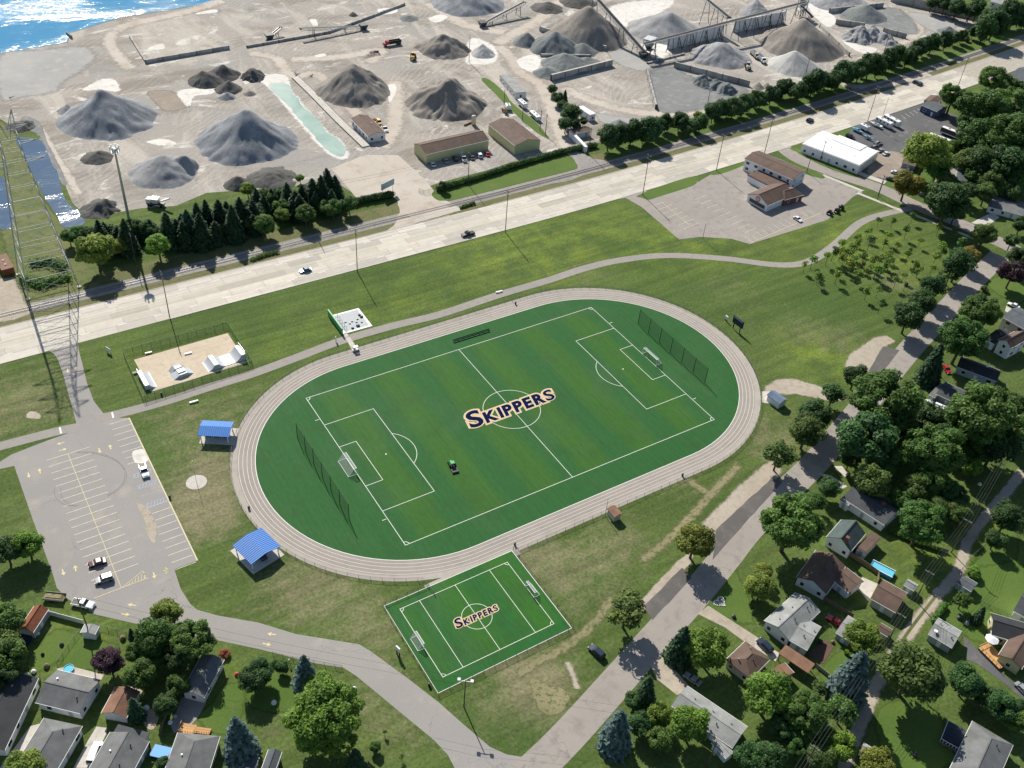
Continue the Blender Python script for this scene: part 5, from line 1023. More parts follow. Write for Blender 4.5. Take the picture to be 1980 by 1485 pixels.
# ------------------------------------------------------------------ vehicles
def car_parts(kind):
    P = []
    if kind == 'sedan': Lh, W, hb, cab, roofz, wb = 2.3, .9, .82, (-1.5, .85, -1.0, .25), 1.42, 1.38
    elif kind == 'suv': Lh, W, hb, cab, roofz, wb = 2.35, .96, 1.0, (-2.2, .95, -2.0, .35), 1.75, 1.42
    elif kind == 'van': Lh, W, hb, cab, roofz, wb = 2.7, 1.0, 1.15, (-2.62, 1.7, -2.55, 1.0), 2.1, 1.7
    else: Lh, W, hb, cab, roofz, wb = 2.85, 1.0, 1.08, (-.55, 1.15, -.4, .6), 1.85, 1.75
    b = MB()
    prof = [(-Lh, .35), (-Lh, hb-.12), (-Lh+.12, hb), (cab[1]+.1, hb), (Lh-.35, hb-.14), (Lh-.05, hb-.32), (Lh, .35)]
    b.prism(prof, -W, W); body = b.mesh('body')
    bm = bmesh.new(); bm.from_mesh(body); bmesh.ops.bevel(bm, geom=bm.edges[:], offset=.07, segments=2, affect='EDGES'); bm.to_mesh(body); bm.free()
    P.append(('body', body, 'PAINT'))
    P.append(('cabin_glass', MB().frust((cab[0], cab[1], -W+.06, W-.06), (cab[2], cab[3], -W+.2, W-.2), hb-.02, roofz-.06).mesh(), 'glass_dark'))
    r = MB().frust((cab[2]-.06, cab[3]+.06, -W+.17, W-.17), (cab[2]+.03, cab[3]-.06, -W+.24, W-.24), roofz-.08, roofz).mesh(); P.append(('roof', r, 'PAINT'))
    if kind == 'pickup': P.append(('truck_bed', MB().box(-2.7, -.65, -W+.16, W-.16, hb, hb+.015).mesh(), 'black'))
    for s in (-1, 1):
        P.append(('pillar', MB().bar((cab[1]-.04, s*(W-.07), hb), (cab[3]+.02, s*(W-.2), roofz-.05), .08, .08).bar((cab[0]+.04, s*(W-.07), hb), (cab[2]-.02, s*(W-.2), roofz-.05), .1, .1).bar(((cab[0]+cab[1])/2, s*(W-.06), hb), ((cab[2]+cab[3])/2, s*(W-.2), roofz-.05), .09, .07).mesh(), 'PAINT'))
        P.append(('headlight', MB().box(Lh-.12, Lh+.01, s*W*.72-.17, s*W*.72+.17, hb-.42, hb-.26).mesh(), 'white_paint')); P.append(('tail_light', MB().box(-Lh-.01, -Lh+.06, s*W*.8-.14, s*W*.8+.14, hb-.4, hb-.2).mesh(), 'car_red'))
        for x in (-wb, wb): P.append(('wheel', MB().tube((x, s*(W-.2), .34), (x, s*(W+.02), .34), .34, n=14).tube((x, s*(W+.02), .34), (x, s*(W+.04), .34), .18, n=10).mesh(), 'rubber'))
        P.append(('wing_mirror', MB().box(cab[1]-.25, cab[1]-.1, s*(W+.02)-.1, s*(W+.02)+.1, hb+.02, hb+.18).mesh(), 'black'))
    for n_, me, m in P: me.materials.append(MATS['car_white' if m == 'PAINT' else m])
    return P
CARP = {k: car_parts(k) for k in ('sedan', 'suv', 'van', 'pickup')}
def car(kind, p, q, m, label, name=None, z=0, sc=1):
    a, b = pt(p, .7), pt(q, .7); rz = math.atan2(b.y-a.y, b.x-a.x)
    o = empty(name or {'sedan': 'car', 'suv': 'suv', 'van': 'van', 'pickup': 'pickup_truck'}[kind], (a.x, a.y, z+.03), rz, label, {'sedan': 'car', 'suv': 'car', 'van': 'van', 'pickup': 'pickup'}[kind])
    o.scale = (sc, sc, sc)
    for n_, me, mm in CARP[kind]:
        c = link(n_, me, None, o)
        if mm == 'PAINT': c.material_slots[0].link = 'OBJECT'; c.material_slots[0].material = MATS[m]
    return o
dE, dW = (10, -2.5), (-10, 2.5)
def hc(kind, t, x, y, d, m, label): return car(kind, (t, x, y), (t, x+d[0]*10, y+d[1]*10), m, label)
hc('sedan', 'f', 430, 632, dW, 'car_blue', 'blue hatchback driving on the highway opposite the spruce grove'); hc('pickup', 'f', 1660, 360, dW, 'car_black', 'black pickup driving on the near highway lane by the quarry gate')
hc('suv', 'd', 405, 885, (10, -3.5), 'car_navy', 'dark blue car on the highway near the side street junction'); hc('sedan', 'd', 1182, 600, (10, -3.5), 'car_black', 'black car alongside another on the far highway'); hc('suv', 'd', 1212, 614, (10, -3.5), 'car_teal', 'dark green car alongside the black one on the far highway')
car('sedan', ('i', 715, 1398), ('i', 640, 1420), 'car_darkred', 'dark red sedan parked in the big lot'); car('suv', ('m', 765, 92), ('m', 690, 115), 'car_silver', 'silver estate car parked next to the dark red sedan')
car('pickup', ('i', 1060, 722), ('i', 1085, 790), 'car_white', 'white pickup with tan load in a parking row by the pale stone spill'); car('pickup', ('m', 612, 275), ('m', 690, 290), 'car_white', 'white pickup towing a loaded trailer at the lot corner')
car('suv', ('o', 738, 628), ('o', 690, 585), 'car_navy', 'dark SUV parked on the grass by the street'); car('sedan', ('o', 1445, 828), ('o', 1390, 790), 'car_silver', 'silver sedan on a dirt drive beside the long pale roofed house')
for i, (x, y, m, k, l) in enumerate(((1395, 1238, 'car_white', 'sedan', 'white car at the open end of the row by the yellow shed'), (1492, 1212, 'car_silver', 'sedan', 'silver car second in the row by the yellow shed'), (1565, 1196, 'car_navy', 'suv', 'navy SUV in the row by the yellow shed'), (1628, 1198, 'car_white', 'pickup', 'white pickup between navy SUV and grey car by the yellow shed'), (1690, 1186, 'car_grey', 'sedan', 'dark grey car in the row by the yellow shed'), (1748, 1170, 'car_white', 'suv', 'white SUV next to the red car by the yellow shed'), (1806, 1160, 'car_red', 'sedan', 'red car at the end of the row by the yellow shed'))): car(k, ('b', x, y), ('b', x-14, y-26), m, l)
car('suv', ('b', 988, 922), ('b', 1004, 945), 'truck_yellow', 'yellow work vehicle behind the scale house'); car('pickup', ('b', 1032, 972), ('b', 1050, 998), 'car_white', 'white pickup behind the scale house')
car('sedan', ('h', 315, 240), ('h', 350, 262), 'car_white', 'white car parked alone in the restaurant lot'); car('sedan', ('h', 1905, 875), ('h', 1850, 850), 'car_white', 'white car on the drive of the tall beige house')
car('sedan', ('h', 1412, 1345), ('h', 1440, 1385), 'car_red', 'red car by the long blue-grey house'); car('suv', ('p', 72, 582), ('p', 20, 530), 'car_navy', 'dark blue SUV on the drive beside the carport'); car('sedan', ('p', 590, 400), ('p', 560, 380), 'car_red', 'red car in front of the pale grey garage'); car('van', ('m', 700, 1375), ('m', 725, 1310), 'car_white', 'white van on the concrete drive of the grey shingled house')
car('suv', ('d', 702, 1005), ('d', 735, 1018), 'car_black', 'black SUV behind the white-roofed shop'); car('sedan', ('d', 925, 1105), ('d', 955, 1092), 'car_silver', 'silver car beside the white-roofed shop'); car('sedan', ('d', 966, 1128), ('d', 996, 1115), 'car_white', 'white car next to the silver one by the shop')
for x, y, m, l in ((1035, 1270, 'car_white', 'white car at the garden end of the row below the small garage'), (1062, 1278, 'car_grey', 'dark grey car in the row below the small garage'), (1095, 1262, 'car_silver', 'silver car in the row below the small garage'), (1130, 1232, 'car_white', 'white car closest to the small brown garage'), (1130, 1256, 'car_grey', 'grey car beside the white one by the brown garage'), (1000, 1318, 'car_black', 'black car at the kerb end of the row below the small garage')): car('sedan', ('d', x, y), ('d', x+30, y+10), m, l)
car('sedan', ('d', 1648, 1330), ('d', 1690, 1340), 'car_white', 'white car half under trees by the grey-roofed house'); car('sedan', ('p', 1975, 905), ('p', 2000, 930), 'car_silver', 'silver car at the far end of the black driveway'); car('sedan', ('l', 1865, 170), ('l', 1900, 190), 'car_blue', 'blue car beside the grey house near the boat')
def long_vehicle(name, p, q, L, W, h, m, label, cat, stripe=None, win=True, z0=.7, roof=None, tow=False):
    a, b = pt(p, 1.5), pt(q, 1.5); o = empty(name, (a.x, a.y, .03), math.atan2(b.y-a.y, b.x-a.x), label, cat)
    MB().box(-L/2, L/2, -W/2, W/2, z0, h).build('body', m, o, bevel=.12); MB().frust((-L/2+.15, L/2-.15, -W/2+.12, W/2-.12), (-L/2+.3, L/2-.3, -W/2+.3, W/2-.3), h, h+.1).build('roof', roof or 'white_paint', o)
    for i in range(2): MB().box(-L*.25+i*L*.4, -L*.25+i*L*.4+.9, -.35, .35, h+.1, h+.4).build('roof_unit', 'siding_grey', o)
    for s in (-1, 1):
        if win:
            for i in range(int(L/2.2)): x = -L/2+1.1+i*2.2; MB().box(x-.6, x+.6, s*W/2-.02, s*W/2+.02, h-1.25, h-.55).build('window', 'glass_dark', o)
        if stripe: MB().box(-L/2+.2, L/2-.2, s*W/2-.03, s*W/2+.03, z0+.3, z0+.75).build('stripe', stripe, o)
        for x in ((-L*.3, -L*.3+1.0, L*.34) if not tow else (-.5, .5)): MB().tube((x, s*(W/2-.3), .48), (x, s*(W/2+.02), .48), .48, n=14).build('wheel', 'rubber', o)
    if tow: MB().bar((L/2, 0, .6), (L/2+1.4, 0, .55), .12, .1).build('drawbar', 'dark_steel', o)
    else: MB().box(L/2-.02, L/2+.03, -W/2+.2, W/2-.2, h-1.7, h-.5).build('windscreen', 'glass_dark', o)
    return o
long_vehicle('travel_trailer', ('d', 950, 905), ('d', 1020, 940), 9.5, 2.5, 3.2, 'car_white', 'white travel trailer next to the boats on the dealer lot', 'trailer', 'siding_grey', tow=True)
long_vehicle('travel_trailer', ('d', 1008, 892), ('d', 1075, 928), 10, 2.5, 3.2, 'car_white', 'white travel trailer parked along the outer side of its twin', 'trailer', 'siding_beige', tow=True)
long_vehicle('cargo_trailer', ('d', 806, 938), ('d', 850, 960), 5, 2.4, 2.7, 'car_white', 'short white cargo trailer beside the blue boat', 'trailer', None, False, tow=True)
long_vehicle('motor_coach', ('d', 1460, 993), ('d', 1555, 1030), 13, 2.6, 3.6, 'car_black', 'large black and white motor coach by the trees of the dealer lot', 'coach', 'car_white')
long_vehicle('motor_coach', ('d', 1360, 1036), ('d', 1440, 1065), 11.5, 2.5, 3.4, 'siding_beige', 'cream motor coach parked beside the black one', 'coach', 'car_grey')
long_vehicle('box_trailer', ('c', 192, 765), ('c', 232, 800), 6.5, 2.5, 2.8, 'car_white', 'white box trailer on the grass strip of the stone yard', 'trailer', None, False, tow=True)
long_vehicle('camper', ('c', 285, 850), ('c', 330, 890), 8, 2.4, 2.4, 'car_white', 'low white camper at the end of the yard grass strip', 'trailer', 'siding_grey', tow=True)
long_vehicle('box_trailer', ('c', 85, 785), ('c', 100, 815), 4, 2.3, 2.6, 'car_white', 'small white container beside orange rolls near the steel sheds', 'trailer', None, False, tow=True)
def boat(p, q, L, m, label, cover=None):
    a, b = pt(p, .9), pt(q, .9); o = empty('boat', (a.x, a.y, .03), math.atan2(b.y-a.y, b.x-a.x), label, 'boat'); W = L*.3
    P = [(-L/2, -W*.45), (L*.1, -W/2), (L*.35, -W*.3), (L/2, 0), (L*.35, W*.3), (L*.1, W/2), (-L/2, W*.45)]; n = len(P)
    mb = MB().add([(x*.9, y*.5, .55) for x, y in P]+[(x, y, 1.35) for x, y in P], [tuple(range(n))[::-1]]+[(i, (i+1) % n, n+(i+1) % n, n+i) for i in range(n)]+[tuple(range(n, 2*n))]); mb.build('hull', m, o)
    MB().frust((-L*.3, L*.15, -W*.3, W*.3), (-L*.25, L*.02, -W*.22, W*.22), 1.35, 1.8).build('cabin' if not cover else 'cover', cover or 'siding_grey', o, bevel=.05); MB().frust((L*.02, L*.16, -W*.3, W*.3), (L*.02, L*.08, -W*.25, W*.25), 1.36, 1.75).build('windscreen', 'glass_dark', o)
    MB().box(-L*.45, L*.55, -.08, .08, .35, .5).build('trailer_frame', 'dark_steel', o)
    for s in (-1, 1): MB().tube((-L*.12, s*W*.4, .34), (-L*.12, s*W*.5, .34), .34, n=12).build('wheel', 'rubber', o)
boat(('d', 755, 962), ('d', 800, 985), 6.5, 'boat_blue', 'pale blue covered boat on the dealer lot', 'boat_blue'); boat(('d', 890, 918), ('d', 850, 900), 7, 'car_white', 'white boat beside the travel trailers'); boat(('d', 905, 1052), ('d', 940, 1040), 6, 'car_grey', 'grey boat on a trailer in the middle of the dealer lot'); boat(('d', 885, 1080), ('d', 920, 1070), 5.5, 'car_black', 'black boat on a trailer beside the silver car')
boat(('d', 830, 1012), ('d', 800, 1000), 5, 'boat_blue', 'small blue-grey boat behind the black SUV'); boat(('l', 1330, 240), ('l', 1270, 215), 7.5, 'car_white', 'white boat with covered top beside the grey house', 'white_paint')
# loaded utility trailer, motorbikes
o = empty('utility_trailer', pt(('m', 405, 240)), math.atan2(*(lambda d: (d.y, d.x))(pt(('m', 480, 245))-pt(('m', 330, 230)))), 'long wooden-sided trailer loaded with brush behind the white pickup', 'trailer')
MB().box(-2.6, 2.6, -1.1, 1.1, .6, .75).build('deck', 'wood_fence', o)
for s in (-1, 1): MB().box(-2.6, 2.6, s*1.1-.06, s*1.1+.06, .75, 1.35).build('side_board', 'wood_grey', o); MB().tube((-.3, s*1.1, .4), (-.3, s*1.3, .4), .4, n=12).build('wheel', 'rubber', o)
MB().frust((-2.4, 2.4, -.95, .95), (-1.9, 1.8, -.6, .6), .75, 1.25).build('brush_load', 'straw', o)
for i, (x, y, m) in enumerate(((548, 205, 'black'), (600, 190, 'black'), (632, 165, 'car_darkred'))):
    c = pt(('h', x, y)); o = empty('farm_tractor' if i == 2 else 'yard_machine', c, .4+i*.2, ['black ride-on machine on the grass edge of the restaurant lot', 'dark machine between the black one and the red tractor', 'dark red tractor on the grass edge of the restaurant lot'][i], 'machine')
    MB().frust((-.2, 1.7, -.4, .4), (0, 1.5, -.32, .32), .6, 1.3).build('bonnet', m, o, bevel=.05); MB().frust((-1.3, .1, -.7, .7), (-1.1, 0, -.55, .55), .8, 2.0).build('cab', 'glass_dark' if i else 'black', o)
    for x_, r in ((-.8, .75), (1.3, .45)):
        for s in (-1, 1): MB().tube((x_, s*.7, r), (x_, s*1.05, r), r, n=14).build('wheel', 'rubber', o)
# ================================================================== stone yard: heaps
def heap_mat(name, c1, c2, c3):
    m, n, b = _mat(name)
    v = wpos(n, 1, 1, .22); o = ramp_mix(n, step(n, nz(n, .12, 5, .6, v), .35, .65), c1, c2)
    o = ramp_mix(n, step(n, nz(n, .5, 6, .7, v, .6), .5, .75), o, c3)
    f = step(n, nz(n, 2.2, 4, .75, wpos(n)), .25, .75, .8, 1.2)
    mu = n.nodes.new('ShaderNodeMix'); mu.data_type = 'RGBA'; mu.blend_type = 'MULTIPLY'; mu.inputs[0].default_value = 1
    n.links.new(o, mu.inputs[6]); n.links.new(f, mu.inputs[7]); n.links.new(mu.outputs[2], b.inputs[0])
    b.inputs['Roughness'].default_value = .95; b.inputs['Specular IOR Level'].default_value = .15; bump(n, b, nz(n, 1.6, 5, .75, wpos(n)), .5, .5)
heap_mat('heap_grey', (.25, .255, .26), (.36, .36, .36), (.2, .205, .21)); heap_mat('heap_blue', (.2, .215, .23), (.34, .35, .36), (.16, .175, .19)); heap_mat('heap_brown', (.21, .19, .17), (.31, .28, .245), (.16, .148, .135)); heap_mat('heap_dark', (.1, .1, .095), (.14, .135, .125), (.08, .078, .073))
heap_mat('heap_green', (.17, .185, .185), (.21, .225, .22), (.135, .15, .15)); heap_mat('heap_pale', (.42, .42, .4), (.48, .475, .45), (.36, .36, .35))
def heap(t, L, R_, apex, m, label, extra=(), dep=1.0, name='gravel_heap', gul=1.0, seed=None, group=None):
    """skewed cone: base circle through the two base pixels, peak on the apex pixel; extra = more (L,R,apex) lobes"""
    lob = []
    for l, r, a in ((L, R_, apex),)+tuple(extra):
        l3, r3 = g(t, *l), g(t, *r); c = (l3+r3)/2; rad = (l3-r3).length/2
        P = (c.x, c.y); u, v = zp(t, *a); d = ray(u, v); s = ((c.x-CAM.x)*d.x+(c.y-CAM.y)*d.y)/(d.x**2+d.y**2); h = CAM.z+s*d.z
        h = min(max(h, .8), rad*.78); ap = G(u, v, h); off = Vector((ap.x-c.x, ap.y-c.y, 0))
        if off.length > rad*.55: off = off.normalized()*rad*.55
        lob.append((c, rad, h, c+off))
    sd0 = random.Random(len(label)*7+len(m)); c_, r_, h_, a_ = lob[0]
    for q in range(1 if r_ > 7 and not extra else 0):    # slumps and loader-cut shoulders
        t_ = sd0.uniform(0, 6.28); k_ = sd0.uniform(.3, .5); cc = c_+Vector((math.cos(t_), math.sin(t_), 0))*r_*(1-k_*.85); lob.append((cc, r_*k_, h_*k_*sd0.uniform(.75, 1.0), cc+Vector((a_.x-c_.x, a_.y-c_.y, 0))*.3))
    c0 = lob[0][0]; sd = seed if seed is not None else random.random()*50
    vw = Vector((c0.x-CAM.x, c0.y-CAM.y, 0)).normalized()
    mg = 1+lob[0][1]*.2*gul; x0 = min(c.x-r for c, r, h, a in lob)-mg; x1 = max(c.x+r for c, r, h, a in lob)+mg; y0 = min(c.y-r for c, r, h, a in lob)-mg; y1 = max(c.y+r for c, r, h, a in lob)+mg
    cell = max(.45, min(1.0, lob[0][1]/26)); nx, ny = int((x1-x0)/cell)+2, int((y1-y0)/cell)+2; Z = []
    for j in range(ny):
        for i in range(nx):
            p = Vector((x0+i*cell, y0+j*cell, 0)); best = -9; R0 = lob[0][1]; s1 = p/(R0*.55)+Vector((sd, sd*.3, 0)); s2 = p/(R0*.2)+Vector((sd, 3, 1)); p0 = p; p = p+Vector((noise.noise(s1), noise.noise(s1+Vector((5, 9, 2))), 0))*R0*.11*gul+Vector((noise.noise(s2), noise.noise(s2+Vector((5, 9, 2))), 0))*R0*.045*gul
            for k, (c, r, h, a) in enumerate(lob):
                q = p-a; e = a-c; A_ = q.dot(q); 
                if A_ < 1e-6: z = h
                else:
                    B_ = 2*q.dot(e); C2 = e.dot(e)-r*r; tt = (-B_+math.sqrt(max(0, B_*B_-4*A_*C2)))/(2*A_)
                    rr = 1/max(tt, 1e-4)
                    ang = math.atan2(q.y, q.x); w_ = min(1, rr*2.2)*max(0, 1-rr*.5)
                    gl = noise.noise(Vector((math.cos(ang)*2.2, math.sin(ang)*2.2, sd+k*7)))*.10+noise.noise(Vector((math.cos(ang)*7, math.sin(ang)*7, sd+k*7+rr)))*.055+noise.noise(Vector((math.cos(ang)*16, math.sin(ang)*16, sd+rr*2)))*.025
                    rr2 = rr*(1+gl*gul*w_*1.3); z = h*(1-rr2)
                    z += h*.05*gul*noise.noise(p*.12+Vector((sd, 0, 0)))*min(1, max(0, 1-rr)*4)
                    tp = .06; z = z-h*max(0, tp-rr2)**2/tp*2.0
                best = max(best, z)
            Z.append(best)
    vs = []; idx = {}; fs = []
    def vid(i, j):
        k = j*nx+i
        if k not in idx: idx[k] = len(vs); vs.append((x0+i*cell-c0.x, y0+j*cell-c0.y, max(Z[k], -.15)))
        return idx[k]
    for j in range(ny-1):
        for i in range(nx-1):
            if max(Z[j*nx+i], Z[j*nx+i+1], Z[(j+1)*nx+i], Z[(j+1)*nx+i+1]) > 0: fs.append((vid(i, j), vid(i+1, j), vid(i+1, j+1), vid(i, j+1)))
    me = bpy.data.meshes.new(name); me.from_pydata(vs, [], fs); me.shade_smooth()
    o = link(name, me, m, None, (c0.x, c0.y, .05)); return tag(o, label, 'heap', group)
heap('a', (440, 890), (1170, 910), (770, 680), 'heap_blue', 'large blue-grey gravel cone beside the ditch pond')
heap('b', (-370, 1030), (350, 1110), (-30, 820), 'heap_blue', 'large blue-grey gravel cone beside the turquoise pond')
heap('a', (955, 1320), (1495, 1285), (1240, 1170), 'heap_grey', 'grey gravel mound with a sharp crest behind the spruces', extra=(((1150, 1300), (1495, 1270), (1390, 1165)),))
heap('a', (615, 1195), (855, 1195), (740, 1140), 'heap_dark', 'small dark mound between the two grey cones by the tall mast', name='small_heap')
heap('a', (1430, 600), (1690, 635), (1530, 530), 'heap_dark', 'cluster of dark earth mounds near the white dust patches', extra=(((1560, 560), (1815, 580), (1680, 485)),))
heap('a', (1620, 680), (1830, 675), (1722, 607), 'heap_dark', 'dark cone in front of the dark earth cluster', name='small_heap'); heap('a', (1645, 735), (1780, 735), (1712, 695), 'heap_grey', 'little grey mound below the dark cone', name='small_heap'); heap('a', (1838, 712), (1936, 708), (1885, 684), 'heap_brown', 'flattened brown mound above the turquoise pond', name='small_heap'); heap('a', (1845, 560), (1990, 610), (1900, 515), 'heap_dark', 'dark rubble mound at the head of the turquoise pond', name='small_heap', gul=2.5)
heap('a', (1690, 1400), (1900, 1400), (1790, 1330), 'heap_dark', 'dark mound behind the row of spruces', name='small_heap'); heap('b', (0, 1350), (370, 1345), (170, 1295), 'heap_dark', 'long dark mound behind the spruce tops', name='small_heap', gul=2)
heap('b', (510, 665), (1055, 720), (800, 472), 'heap_brown', 'steep brown-grey heap beside the white scale house', gul=1.3); heap('b', (1185, 775), (1780, 800), (1490, 578), 'heap_brown', 'broad brown-grey heap behind the long yellow shed', gul=1.6)
heap('b', (1272, 355), (1680, 385), (1475, 242), 'heap_brown', 'brown-grey heap next to the pale cone and a yellow loader', gul=1.4); heap('b', (1680, 410), (1865, 410), (1772, 325), 'heap_pale', 'small pale grey cone at the foot of a tall pole')
heap('b', (1380, 20), (1930, 30), (1660, -120), 'heap_blue', 'blue-grey heap by the far stacker conveyor'); heap('c', (250, 62), (490, 60), (378, 15), 'heap_dark', 'dark mound below the stacker conveyor', name='small_heap'); heap('c', (470, 22), (735, 18), (600, -40), 'heap_dark', 'dark mound next to the radial conveyor tail', name='small_heap')
heap('c', (370, 205), (950, 330), (690, 38), 'heap_brown', 'very large brown-grey heap under the radial conveyor', gul=.5); heap('c', (965, 215), (1500, 235), (1285, 82), 'heap_grey', 'large grey heap behind the tall braced wall', gul=.6)
heap('c', (240, 345), (640, 365), (440, 217), 'heap_green', 'dark green-grey heap with side lobes between two low walls', extra=(((120, 310), (330, 330), (225, 235)), ((500, 370), (745, 390), (640, 315))), gul=.9); heap('c', (330, 480), (700, 480), (510, 390), 'heap_green', 'dark green-grey heap against the long block wall', extra=(((275, 530), (500, 560), (370, 490)), ((560, 470), (790, 470), (660, 425))), gul=.9)
heap('c', (1420, 405), (1865, 435), (1650, 308), 'heap_grey', 'grey heap with a cut face beside the yard loader', gul=1.3); heap('d', (-120, 90), (120, 120), (0, -60), 'heap_grey', 'grey heap behind the gallery conveyor'); heap('d', (25, 275), (650, 400), (362, 132), 'heap_brown', 'very large tan-grey cone near the row of trees', gul=.6); heap('d', (95, 450), (495, 530), (302, 372), 'heap_pale', 'pale grey cone beside the haul truck', gul=.5)
heap('d', (-20, 640), (70, 650), (25, 590), 'heap_brown', 'small brown mound behind the trees by the haul truck', name='small_heap', extra=(((50, 640), (130, 650), (85, 590)),)); heap('d', (640, 110), (960, 120), (830, 30), 'heap_green', 'low dark grey heap on the dark gravel floor', gul=.6); heap('d', (635, 275), (870, 300), (790, 180), 'heap_grey', 'rough ridge of grey rubble in front of block walls', extra=(((780, 250), (980, 310), (870, 178)), ((880, 290), (1050, 330), (960, 235))), gul=2.2)
heap('d', (1345, 235), (1500, 240), (1430, 190), 'heap_green', 'small dark heap near the boundary trees', name='small_heap'); heap('d', (380, 0), (840, 30), (600, -90), 'heap_grey', 'grey heap beyond the low concrete walls'); heap('c', (830, 925), (985, 930), (905, 880), 'heap_green', 'small dark grey cone behind the white trailer', name='small_heap')
heap('c', (1440, 590), (1620, 640), (1520, 540), 'heap_green', 'churned dark rubble along the leaning block wall', extra=(((1600, 650), (1780, 690), (1700, 610)), ((1540, 620), (1700, 660), (1620, 575))), gul=2.4); heap('e', (600, 180), (900, 165), (790, 90), 'heap_dark', 'dark earth bank beside the pond and white crusher', name='small_heap', gul=2); heap('a', (45, 965), (270, 950), (190, 910), 'heap_dark', 'black earth mound at the head of the ditch pond', name='small_heap', gul=2)
heap('b', (1145, 145), (1285, 135), (1210, 115), 'heap_green', 'low grey mound near the wet dust patch', name='small_heap'); heap('b', (760, 115), (830, 118), (790, 88), 'heap_dark', 'tiny dark mound on the far haul road', name='small_heap'); heap('a', (430, 850), (560, 830), (520, 765), 'heap_grey', 'low grey windrow at the back of the big cone', name='small_heap'); heap('c', (1270, 300), (1290, 305), (1280, 290), 'heap_grey', 'little spill heap under the gallery conveyor', name='small_heap')
# ------------------------------------------------------------------ block walls
def wall(p, q, h, label, th=.8, plen=3.0, cap=False, brace=False, z=0, m='block', name='block_wall'):
    a, b = pt(p), pt(q); d = b-a; L = d.length; n = max(2, round(L/plen)); rz = math.atan2(d.y, d.x)
    o = empty(name, a, rz, label, 'wall'); w_ = L/n
    me = MB().box(.03, w_-.03, -th/2, th/2, 0, h).mesh('wall_panel'); me.materials.append(MATS[m])
    for i in range(n): c = link('wall_panel', me, None, o, (i*w_, 0, random.uniform(0, .06)))
    pm = MB().box(-.16, .16, -th/2-.12, th/2+.12, 0, h+.1).mesh('pier'); pm.materials.append(MATS['dark_steel' if not brace else 'steel'])
    for i in range(0, n+1, 3): link('pier', pm, None, o, (i*w_, 0, 0))
    if cap: MB().box(0, L, -th/2-.1, th/2+.1, h, h+.22).build('coping', 'concrete', o)
    if brace:
        s = brace
        bm_ = MB().bar((0, s*th/2, h*.85), (0, s*(h*.55), 0), .35, .35).bar((0, s*th/2, h*.45), (0, s*(h*.3), 0), .25, .25).mesh('brace'); bm_.materials.append(MATS['dark_steel'])
        k = max(2, int(L/9))
        for i in range(k): link('brace', bm_, None, o, ((i+.7)*L/k, 0, 0))
    return o
wall(('c', 320, 228), ('c', 805, 372), 2.6, 'block wall between the brown heap and the dark green-grey heap'); wall(('c', 325, 415), ('c', 690, 420), 1.4, 'low block wall between the two dark green-grey heaps'); wall(('c', 400, 595), ('c', 850, 482), 3.2, 'long block wall in front of the lower dark heap', cap=True)
wall(('c', 1310, 495), ('c', 1860, 635), 3.0, 'leaning block wall beside the churned dark rubble'); wall(('c', 1105, 540), ('c', 1172, 803), 2.4, 'narrow row of blocks dividing brown and grey gravel floors'); wall(('c', 1258, 365), ('c', 1650, 270), 7.0, 'tall pale braced wall under the gallery conveyor', plen=2.4, brace=-1, m='siding_white'); wall(('c', 1745, 240), ('d', 205, 165), 7.0, 'second tall pale braced wall under the gallery conveyor', plen=2.4, brace=-1, m='siding_white')
wall(('d', 545, 95), ('d', 940, 52), 2.8, 'block wall behind the low dark grey heap'); wall(('d', 592, 178), ('d', 800, 205), 3.0, 'short block wall left of the rubble ridge'); wall(('d', 940, 240), ('d', 1110, 283), 3.0, 'short block wall right of the rubble ridge'); wall(('d', 1000, 12), ('d', 1706, 165), 5.0, 'long pale panel wall at the boundary of the stone yard', plen=4.5, m='concrete_wall', th=.4, name='boundary_wall')
wall(('a', 1100, 478), ('a', 1730, 368), 1.8, 'low wall along the empty far storage bay'); wall(('a', 985, 285), ('a', 1100, 470), 1.0, 'short low wall closing the empty far storage bay'); wall(('b', -10, 360), ('b', 610, 250), 1.2, 'long low concrete edge passing behind the small conveyors'); wall(('b', 610, 250), ('b', 1180, 38), 1.2, 'low concrete edge climbing toward the far haul road'); wall(('d', 475, 205), ('d', 690, 415), 2.2, 'row of posts and blocks along the tan-grey cone', plen=5, th=.5)
wall(('a', 510, 265), ('a', 545, 292), 1.6, 'short dark jetty wall at the lake edge', m='dust_dark'); wall(('c', 1110, 470), ('c', 1385, 400), .8, 'low concrete kerb at the conveyor hopper')
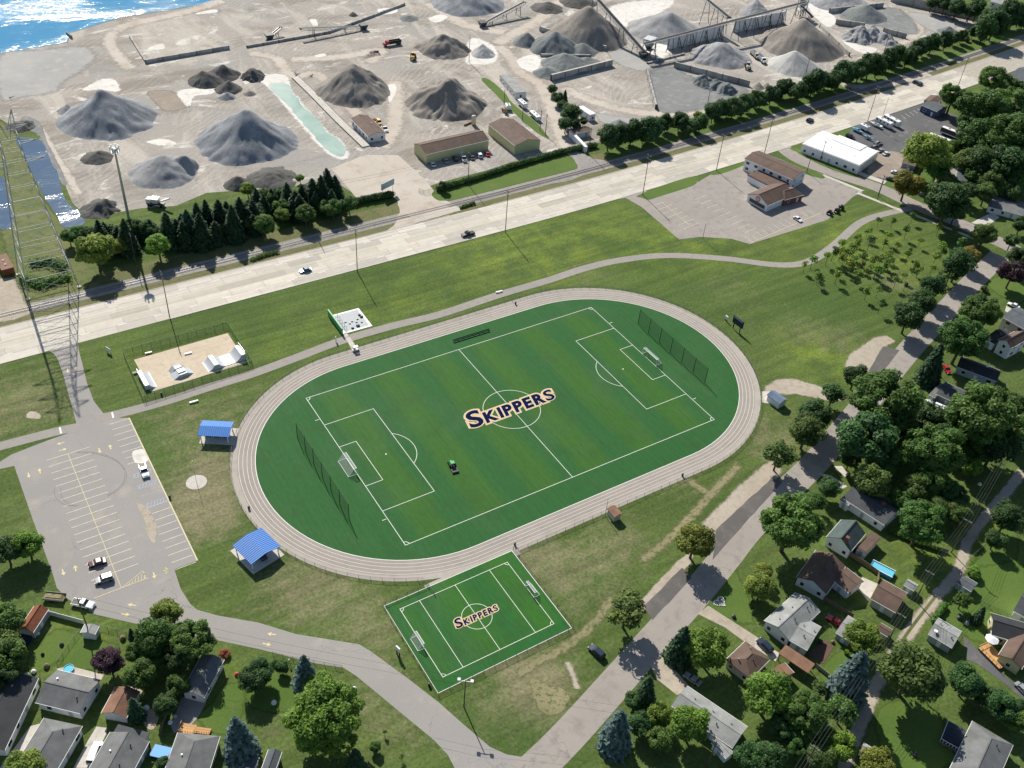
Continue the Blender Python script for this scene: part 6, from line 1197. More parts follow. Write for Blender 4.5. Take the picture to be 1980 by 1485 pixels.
# ------------------------------------------------------------------ conveyors
def conveyor(A, hA, B, hB, label, wd=1.6, legs=3, name='conveyor', hop=True, m='steel_light', dk='dark_steel'):
    a, b = pt(A, hA), pt(B, hB); o = empty(name, (a.x, a.y, 0), 0, label, 'conveyor'); A0 = Vector((a.x, a.y, 0)); a, b = a-A0, b-A0; d = b-a; L = d.length; s = Vector((-d.y, d.x, 0)).normalized()
    MB().bar(a+Vector((0, 0, .5)), b+Vector((0, 0, .5)), wd*.8, .12).build('belt', 'rubber' if dk == 'dark_steel' else 'steel', o)
    n = max(3, int(L/3))
    for q in (-1, 1):
        t = MB().bar(a+s*(q*wd/2)+Vector((0, 0, .6)), b+s*(q*wd/2)+Vector((0, 0, .6)), .18, .22).bar(a+s*(q*wd/2)-Vector((0, 0, .6)), b+s*(q*wd/2)-Vector((0, 0, .6)), .14, .16)
        for i in range(n): t.bar(a+d*(i/n)+s*(q*wd/2)-Vector((0, 0, .6)), a+d*((i+1)/n)+s*(q*wd/2)+Vector((0, 0, .6)), .1, .1)
        t.build('side_truss', m, o)
    for i in range(legs):
        c = a+d*((i+.6)/legs) if legs > 1 else a+d*.65
        if c.z < 1: continue
        for q in (-1, 1): MB().bar(c+s*(q*wd/2), Vector((c.x, c.y, 0))+s*(q*(wd/2+c.z*.16)), .25, .25).build('leg', dk, o)
        MB().bar(Vector((c.x, c.y, c.z*.5))+s*(wd/2+c.z*.08), Vector((c.x, c.y, c.z*.5))-s*(wd/2+c.z*.08), .18, .18).build('cross_brace', dk, o)
    MB().tube(b+s*wd*.5+Vector((0, 0, .4)), b-s*wd*.5+Vector((0, 0, .4)), .5, n=10).build('head_drum', dk, o)
    if hop: MB().frust((a.x-1.3, a.x+1.3, a.y-1.3, a.y+1.3), (a.x-2.2, a.x+2.2, a.y-2.2, a.y+2.2), .3, 2.9).build('hopper', dk, o)
    return o
conveyor(('c', 1085, 385), 3.0, ('c', 690, -60), 19, 'long radial stacker conveyor rising over the very large brown heap', 2.4, 4)
conveyor(('c', 1085, 330), 8.5, ('d', 372, 22), 13, 'long gallery conveyor running above the tall braced walls', 2.6, 10, hop=False)
conveyor(('c', 1520, -20), 14, ('c', 1712, 135), 11, 'covered feed conveyor joining the gallery from the lake side', 2.4, 3, hop=False)
conveyor(('b', 870, 205), 1.2, ('b', 395, 222), 5, 'dark portable stacker lying along the low concrete edge', 1.6, 2); conveyor(('b', 160, 285), .8, ('b', 245, 212), 3.4, 'dark portable screening conveyor near the lake-side yard', 1.5, 1)
conveyor(('b', 1770, 190), .8, ('c', 205, 22), 6, 'long portable stacker beside the blue-grey heap', 2.2, 3)
conveyor(('d', 330, 40), 6, ('d', 420, 130), 1.5, 'short discharge conveyor at the end of the gallery', 2.0, 2, hop=False)
# crushing plant at the hopper: frame, bins, deck
o = empty('transfer_station', pt(('c', 1115, 400)), .5, 'grey steel transfer station where the two big conveyors meet', 'machinery')
for i in (-1, 1):
    for j in (-1, 1): MB().box(i*3-.2, i*3+.2, j*2.4-.2, j*2.4+.2, 0, 9).build('column', 'steel', o)
for z in (3.2, 6.2, 9): MB().box(-3.4, 3.4, -2.8, 2.8, z-.12, z+.12).build('platform', 'steel_light', o)
MB().frust((-1.2, 1.2, -1.2, 1.2), (-2.4, 2.4, -2.2, 2.2), 3.4, 6).build('hopper', 'dark_steel', o); MB().box(-2.2, .6, -1.8, 1.8, 6.4, 8.6).build('drive_house', 'siding_grey', o)
for i in range(5): MB().tube((-3.3+i*1.65, -2.7, 9.1), (-3.3+i*1.65, -2.7, 10.2), .06).build('rail_post', 'galv', o)
o = empty('screening_tower', pt(('d', 330, 120)), .4, 'grey screening tower at the far end of the gallery conveyor', 'machinery')
for i in (-1, 1):
    for j in (-1, 1): MB().box(i*2.6-.2, i*2.6+.2, j*2.2-.2, j*2.2+.2, 0, 11).build('column', 'steel', o)
for z in (4, 7.5, 11): MB().box(-3, 3, -2.6, 2.6, z-.12, z+.12).build('platform', 'steel_light', o)
MB().box(-2, 2, -1.6, 1.6, 7.7, 10).build('screen_box', 'siding_grey', o)
o = empty('portable_crusher', pt(('e', 1190, 150)), -.7, 'white portable crusher by the dark earth bank', 'machinery')
MB().box(-4, 3, -1.1, 1.1, .9, 1.5).build('chassis', 'dark_steel', o); MB().frust((-1.5, .5, -1, 1), (-2.2, 1, -1.5, 1.5), 1.5, 3.6).build('hopper', 'white_paint', o); MB().bar((0, 0, 1.6), (5.5, 0, 4.2), 1.1, .4).build('belt_boom', 'white_paint', o); MB().box(-4, -2.3, -1.2, 1.2, 1.5, 3.2).build('engine_house', 'siding_white', o)
for x in (-3.2, -2.2, 2): 
    for s in (-1, 1): MB().tube((x, s*.9, .5), (x, s*1.25, .5), .5, n=12).build('wheel', 'rubber', o)
# ------------------------------------------------------------------ yard vehicles
def dump_truck(p, q, cabm, bedm, label, L=9, tank=False):
    a, b = pt(p, 1.2), pt(q, 1.2); o = empty('dump_truck' if not tank else 'haul_truck', (a.x, a.y, .06), math.atan2(b.y-a.y, b.x-a.x), label, 'truck')
    MB().box(-L/2, L/2-.3, -.5, .5, .7, 1.05).build('chassis', 'dark_steel', o); MB().frust((L/2-3.3, L/2-1.5, -1.2, 1.2), (L/2-3.2, L/2-1.9, -1.1, 1.1), 1.0, 2.9).build('cab', cabm, o, bevel=.06); MB().frust((L/2-1.5, L/2, -1, 1), (L/2-1.5, L/2-.15, -.9, .9), .9, 1.9).build('bonnet', cabm, o, bevel=.06); MB().frust((L/2-1.62, L/2-1.48, -1, 1), (L/2-1.95, L/2-1.8, -.9, .9), 1.95, 2.75).build('windscreen', 'glass_dark', o)
    if tank: MB().tube((-L/2, 0, 2.0), (L/2-3.6, 0, 2.0), 1.15, n=16).build('tank', bedm, o)
    else:
        x0, x1 = -L/2, L/2-3.5; bd = MB().box(x0, x1, -1.25, 1.25, 1.1, 1.25).box(x0, x1, -1.25, -1.15, 1.25, 2.6).box(x0, x1, 1.15, 1.25, 1.25, 2.6).box(x1-.1, x1, -1.15, 1.15, 1.25, 2.8).box(x0, x0+.1, -1.15, 1.15, 1.25, 2.5).build('dump_body', bedm, o)
        for i in range(5): MB().box(x0+.4+i*(x1-x0-.8)/4-.06, x0+.4+i*(x1-x0-.8)/4+.06, -1.32, 1.32, 1.1, 2.5).build('rib', bedm, bd)
    for x in (-L/2+.7, -L/2+1.9, L/2-1.2):
        for s in (-1, 1): MB().tube((x, s*.85, .52), (x, s*1.25, .52), .52, n=14).build('wheel', 'rubber', o)
dump_truck(('b', 1085, 325), ('b', 1000, 340), 'car_red', 'black', 'red dump truck with black body on the open yard', 10.5)
dump_truck(('d', 45, 432), ('d', 90, 478), 'siding_white', 'steel_light', 'grey haul truck passing the pale cone', 11); dump_truck(('c', 1905, 405), ('c', 1940, 440), 'siding_beige', 'steel_light', 'pale grey tipper following the haul truck', 9)
def loader(p, q, label, m='truck_yellow'):
    a, b = pt(p, 1), pt(q, 1); o = empty('wheel_loader', (a.x, a.y, .06), math.atan2(b.y-a.y, b.x-a.x), label, 'loader')
    MB().frust((-3.4, -.2, -1, 1), (-3.1, -.4, -.8, .8), 1.1, 2.3).build('engine_cover', m, o, bevel=.08); MB().frust((-.9, .8, -.85, .85), (-.8, .55, -.75, .75), 2.0, 3.4).build('cab', 'glass_dark', o); MB().box(-.9, .7, -.85, .85, 3.4, 3.52).build('cab_roof', m, o); MB().box(-.2, 1.8, -.6, .6, .9, 1.5).build('front_frame', m, o)
    for s in (-1, 1):
        MB().bar((.8, s*.6, 2.0), (3.2, s*.6, .8), .25, .35).build('lift_arm', m, o)
        for x in (-2.3, 1.2): MB().tube((x, s*.75, .8), (x, s*1.4, .8), .8, n=16).build('wheel', 'rubber', o)
    MB().prism([(3.1, .2), (4.4, .15), (4.5, .3), (3.5, .5), (3.4, 1.4), (3.1, 1.5)], -1.5, 1.5).build('bucket', 'dark_steel', o)
loader(('b', 1245, 430), ('b', 1250, 370), 'yellow wheel loader beside the brown-grey heap'); loader(('c', 1850, 490), ('c', 1840, 440), 'pale wheel loader working in front of the grey heap', 'siding_beige')
# silo and steel beams behind the yellow shed
o = empty('cement_silo', pt(('b', 1703, 945)), 0, 'small pale steel silo behind the long yellow shed', 'silo'); MB().lathe([(1.1, .6), (1.15, 4.2), (.9, 4.7), (.3, 4.9)], n=16).build('tank', 'siding_beige', o, smooth=True)
for i in range(4): MB().box(math.cos(i*PI/2+.8)-.08, math.cos(i*PI/2+.8)+.08, math.sin(i*PI/2+.8)-.08, math.sin(i*PI/2+.8)+.08, 0, .7).build('leg', 'steel', o)
o = empty('steel_beam', pt(('b', 1660, 940)), .3, 'rusty steel beam lying beside the silo', 'beam'); MB().box(-2.6, 2.6, -.3, .3, .05, .25).box(-2.6, 2.6, -.06, .06, .25, .6).box(-2.6, 2.6, -.3, .3, .6, .7).build('i_section', 'rust', o)
o = empty('roof_beam_rack', pt(('b', 915, 912)), -.1, 'rusty rack of beams behind the scale house', 'rack'); MB().box(-3, 3, -.5, .5, .4, .7).build('beams', 'rust', o); MB().box(-2.2, -1.9, -.6, .6, 0, .4).box(1.9, 2.2, -.6, .6, 0, .4).build('supports', 'rust', o)
for i, (x, y, l) in enumerate(((1932, 845, 'orange drum nearest the grass strip fence'), (1948, 862, 'orange drum beside the small white container'))):
    o = empty('cable_drum', pt(('b', x, y)), i, l, 'drum'); MB().tube((-.7, 0, 1), (.7, 0, 1), .6, n=14).build('core', 'truck_yellow', o)
    for s in (-1, 1): MB().tube((s*.7, 0, 1), (s*.8, 0, 1), 1.0, n=16).build('flange', 'wood_fence', o)
# truck scale along the pond road
sc_ = [pt(('b', *q)) for q in ((350, 590), (500, 730), (700, 930), (880, 1110), (925, 1125), (740, 930), (540, 730), (390, 590))]
o = link('truck_scale', None); tag(o, 'long narrow concrete weighbridge between the turquoise pond and scale house', 'weighbridge')
for L in ([(355, 585), (480, 705), (680, 910), (890, 1110)],):
    P = [pt(('b', *q)) for q in L]; mb = MB(); rl = [MB(), MB()]
    for a, b in zip(P, P[1:]):
        mb.bar(Vector((a.x, a.y, .2)), Vector((b.x, b.y, .2)), 3.6, .35); s = Vector((-(b-a).y, (b-a).x, 0)).normalized()*1.9
        for k in (0, 1): rl[k].bar(a+s*(1 if k else -1)+Vector((0, 0, .45)), b+s*(1 if k else -1)+Vector((0, 0, .45)), .2, .2)
    mb.build('deck', 'concrete', o); rl[0].build('guide_rail', 'dark_steel', o); rl[1].build('guide_rail', 'dark_steel', o)
# ================================================================== trees
def _leafmesh(name, Q, T_, cores=()):
    """Q: list of (centre, normal, size); T_: tint per leaf; cores: (centre, radius) inner foliage masses"""
    vs = []; fs = []; tn = []
    for (c, n, s), t in zip(Q, T_):
        a = n.orthogonal().normalized(); a = (Matrix.Rotation(random.random()*6.28, 3, n) @ a); b = n.cross(a)
        k = len(vs); w_ = s*random.uniform(.55, .85)
        vs += [c-a*s, c+b*w_-a*s*.1+n*s*.12, c+a*s, c-b*w_-a*s*.1+n*s*.12]; fs += [(k, k+1, k+2), (k, k+2, k+3)]; tn += [t]*4
    for c, r, sq in cores:
        bm = bmesh.new(); bmesh.ops.create_icosphere(bm, subdivisions=2, radius=r); k = len(vs)
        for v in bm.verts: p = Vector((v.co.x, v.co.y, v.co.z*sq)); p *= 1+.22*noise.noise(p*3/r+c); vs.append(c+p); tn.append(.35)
        fs += [tuple(v.index+k for v in f.verts) for f in bm.faces]; bm.free()
    me = bpy.data.meshes.new(name); me.from_pydata([tuple(v) for v in vs], [], fs)
    at = me.attributes.new('tint', 'FLOAT', 'POINT'); at.data.foreach_set('value', tn)
    me.materials.append(MATS['leaf_mid']); return me
def rdir():
    z = random.uniform(-1, 1); t = random.random()*2*PI; r = math.sqrt(1-z*z); return Vector((r*math.cos(t), r*math.sin(t), z))
def crown_round(seed, nl=26, nleaf=5200, sz=.075, rz=.9, spread=.7, lr=(.24, .42), core=.8, gaps=0):
    random.seed(seed); lobes = []
    while len(lobes) < nl:
        d = rdir(); d = Vector((d.x, d.y, d.z*.85+.12)); k = random.uniform(.45, 1)**.6*spread; c = Vector((d.x*k, d.y*k, d.z*k*rz)); r = random.uniform(*lr)*(1.15-.25*k)
        if c.z < (-.62 if rz < 1.2 else -.8)*rz: continue
        lobes.append((c, r, random.random()))
    Q = []; T_ = []; tot = sum(r*r for c, r, t in lobes)
    for c, r, lt in lobes:
        for _ in range(int(nleaf*r*r/tot)):
            d = rdir()
            if d.z < -.5 and random.random() < .7: continue
            p = c+Vector((d.x, d.y, d.z*.8))*r*random.triangular(.78, 1.38, 1.0)
            if any((p-c2).length < r2*.72 for c2, r2, t2 in lobes if c2 is not c): continue
            if gaps and noise.noise(p*4+Vector((seed, 0, 0))) > .45-gaps: continue
            n = (d*.75+rdir()*.55+Vector((0, 0, .6))).normalized(); Q.append((p, n, sz*random.uniform(.7, 1.35))); T_.append(min(1, max(0, .1+.55*lt+random.uniform(-.25, .45))))
    return _leafmesh('crown', Q, T_, [(c, r*core, .8) for c, r, t in lobes] if core else ())
def crown_spruce(seed, nleaf=3600, levels=20):
    random.seed(seed); Q = []; T_ = []; cores = []
    for i in range(levels):
        f = i/(levels-1); z = -1+2*f*.99; R = .47*(1-f)**.6+.015; nb = max(4, int(15*(1-f)+4)); ph = random.random()*6
        for b in range(nb):
            t = ph+2*PI*b/nb+random.uniform(-.15, .15); L = R*random.uniform(.78, 1.12); lt = random.random(); m_ = max(4, int(nleaf/levels/nb*(1.5-f)))
            for k in range(m_):
                s = (k+random.random())/m_; r = L*(.25+.75*s); p = Vector((math.cos(t)*r, math.sin(t)*r, z-.10*s*s*(1.2-f)+random.uniform(-.02, .02)))+rdir()*.03
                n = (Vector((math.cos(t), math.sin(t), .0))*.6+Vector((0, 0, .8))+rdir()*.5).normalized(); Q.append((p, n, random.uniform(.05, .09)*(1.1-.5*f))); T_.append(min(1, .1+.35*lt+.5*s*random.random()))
    me = _leafmesh('crown', Q, T_)
    # inner cone of dense foliage
    return me
def crown_spruce_full(seed):
    me = crown_spruce(seed); bm = bmesh.new(); bm.from_mesh(me)
    ly = bm.verts.layers.float.get('tint')
    r = bmesh.ops.create_cone(bm, cap_ends=True, segments=10, radius1=.4, radius2=.005, depth=1.9, matrix=Matrix.Translation((0, 0, -.06)))
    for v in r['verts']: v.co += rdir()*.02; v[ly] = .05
    bm.to_mesh(me); bm.free(); return me
def trunk_mesh(seed, h, r, limbs=5, lh=.55, reach=.6):
    random.seed(seed); mb = MB(); P = Vector((0, 0, 0)); q = 3
    for i in range(q):
        N_ = Vector((random.uniform(-.04, .04)*h, random.uniform(-.04, .04)*h, h*(i+1)/q)); mb.tube(P, N_, r*(1-.22*i), r*(1-.22*(i+1)), 8); P = N_
    for i in range(limbs):
        a = 2*PI*i/limbs+random.random(); b = Vector((0, 0, h*(lh+.35*random.random()))); e_ = b+Vector((math.cos(a)*reach, math.sin(a)*reach, reach*random.uniform(.5, .9))); mb.tube(b, e_, r*.45, r*.15, 6)
    return mb.mesh('trunk')
CR = {'round': [crown_round(s, 46, 8200, .055, .88, .78, (.16, .31), .68) for s in (11, 12, 13, 14, 15)], 'open': [crown_round(s, 24, 2600, .075, .8, .85, (.18, .3), .55, .15) for s in (21, 22, 23)], 'fine': [crown_round(s, 80, 12500, .04, .82, .84, (.1, .22), .66) for s in (31, 32, 33, 34)],
      'oval': [crown_round(s, 30, 4600, .07, 1.5, .64, (.2, .38), .75) for s in (41, 42, 43)], 'spruce': [crown_spruce_full(s) for s in (51, 52, 53)], 'sapling': [crown_round(s, 9, 420, .13, 1.0, .6, (.25, .42), .35, .1) for s in (61, 62, 63)], 'shrub': [crown_round(s, 14, 1300, .11, .7, .62, (.28, .42), .85) for s in (71, 72)]}
TRK = {k: trunk_mesh(80+i, 1.0, rr, lb, .5, rc) for i, (k, rr, lb, rc) in enumerate((('round', .07, 6, .5), ('open', .07, 8, .6), ('fine', .07, 6, .5), ('oval', .06, 4, .35), ('spruce', .035, 0, 0), ('sapling', .05, 4, .35), ('shrub', .09, 5, .4)))}
for me in TRK.values(): me.materials.append(MATS['bark'])
random.seed(99); _ti = [0]
def tree(t, x, y, rzm, kind, mat, label, name=None, group=None, rs=1.0, cat='tree', zoom=None):
    """crown centre at tile pixel (x,y), crown half-width rzm tile pixels; the foot stands on the ground under it"""
    sc = ZT[t][2]; p = g(t, x, y, 4); r = rzm/sc*mpp(p)*rs
    hh = {'round': (1.25, .9), 'open': (1.35, .85), 'fine': (1.25, .88), 'oval': (1.15, 1.5), 'spruce': (2.25, 2.1), 'sapling': (2.1, 1.0), 'shrub': (.62, .7)}[kind]
    for _ in range(3): p = g(t, x, y, r*hh[0]); r = rzm/sc*mpp(p)*rs
    _ti[0] += 1; rot = random.random()*6.28
    nm = name or {'spruce': 'spruce_tree', 'sapling': 'young_tree', 'shrub': 'shrub'}.get(kind, 'deciduous_tree')
    o = empty(nm, (p.x, p.y, 0), rot, label, cat if kind != 'shrub' else 'shrub', group)
    tk = link('trunk', TRK[kind], None, o)
    hc = r*hh[0]
    if kind == 'spruce': s = r/.46*(random.uniform(.5, .8) if group else .85); z = s*1.02; tk.scale = (r*2.2, r*2.2, s*1.6)
    else: s = r; z = hc; tk.scale = (r*1.0, r*1.0, hc*.95)
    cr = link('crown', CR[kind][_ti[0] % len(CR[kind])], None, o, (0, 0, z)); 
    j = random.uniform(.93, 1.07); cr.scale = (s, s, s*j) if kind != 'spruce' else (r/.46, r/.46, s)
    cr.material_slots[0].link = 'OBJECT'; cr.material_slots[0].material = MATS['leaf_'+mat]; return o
TR = [ # tile, x, y, r, crown, foliage, where
 ('l', 580, 150, 95, 'open', 'dark', 'small dark tree at the gravel lane beside the slate shed'), ('h', 740, 1395, 100, 'round', 'dark', 'dark round tree beside the upper dark parking bay'), ('l', 450, 300, 125, 'round', 'dark', 'dark tree over the grass between track bend and street'), ('l', 380, 430, 140, 'round', 'olive', 'olive-tipped tree leaning over the street opposite the track bend'), ('l', 175, 605, 118, 'open', 'olive', 'sparse olive tree casting a lacy shadow on the street'),
 ('l', 960, 210, 265, 'fine', 'mid', 'huge spreading tree over the street by the grey house with boat'), ('l', 820, 480, 225, 'round', 'dark', 'huge dark tree just below the spreading one'), ('l', 1320, 560, 225, 'fine', 'mid', 'broad feathery tree in the middle of the shaded block'), ('l', 1700, 330, 280, 'fine', 'mid', 'largest feathery tree behind the boat house'), ('l', 1780, 520, 170, 'round', 'dark', 'dark tree below the largest feathery tree'), ('l', 1270, 340, 130, 'round', 'dark', 'dark tree between the two feathery giants'), ('l', 1590, 690, 85, 'fine', 'bright', 'light green tree beside a white tent roof near the alley'), ('l', 860, 790, 140, 'round', 'olive', 'olive understorey tree by the charcoal-roofed house'),
 ('l', 545, 850, 88, 'round', 'dark', 'dark tree on the front corner of the charcoal-roofed house'), ('l', 440, 950, 85, 'round', 'mid', 'mid-green tree between street and charcoal-roofed house'), ('l', 270, 1100, 250, 'fine', 'mid', 'large leafy street tree in front of the green-roofed cottage'), ('l', 1080, 935, 85, 'round', 'mid', 'small round tree behind the charcoal-roofed house'), ('l', 1230, 1110, 185, 'fine', 'mid', 'big tree behind the green-roofed cottage near the wires'), ('l', 1860, 1060, 120, 'round', 'dark', 'dark tree across the alley near the mown lawn'), ('l', 1310, 770, 150, 'fine', 'mid', 'feathery tree lower than the middle one in the shaded block'), ('l', 1150, 560, 120, 'round', 'dark', 'dark inner tree between the giant trees'),
 ('l', 1770, 1230, 75, 'round', 'dark', 'small dark tree by the alley wheel tracks'), ('l', 60, 1465, 75, 'round', 'yellow', 'yellow-green shrub tree at the corner of the wide brown-roofed house'), ('p', 50, 150, 110, 'round', 'yellow', 'yellowish tree between the brown and pale grey roofed houses'), ('p', 800, 530, 138, 'round', 'bright', 'bright lime tree behind the pale grey garage'), ('p', 1160, 760, 235, 'round', 'olive', 'huge olive tree at the alley by the black driveway'), ('p', 1560, 850, 125, 'round', 'dark', 'dark round tree next to the huge olive one'), ('p', 1820, 1020, 115, 'round', 'dark', 'dark tree behind the large grey-roofed house'), ('p', 90, 940, 185, 'round', 'bright', 'bright green tree at the corner of the brown hip-roofed house'),
 ('p', 380, 1090, 175, 'fine', 'mid', 'wide tree beneath the wires behind the long pale roof'), ('p', 650, 1060, 115, 'open', 'mid', 'thin tree beside the alley bend'), ('p', 640, 1320, 108, 'round', 'bright', 'bright bushy tree beside the narrow pale shed'), ('p', 900, 1455, 125, 'round', 'yellow', 'yellow-green tree below the narrow pale shed'), ('p', 100, 1420, 135, 'round', 'dark', 'dark tree at the foot of the long pale roofed house'), ('p', 1530, 250, 65, 'open', 'mid', 'twiggy tree beside the slate garden shed'), ('p', 1960, 1030, 60, 'round', 'dark', 'dark tree by the silver car on the black driveway'), ('p', 480, 900, 60, 'open', 'olive', 'thin olive tree on the dry back lawn'),
 ('o', 960, 320, 155, 'open', 'olive', 'open-crowned street tree between the dark bay and green SUV'), ('k', 1460, 1240, 152, 'round', 'yellow', 'round yellow-topped street tree between the two dark parking bays'), ('o', 1555, 600, 165, 'round', 'bright', 'bright round tree in front of the brown hip-roofed house'), ('o', 1190, 1090, 100, 'round', 'bright', 'bright small tree at the long pale house corner'), ('o', 1420, 1160, 150, 'round', 'bright', 'bright tree over the long pale roof'), ('o', 1210, 1270, 95, 'round', 'mid', 'mid-green tree by the bottom street corner'), ('o', 1050, 1160, 95, 'round', 'dark', 'dark tree in the corner garden by the street'), ('o', 1905, 150, 90, 'round', 'yellow', 'yellow-green tree at the head of the dirt drive'), ('o', 1880, 1400, 125, 'round', 'dark', 'dark tree beyond the end of the long pale roof'), ('o', 1010, 990, 70, 'round', 'dark', 'dark evergreen bush by the wooden edging of the dirt drive'),
 ('m', 1220, 340, 115, 'round', 'yellow', 'yellow-green tree by the curved drive above its taller neighbour'), ('m', 1140, 530, 150, 'round', 'mid', 'tall green tree beside the purple tree'), ('m', 1420, 550, 165, 'fine', 'mid', 'wide tree between the drive and the white workshop'), ('m', 800, 690, 110, 'round', 'purple', 'dark purple-leaved tree behind the white garden shed'), ('m', 1040, 790, 118, 'round', 'mid', 'green tree behind the small brown-roofed garage'), ('m', 1310, 870, 88, 'round', 'mid', 'rounded tree at the end of the white workshop'), ('m', 1220, 1020, 88, 'round', 'dark', 'dark tree by the flower beds'), ('m', 1860, 830, 105, 'round', 'dark', 'dark tree between workshop lawn and blue spruce'), ('m', 50, 400, 135, 'round', 'mid', 'green tree over the rust-red shed'), ('m', 60, 660, 135, 'round', 'mid', 'green tree above the shadow-dark roof'), ('i', 195, 1260, 110, 'round', 'bright', 'light green tree on the lot edge by the trailer'), ('i', 40, 1310, 110, 'round', 'dark', 'dark tree on the far side of the lot edge'), ('m', 180, 1480, 125, 'round', 'yellow', 'yellow-green tree over the grey hip roof drive'), ('m', 1200, 1450, 55, 'round', 'dark', 'small dark tree beside the blue tarpaulin'),
 ('n', 85, 770, 100, 'round', 'dark', 'dark round tree left of the pointed blue spruce'), ('n', 560, 1080, 280, 'fine', 'bright', 'very large bushy bright tree below the curved drive'), ('n', 245, 740, 48, 'round', 'dark', 'small dark tree between round tree and blue spruce'), ('n', 935, 1330, 42, 'round', 'mid', 'small lawn tree right of the very large bushy tree'), ('n', 1130, 1400, 22, 'sapling', 'olive', 'thin young tree on the lawn by the curved drive'), ('n', 1000, 1220, 22, 'sapling', 'mid', 'tiny young tree in the lawn beside the bushy tree shadow'),
 ('h', 1690, 350, 92, 'round', 'olive', 'olive tree at the sidewalk corner of the sapling field'), ('h', 1500, 570, 118, 'round', 'dark', 'dark tree along the street by the sapling field'), ('h', 1580, 515, 75, 'round', 'orange', 'orange-tinged tree along the street by the sapling field'), ('h', 1440, 640, 72, 'open', 'olive', 'thin olive tree beside the dark street tree'), ('h', 1310, 735, 100, 'round', 'dark', 'dark tree in mid row along the upper street'), ('h', 1230, 850, 108, 'round', 'dark', 'dark tree next down the upper street row'), ('h', 1130, 955, 120, 'round', 'dark', 'last dark tree of the upper street row before the parking bay'), ('h', 1650, 920, 148, 'fine', 'mid', 'broad tree across the street from the row'), ('h', 1530, 1120, 175, 'fine', 'mid', 'broad tree in front of the white gabled house'),
 ('h', 1900, 635, 100, 'round', 'purple', 'purple-leaved tree on the bright lawn across the street'), ('h', 1950, 520, 88, 'round', 'dark', 'dark tree above the purple-leaved one'), ('h', 1430, 110, 155, 'round', 'dark', 'big dark tree at the side street drive'), ('h', 1330, 60, 90, 'round', 'mid', 'green tree leaning over the side street drive'), ('h', 1700, 50, 78, 'round', 'olive', 'olive tree by the low ranch house'), ('h', 1960, 280, 62, 'round', 'dark', 'dark tree in front of the low ranch house'),
 ('d', 1760, 590, 108, 'fine', 'mid', 'tall tree by the highway at the dealer office'), ('d', 1460, 705, 100, 'fine', 'mid', 'tree beside the dark blue office'), ('d', 1690, 790, 175, 'fine', 'mid', 'large tree behind the motor coaches'), ('d', 1885, 760, 150, 'fine', 'mid', 'large tree toward the slate-roofed highway house'), ('d', 1890, 1000, 175, 'fine', 'mid', 'huge tree deeper in the wood behind the coaches'), ('d', 1640, 1000, 140, 'round', 'mid', 'tree right beside the black motor coach'), ('d', 1660, 1190, 118, 'round', 'dark', 'dark tree by the grey-roofed house near the dealer lot'), ('d', 1270, 1120, 165, 'round', 'yellow', 'yellow-green tree over the small brown-roofed garage'), ('d', 1350, 1230, 108, 'round', 'mid', 'bright tree below the small brown-roofed garage'), ('d', 1120, 1350, 108, 'round', 'orange', 'orange-yellow tree on the lawn by the parked row'), ('d', 1490, 1085, 78, 'round', 'mid', 'tree in front of the cream coach'), ('d', 1870, 1210, 148, 'round', 'dark', 'dark tree at the far side of the wood'), ('d', 1420, 1340, 75, 'round', 'olive', 'small tree by the winding lane'), ('d', 1740, 1340, 88, 'round', 'mid', 'tree by the white car and grey-roofed house'), ('d', 1900, 1420, 70, 'round', 'dark', 'dark tree above the low ranch house'), ('d', 1560, 760, 100, 'fine', 'mid', 'leafy tree between office and coaches'), ('d', 1800, 900, 120, 'fine', 'mid', 'leafy tree in the heart of the wood'), ('d', 1960, 880, 110, 'round', 'dark', 'dark tree on the outer rim of the wood')]
FILL = {'l': [(1500, 430, 150), (1080, 390, 120), (1000, 620, 130), (1180, 850, 110), (1450, 900, 110), (1650, 560, 120), (1900, 250, 120), (1950, 430, 120), (1490, 290, 100), (930, 700, 110), (1500, 1060, 95), (1380, 1000, 100), (700, 640, 80)], 'p': [(200, 1180, 120), (520, 1260, 90), (320, 1330, 100), (480, 1410, 110), (1690, 950, 90), (1920, 1130, 90)], 'd': [(1600, 900, 110), (1750, 1080, 130), (1980, 1150, 120), (1560, 1180, 90), (1780, 1240, 100), (1950, 1320, 100), (1620, 1290, 70), (1840, 640, 90), (1980, 660, 80)],
        'n': [(650, 1290, 140), (470, 1250, 130), (520, 890, 120)], 'm': [(1300, 650, 120), (1130, 660, 100), (1330, 490, 105), (20, 520, 120), (20, 800, 110), (1000, 640, 75)], 'h': [(1560, 30, 80), (1810, 20, 65), (1480, 190, 80), (1370, 190, 60), (1890, 400, 60)]}
GRP = {'l': 'leafy tree filling the shaded block between street and alley', 'p': 'leafy tree in the wooded gardens along the alley', 'd': 'leafy tree in the wood behind the motor coaches', 'n': 'bright leafy tree crowding the very large bushy tree', 'm': 'leafy tree in the belt between curved drive and back gardens', 'h': 'leafy garden tree near the low ranch house', 'o': 'leafy tree in the corner garden at the street junction'}
for t, x, y, r, k, m, l in TR: tree(t, x, y, r, k, m, l)
_used = set()
def fill_label(t, x, y, i, base):
    """single the filler tree out by the named tree it stands next to"""
    a = g(t, x, y); near = sorted(TR, key=lambda q: (g(q[0], q[1], q[2])-a).length)
    for q in near[:4]:
        l = 'leafy tree next to the '+q[6]
        if l not in _used and len(l.split()) <= 16: _used.add(l); return l
    return base
for t, L in FILL.items():
    for i, (x, y, r) in enumerate(L): tree(t, x, y, r, ('fine', 'round')[i % 2], 'bright' if t == 'n' else ('dark', 'mid', 'mid', 'olive')[i % 4], fill_label(t, x, y, i, GRP[t]), None, GRP[t].replace('tree', 'trees', 1))
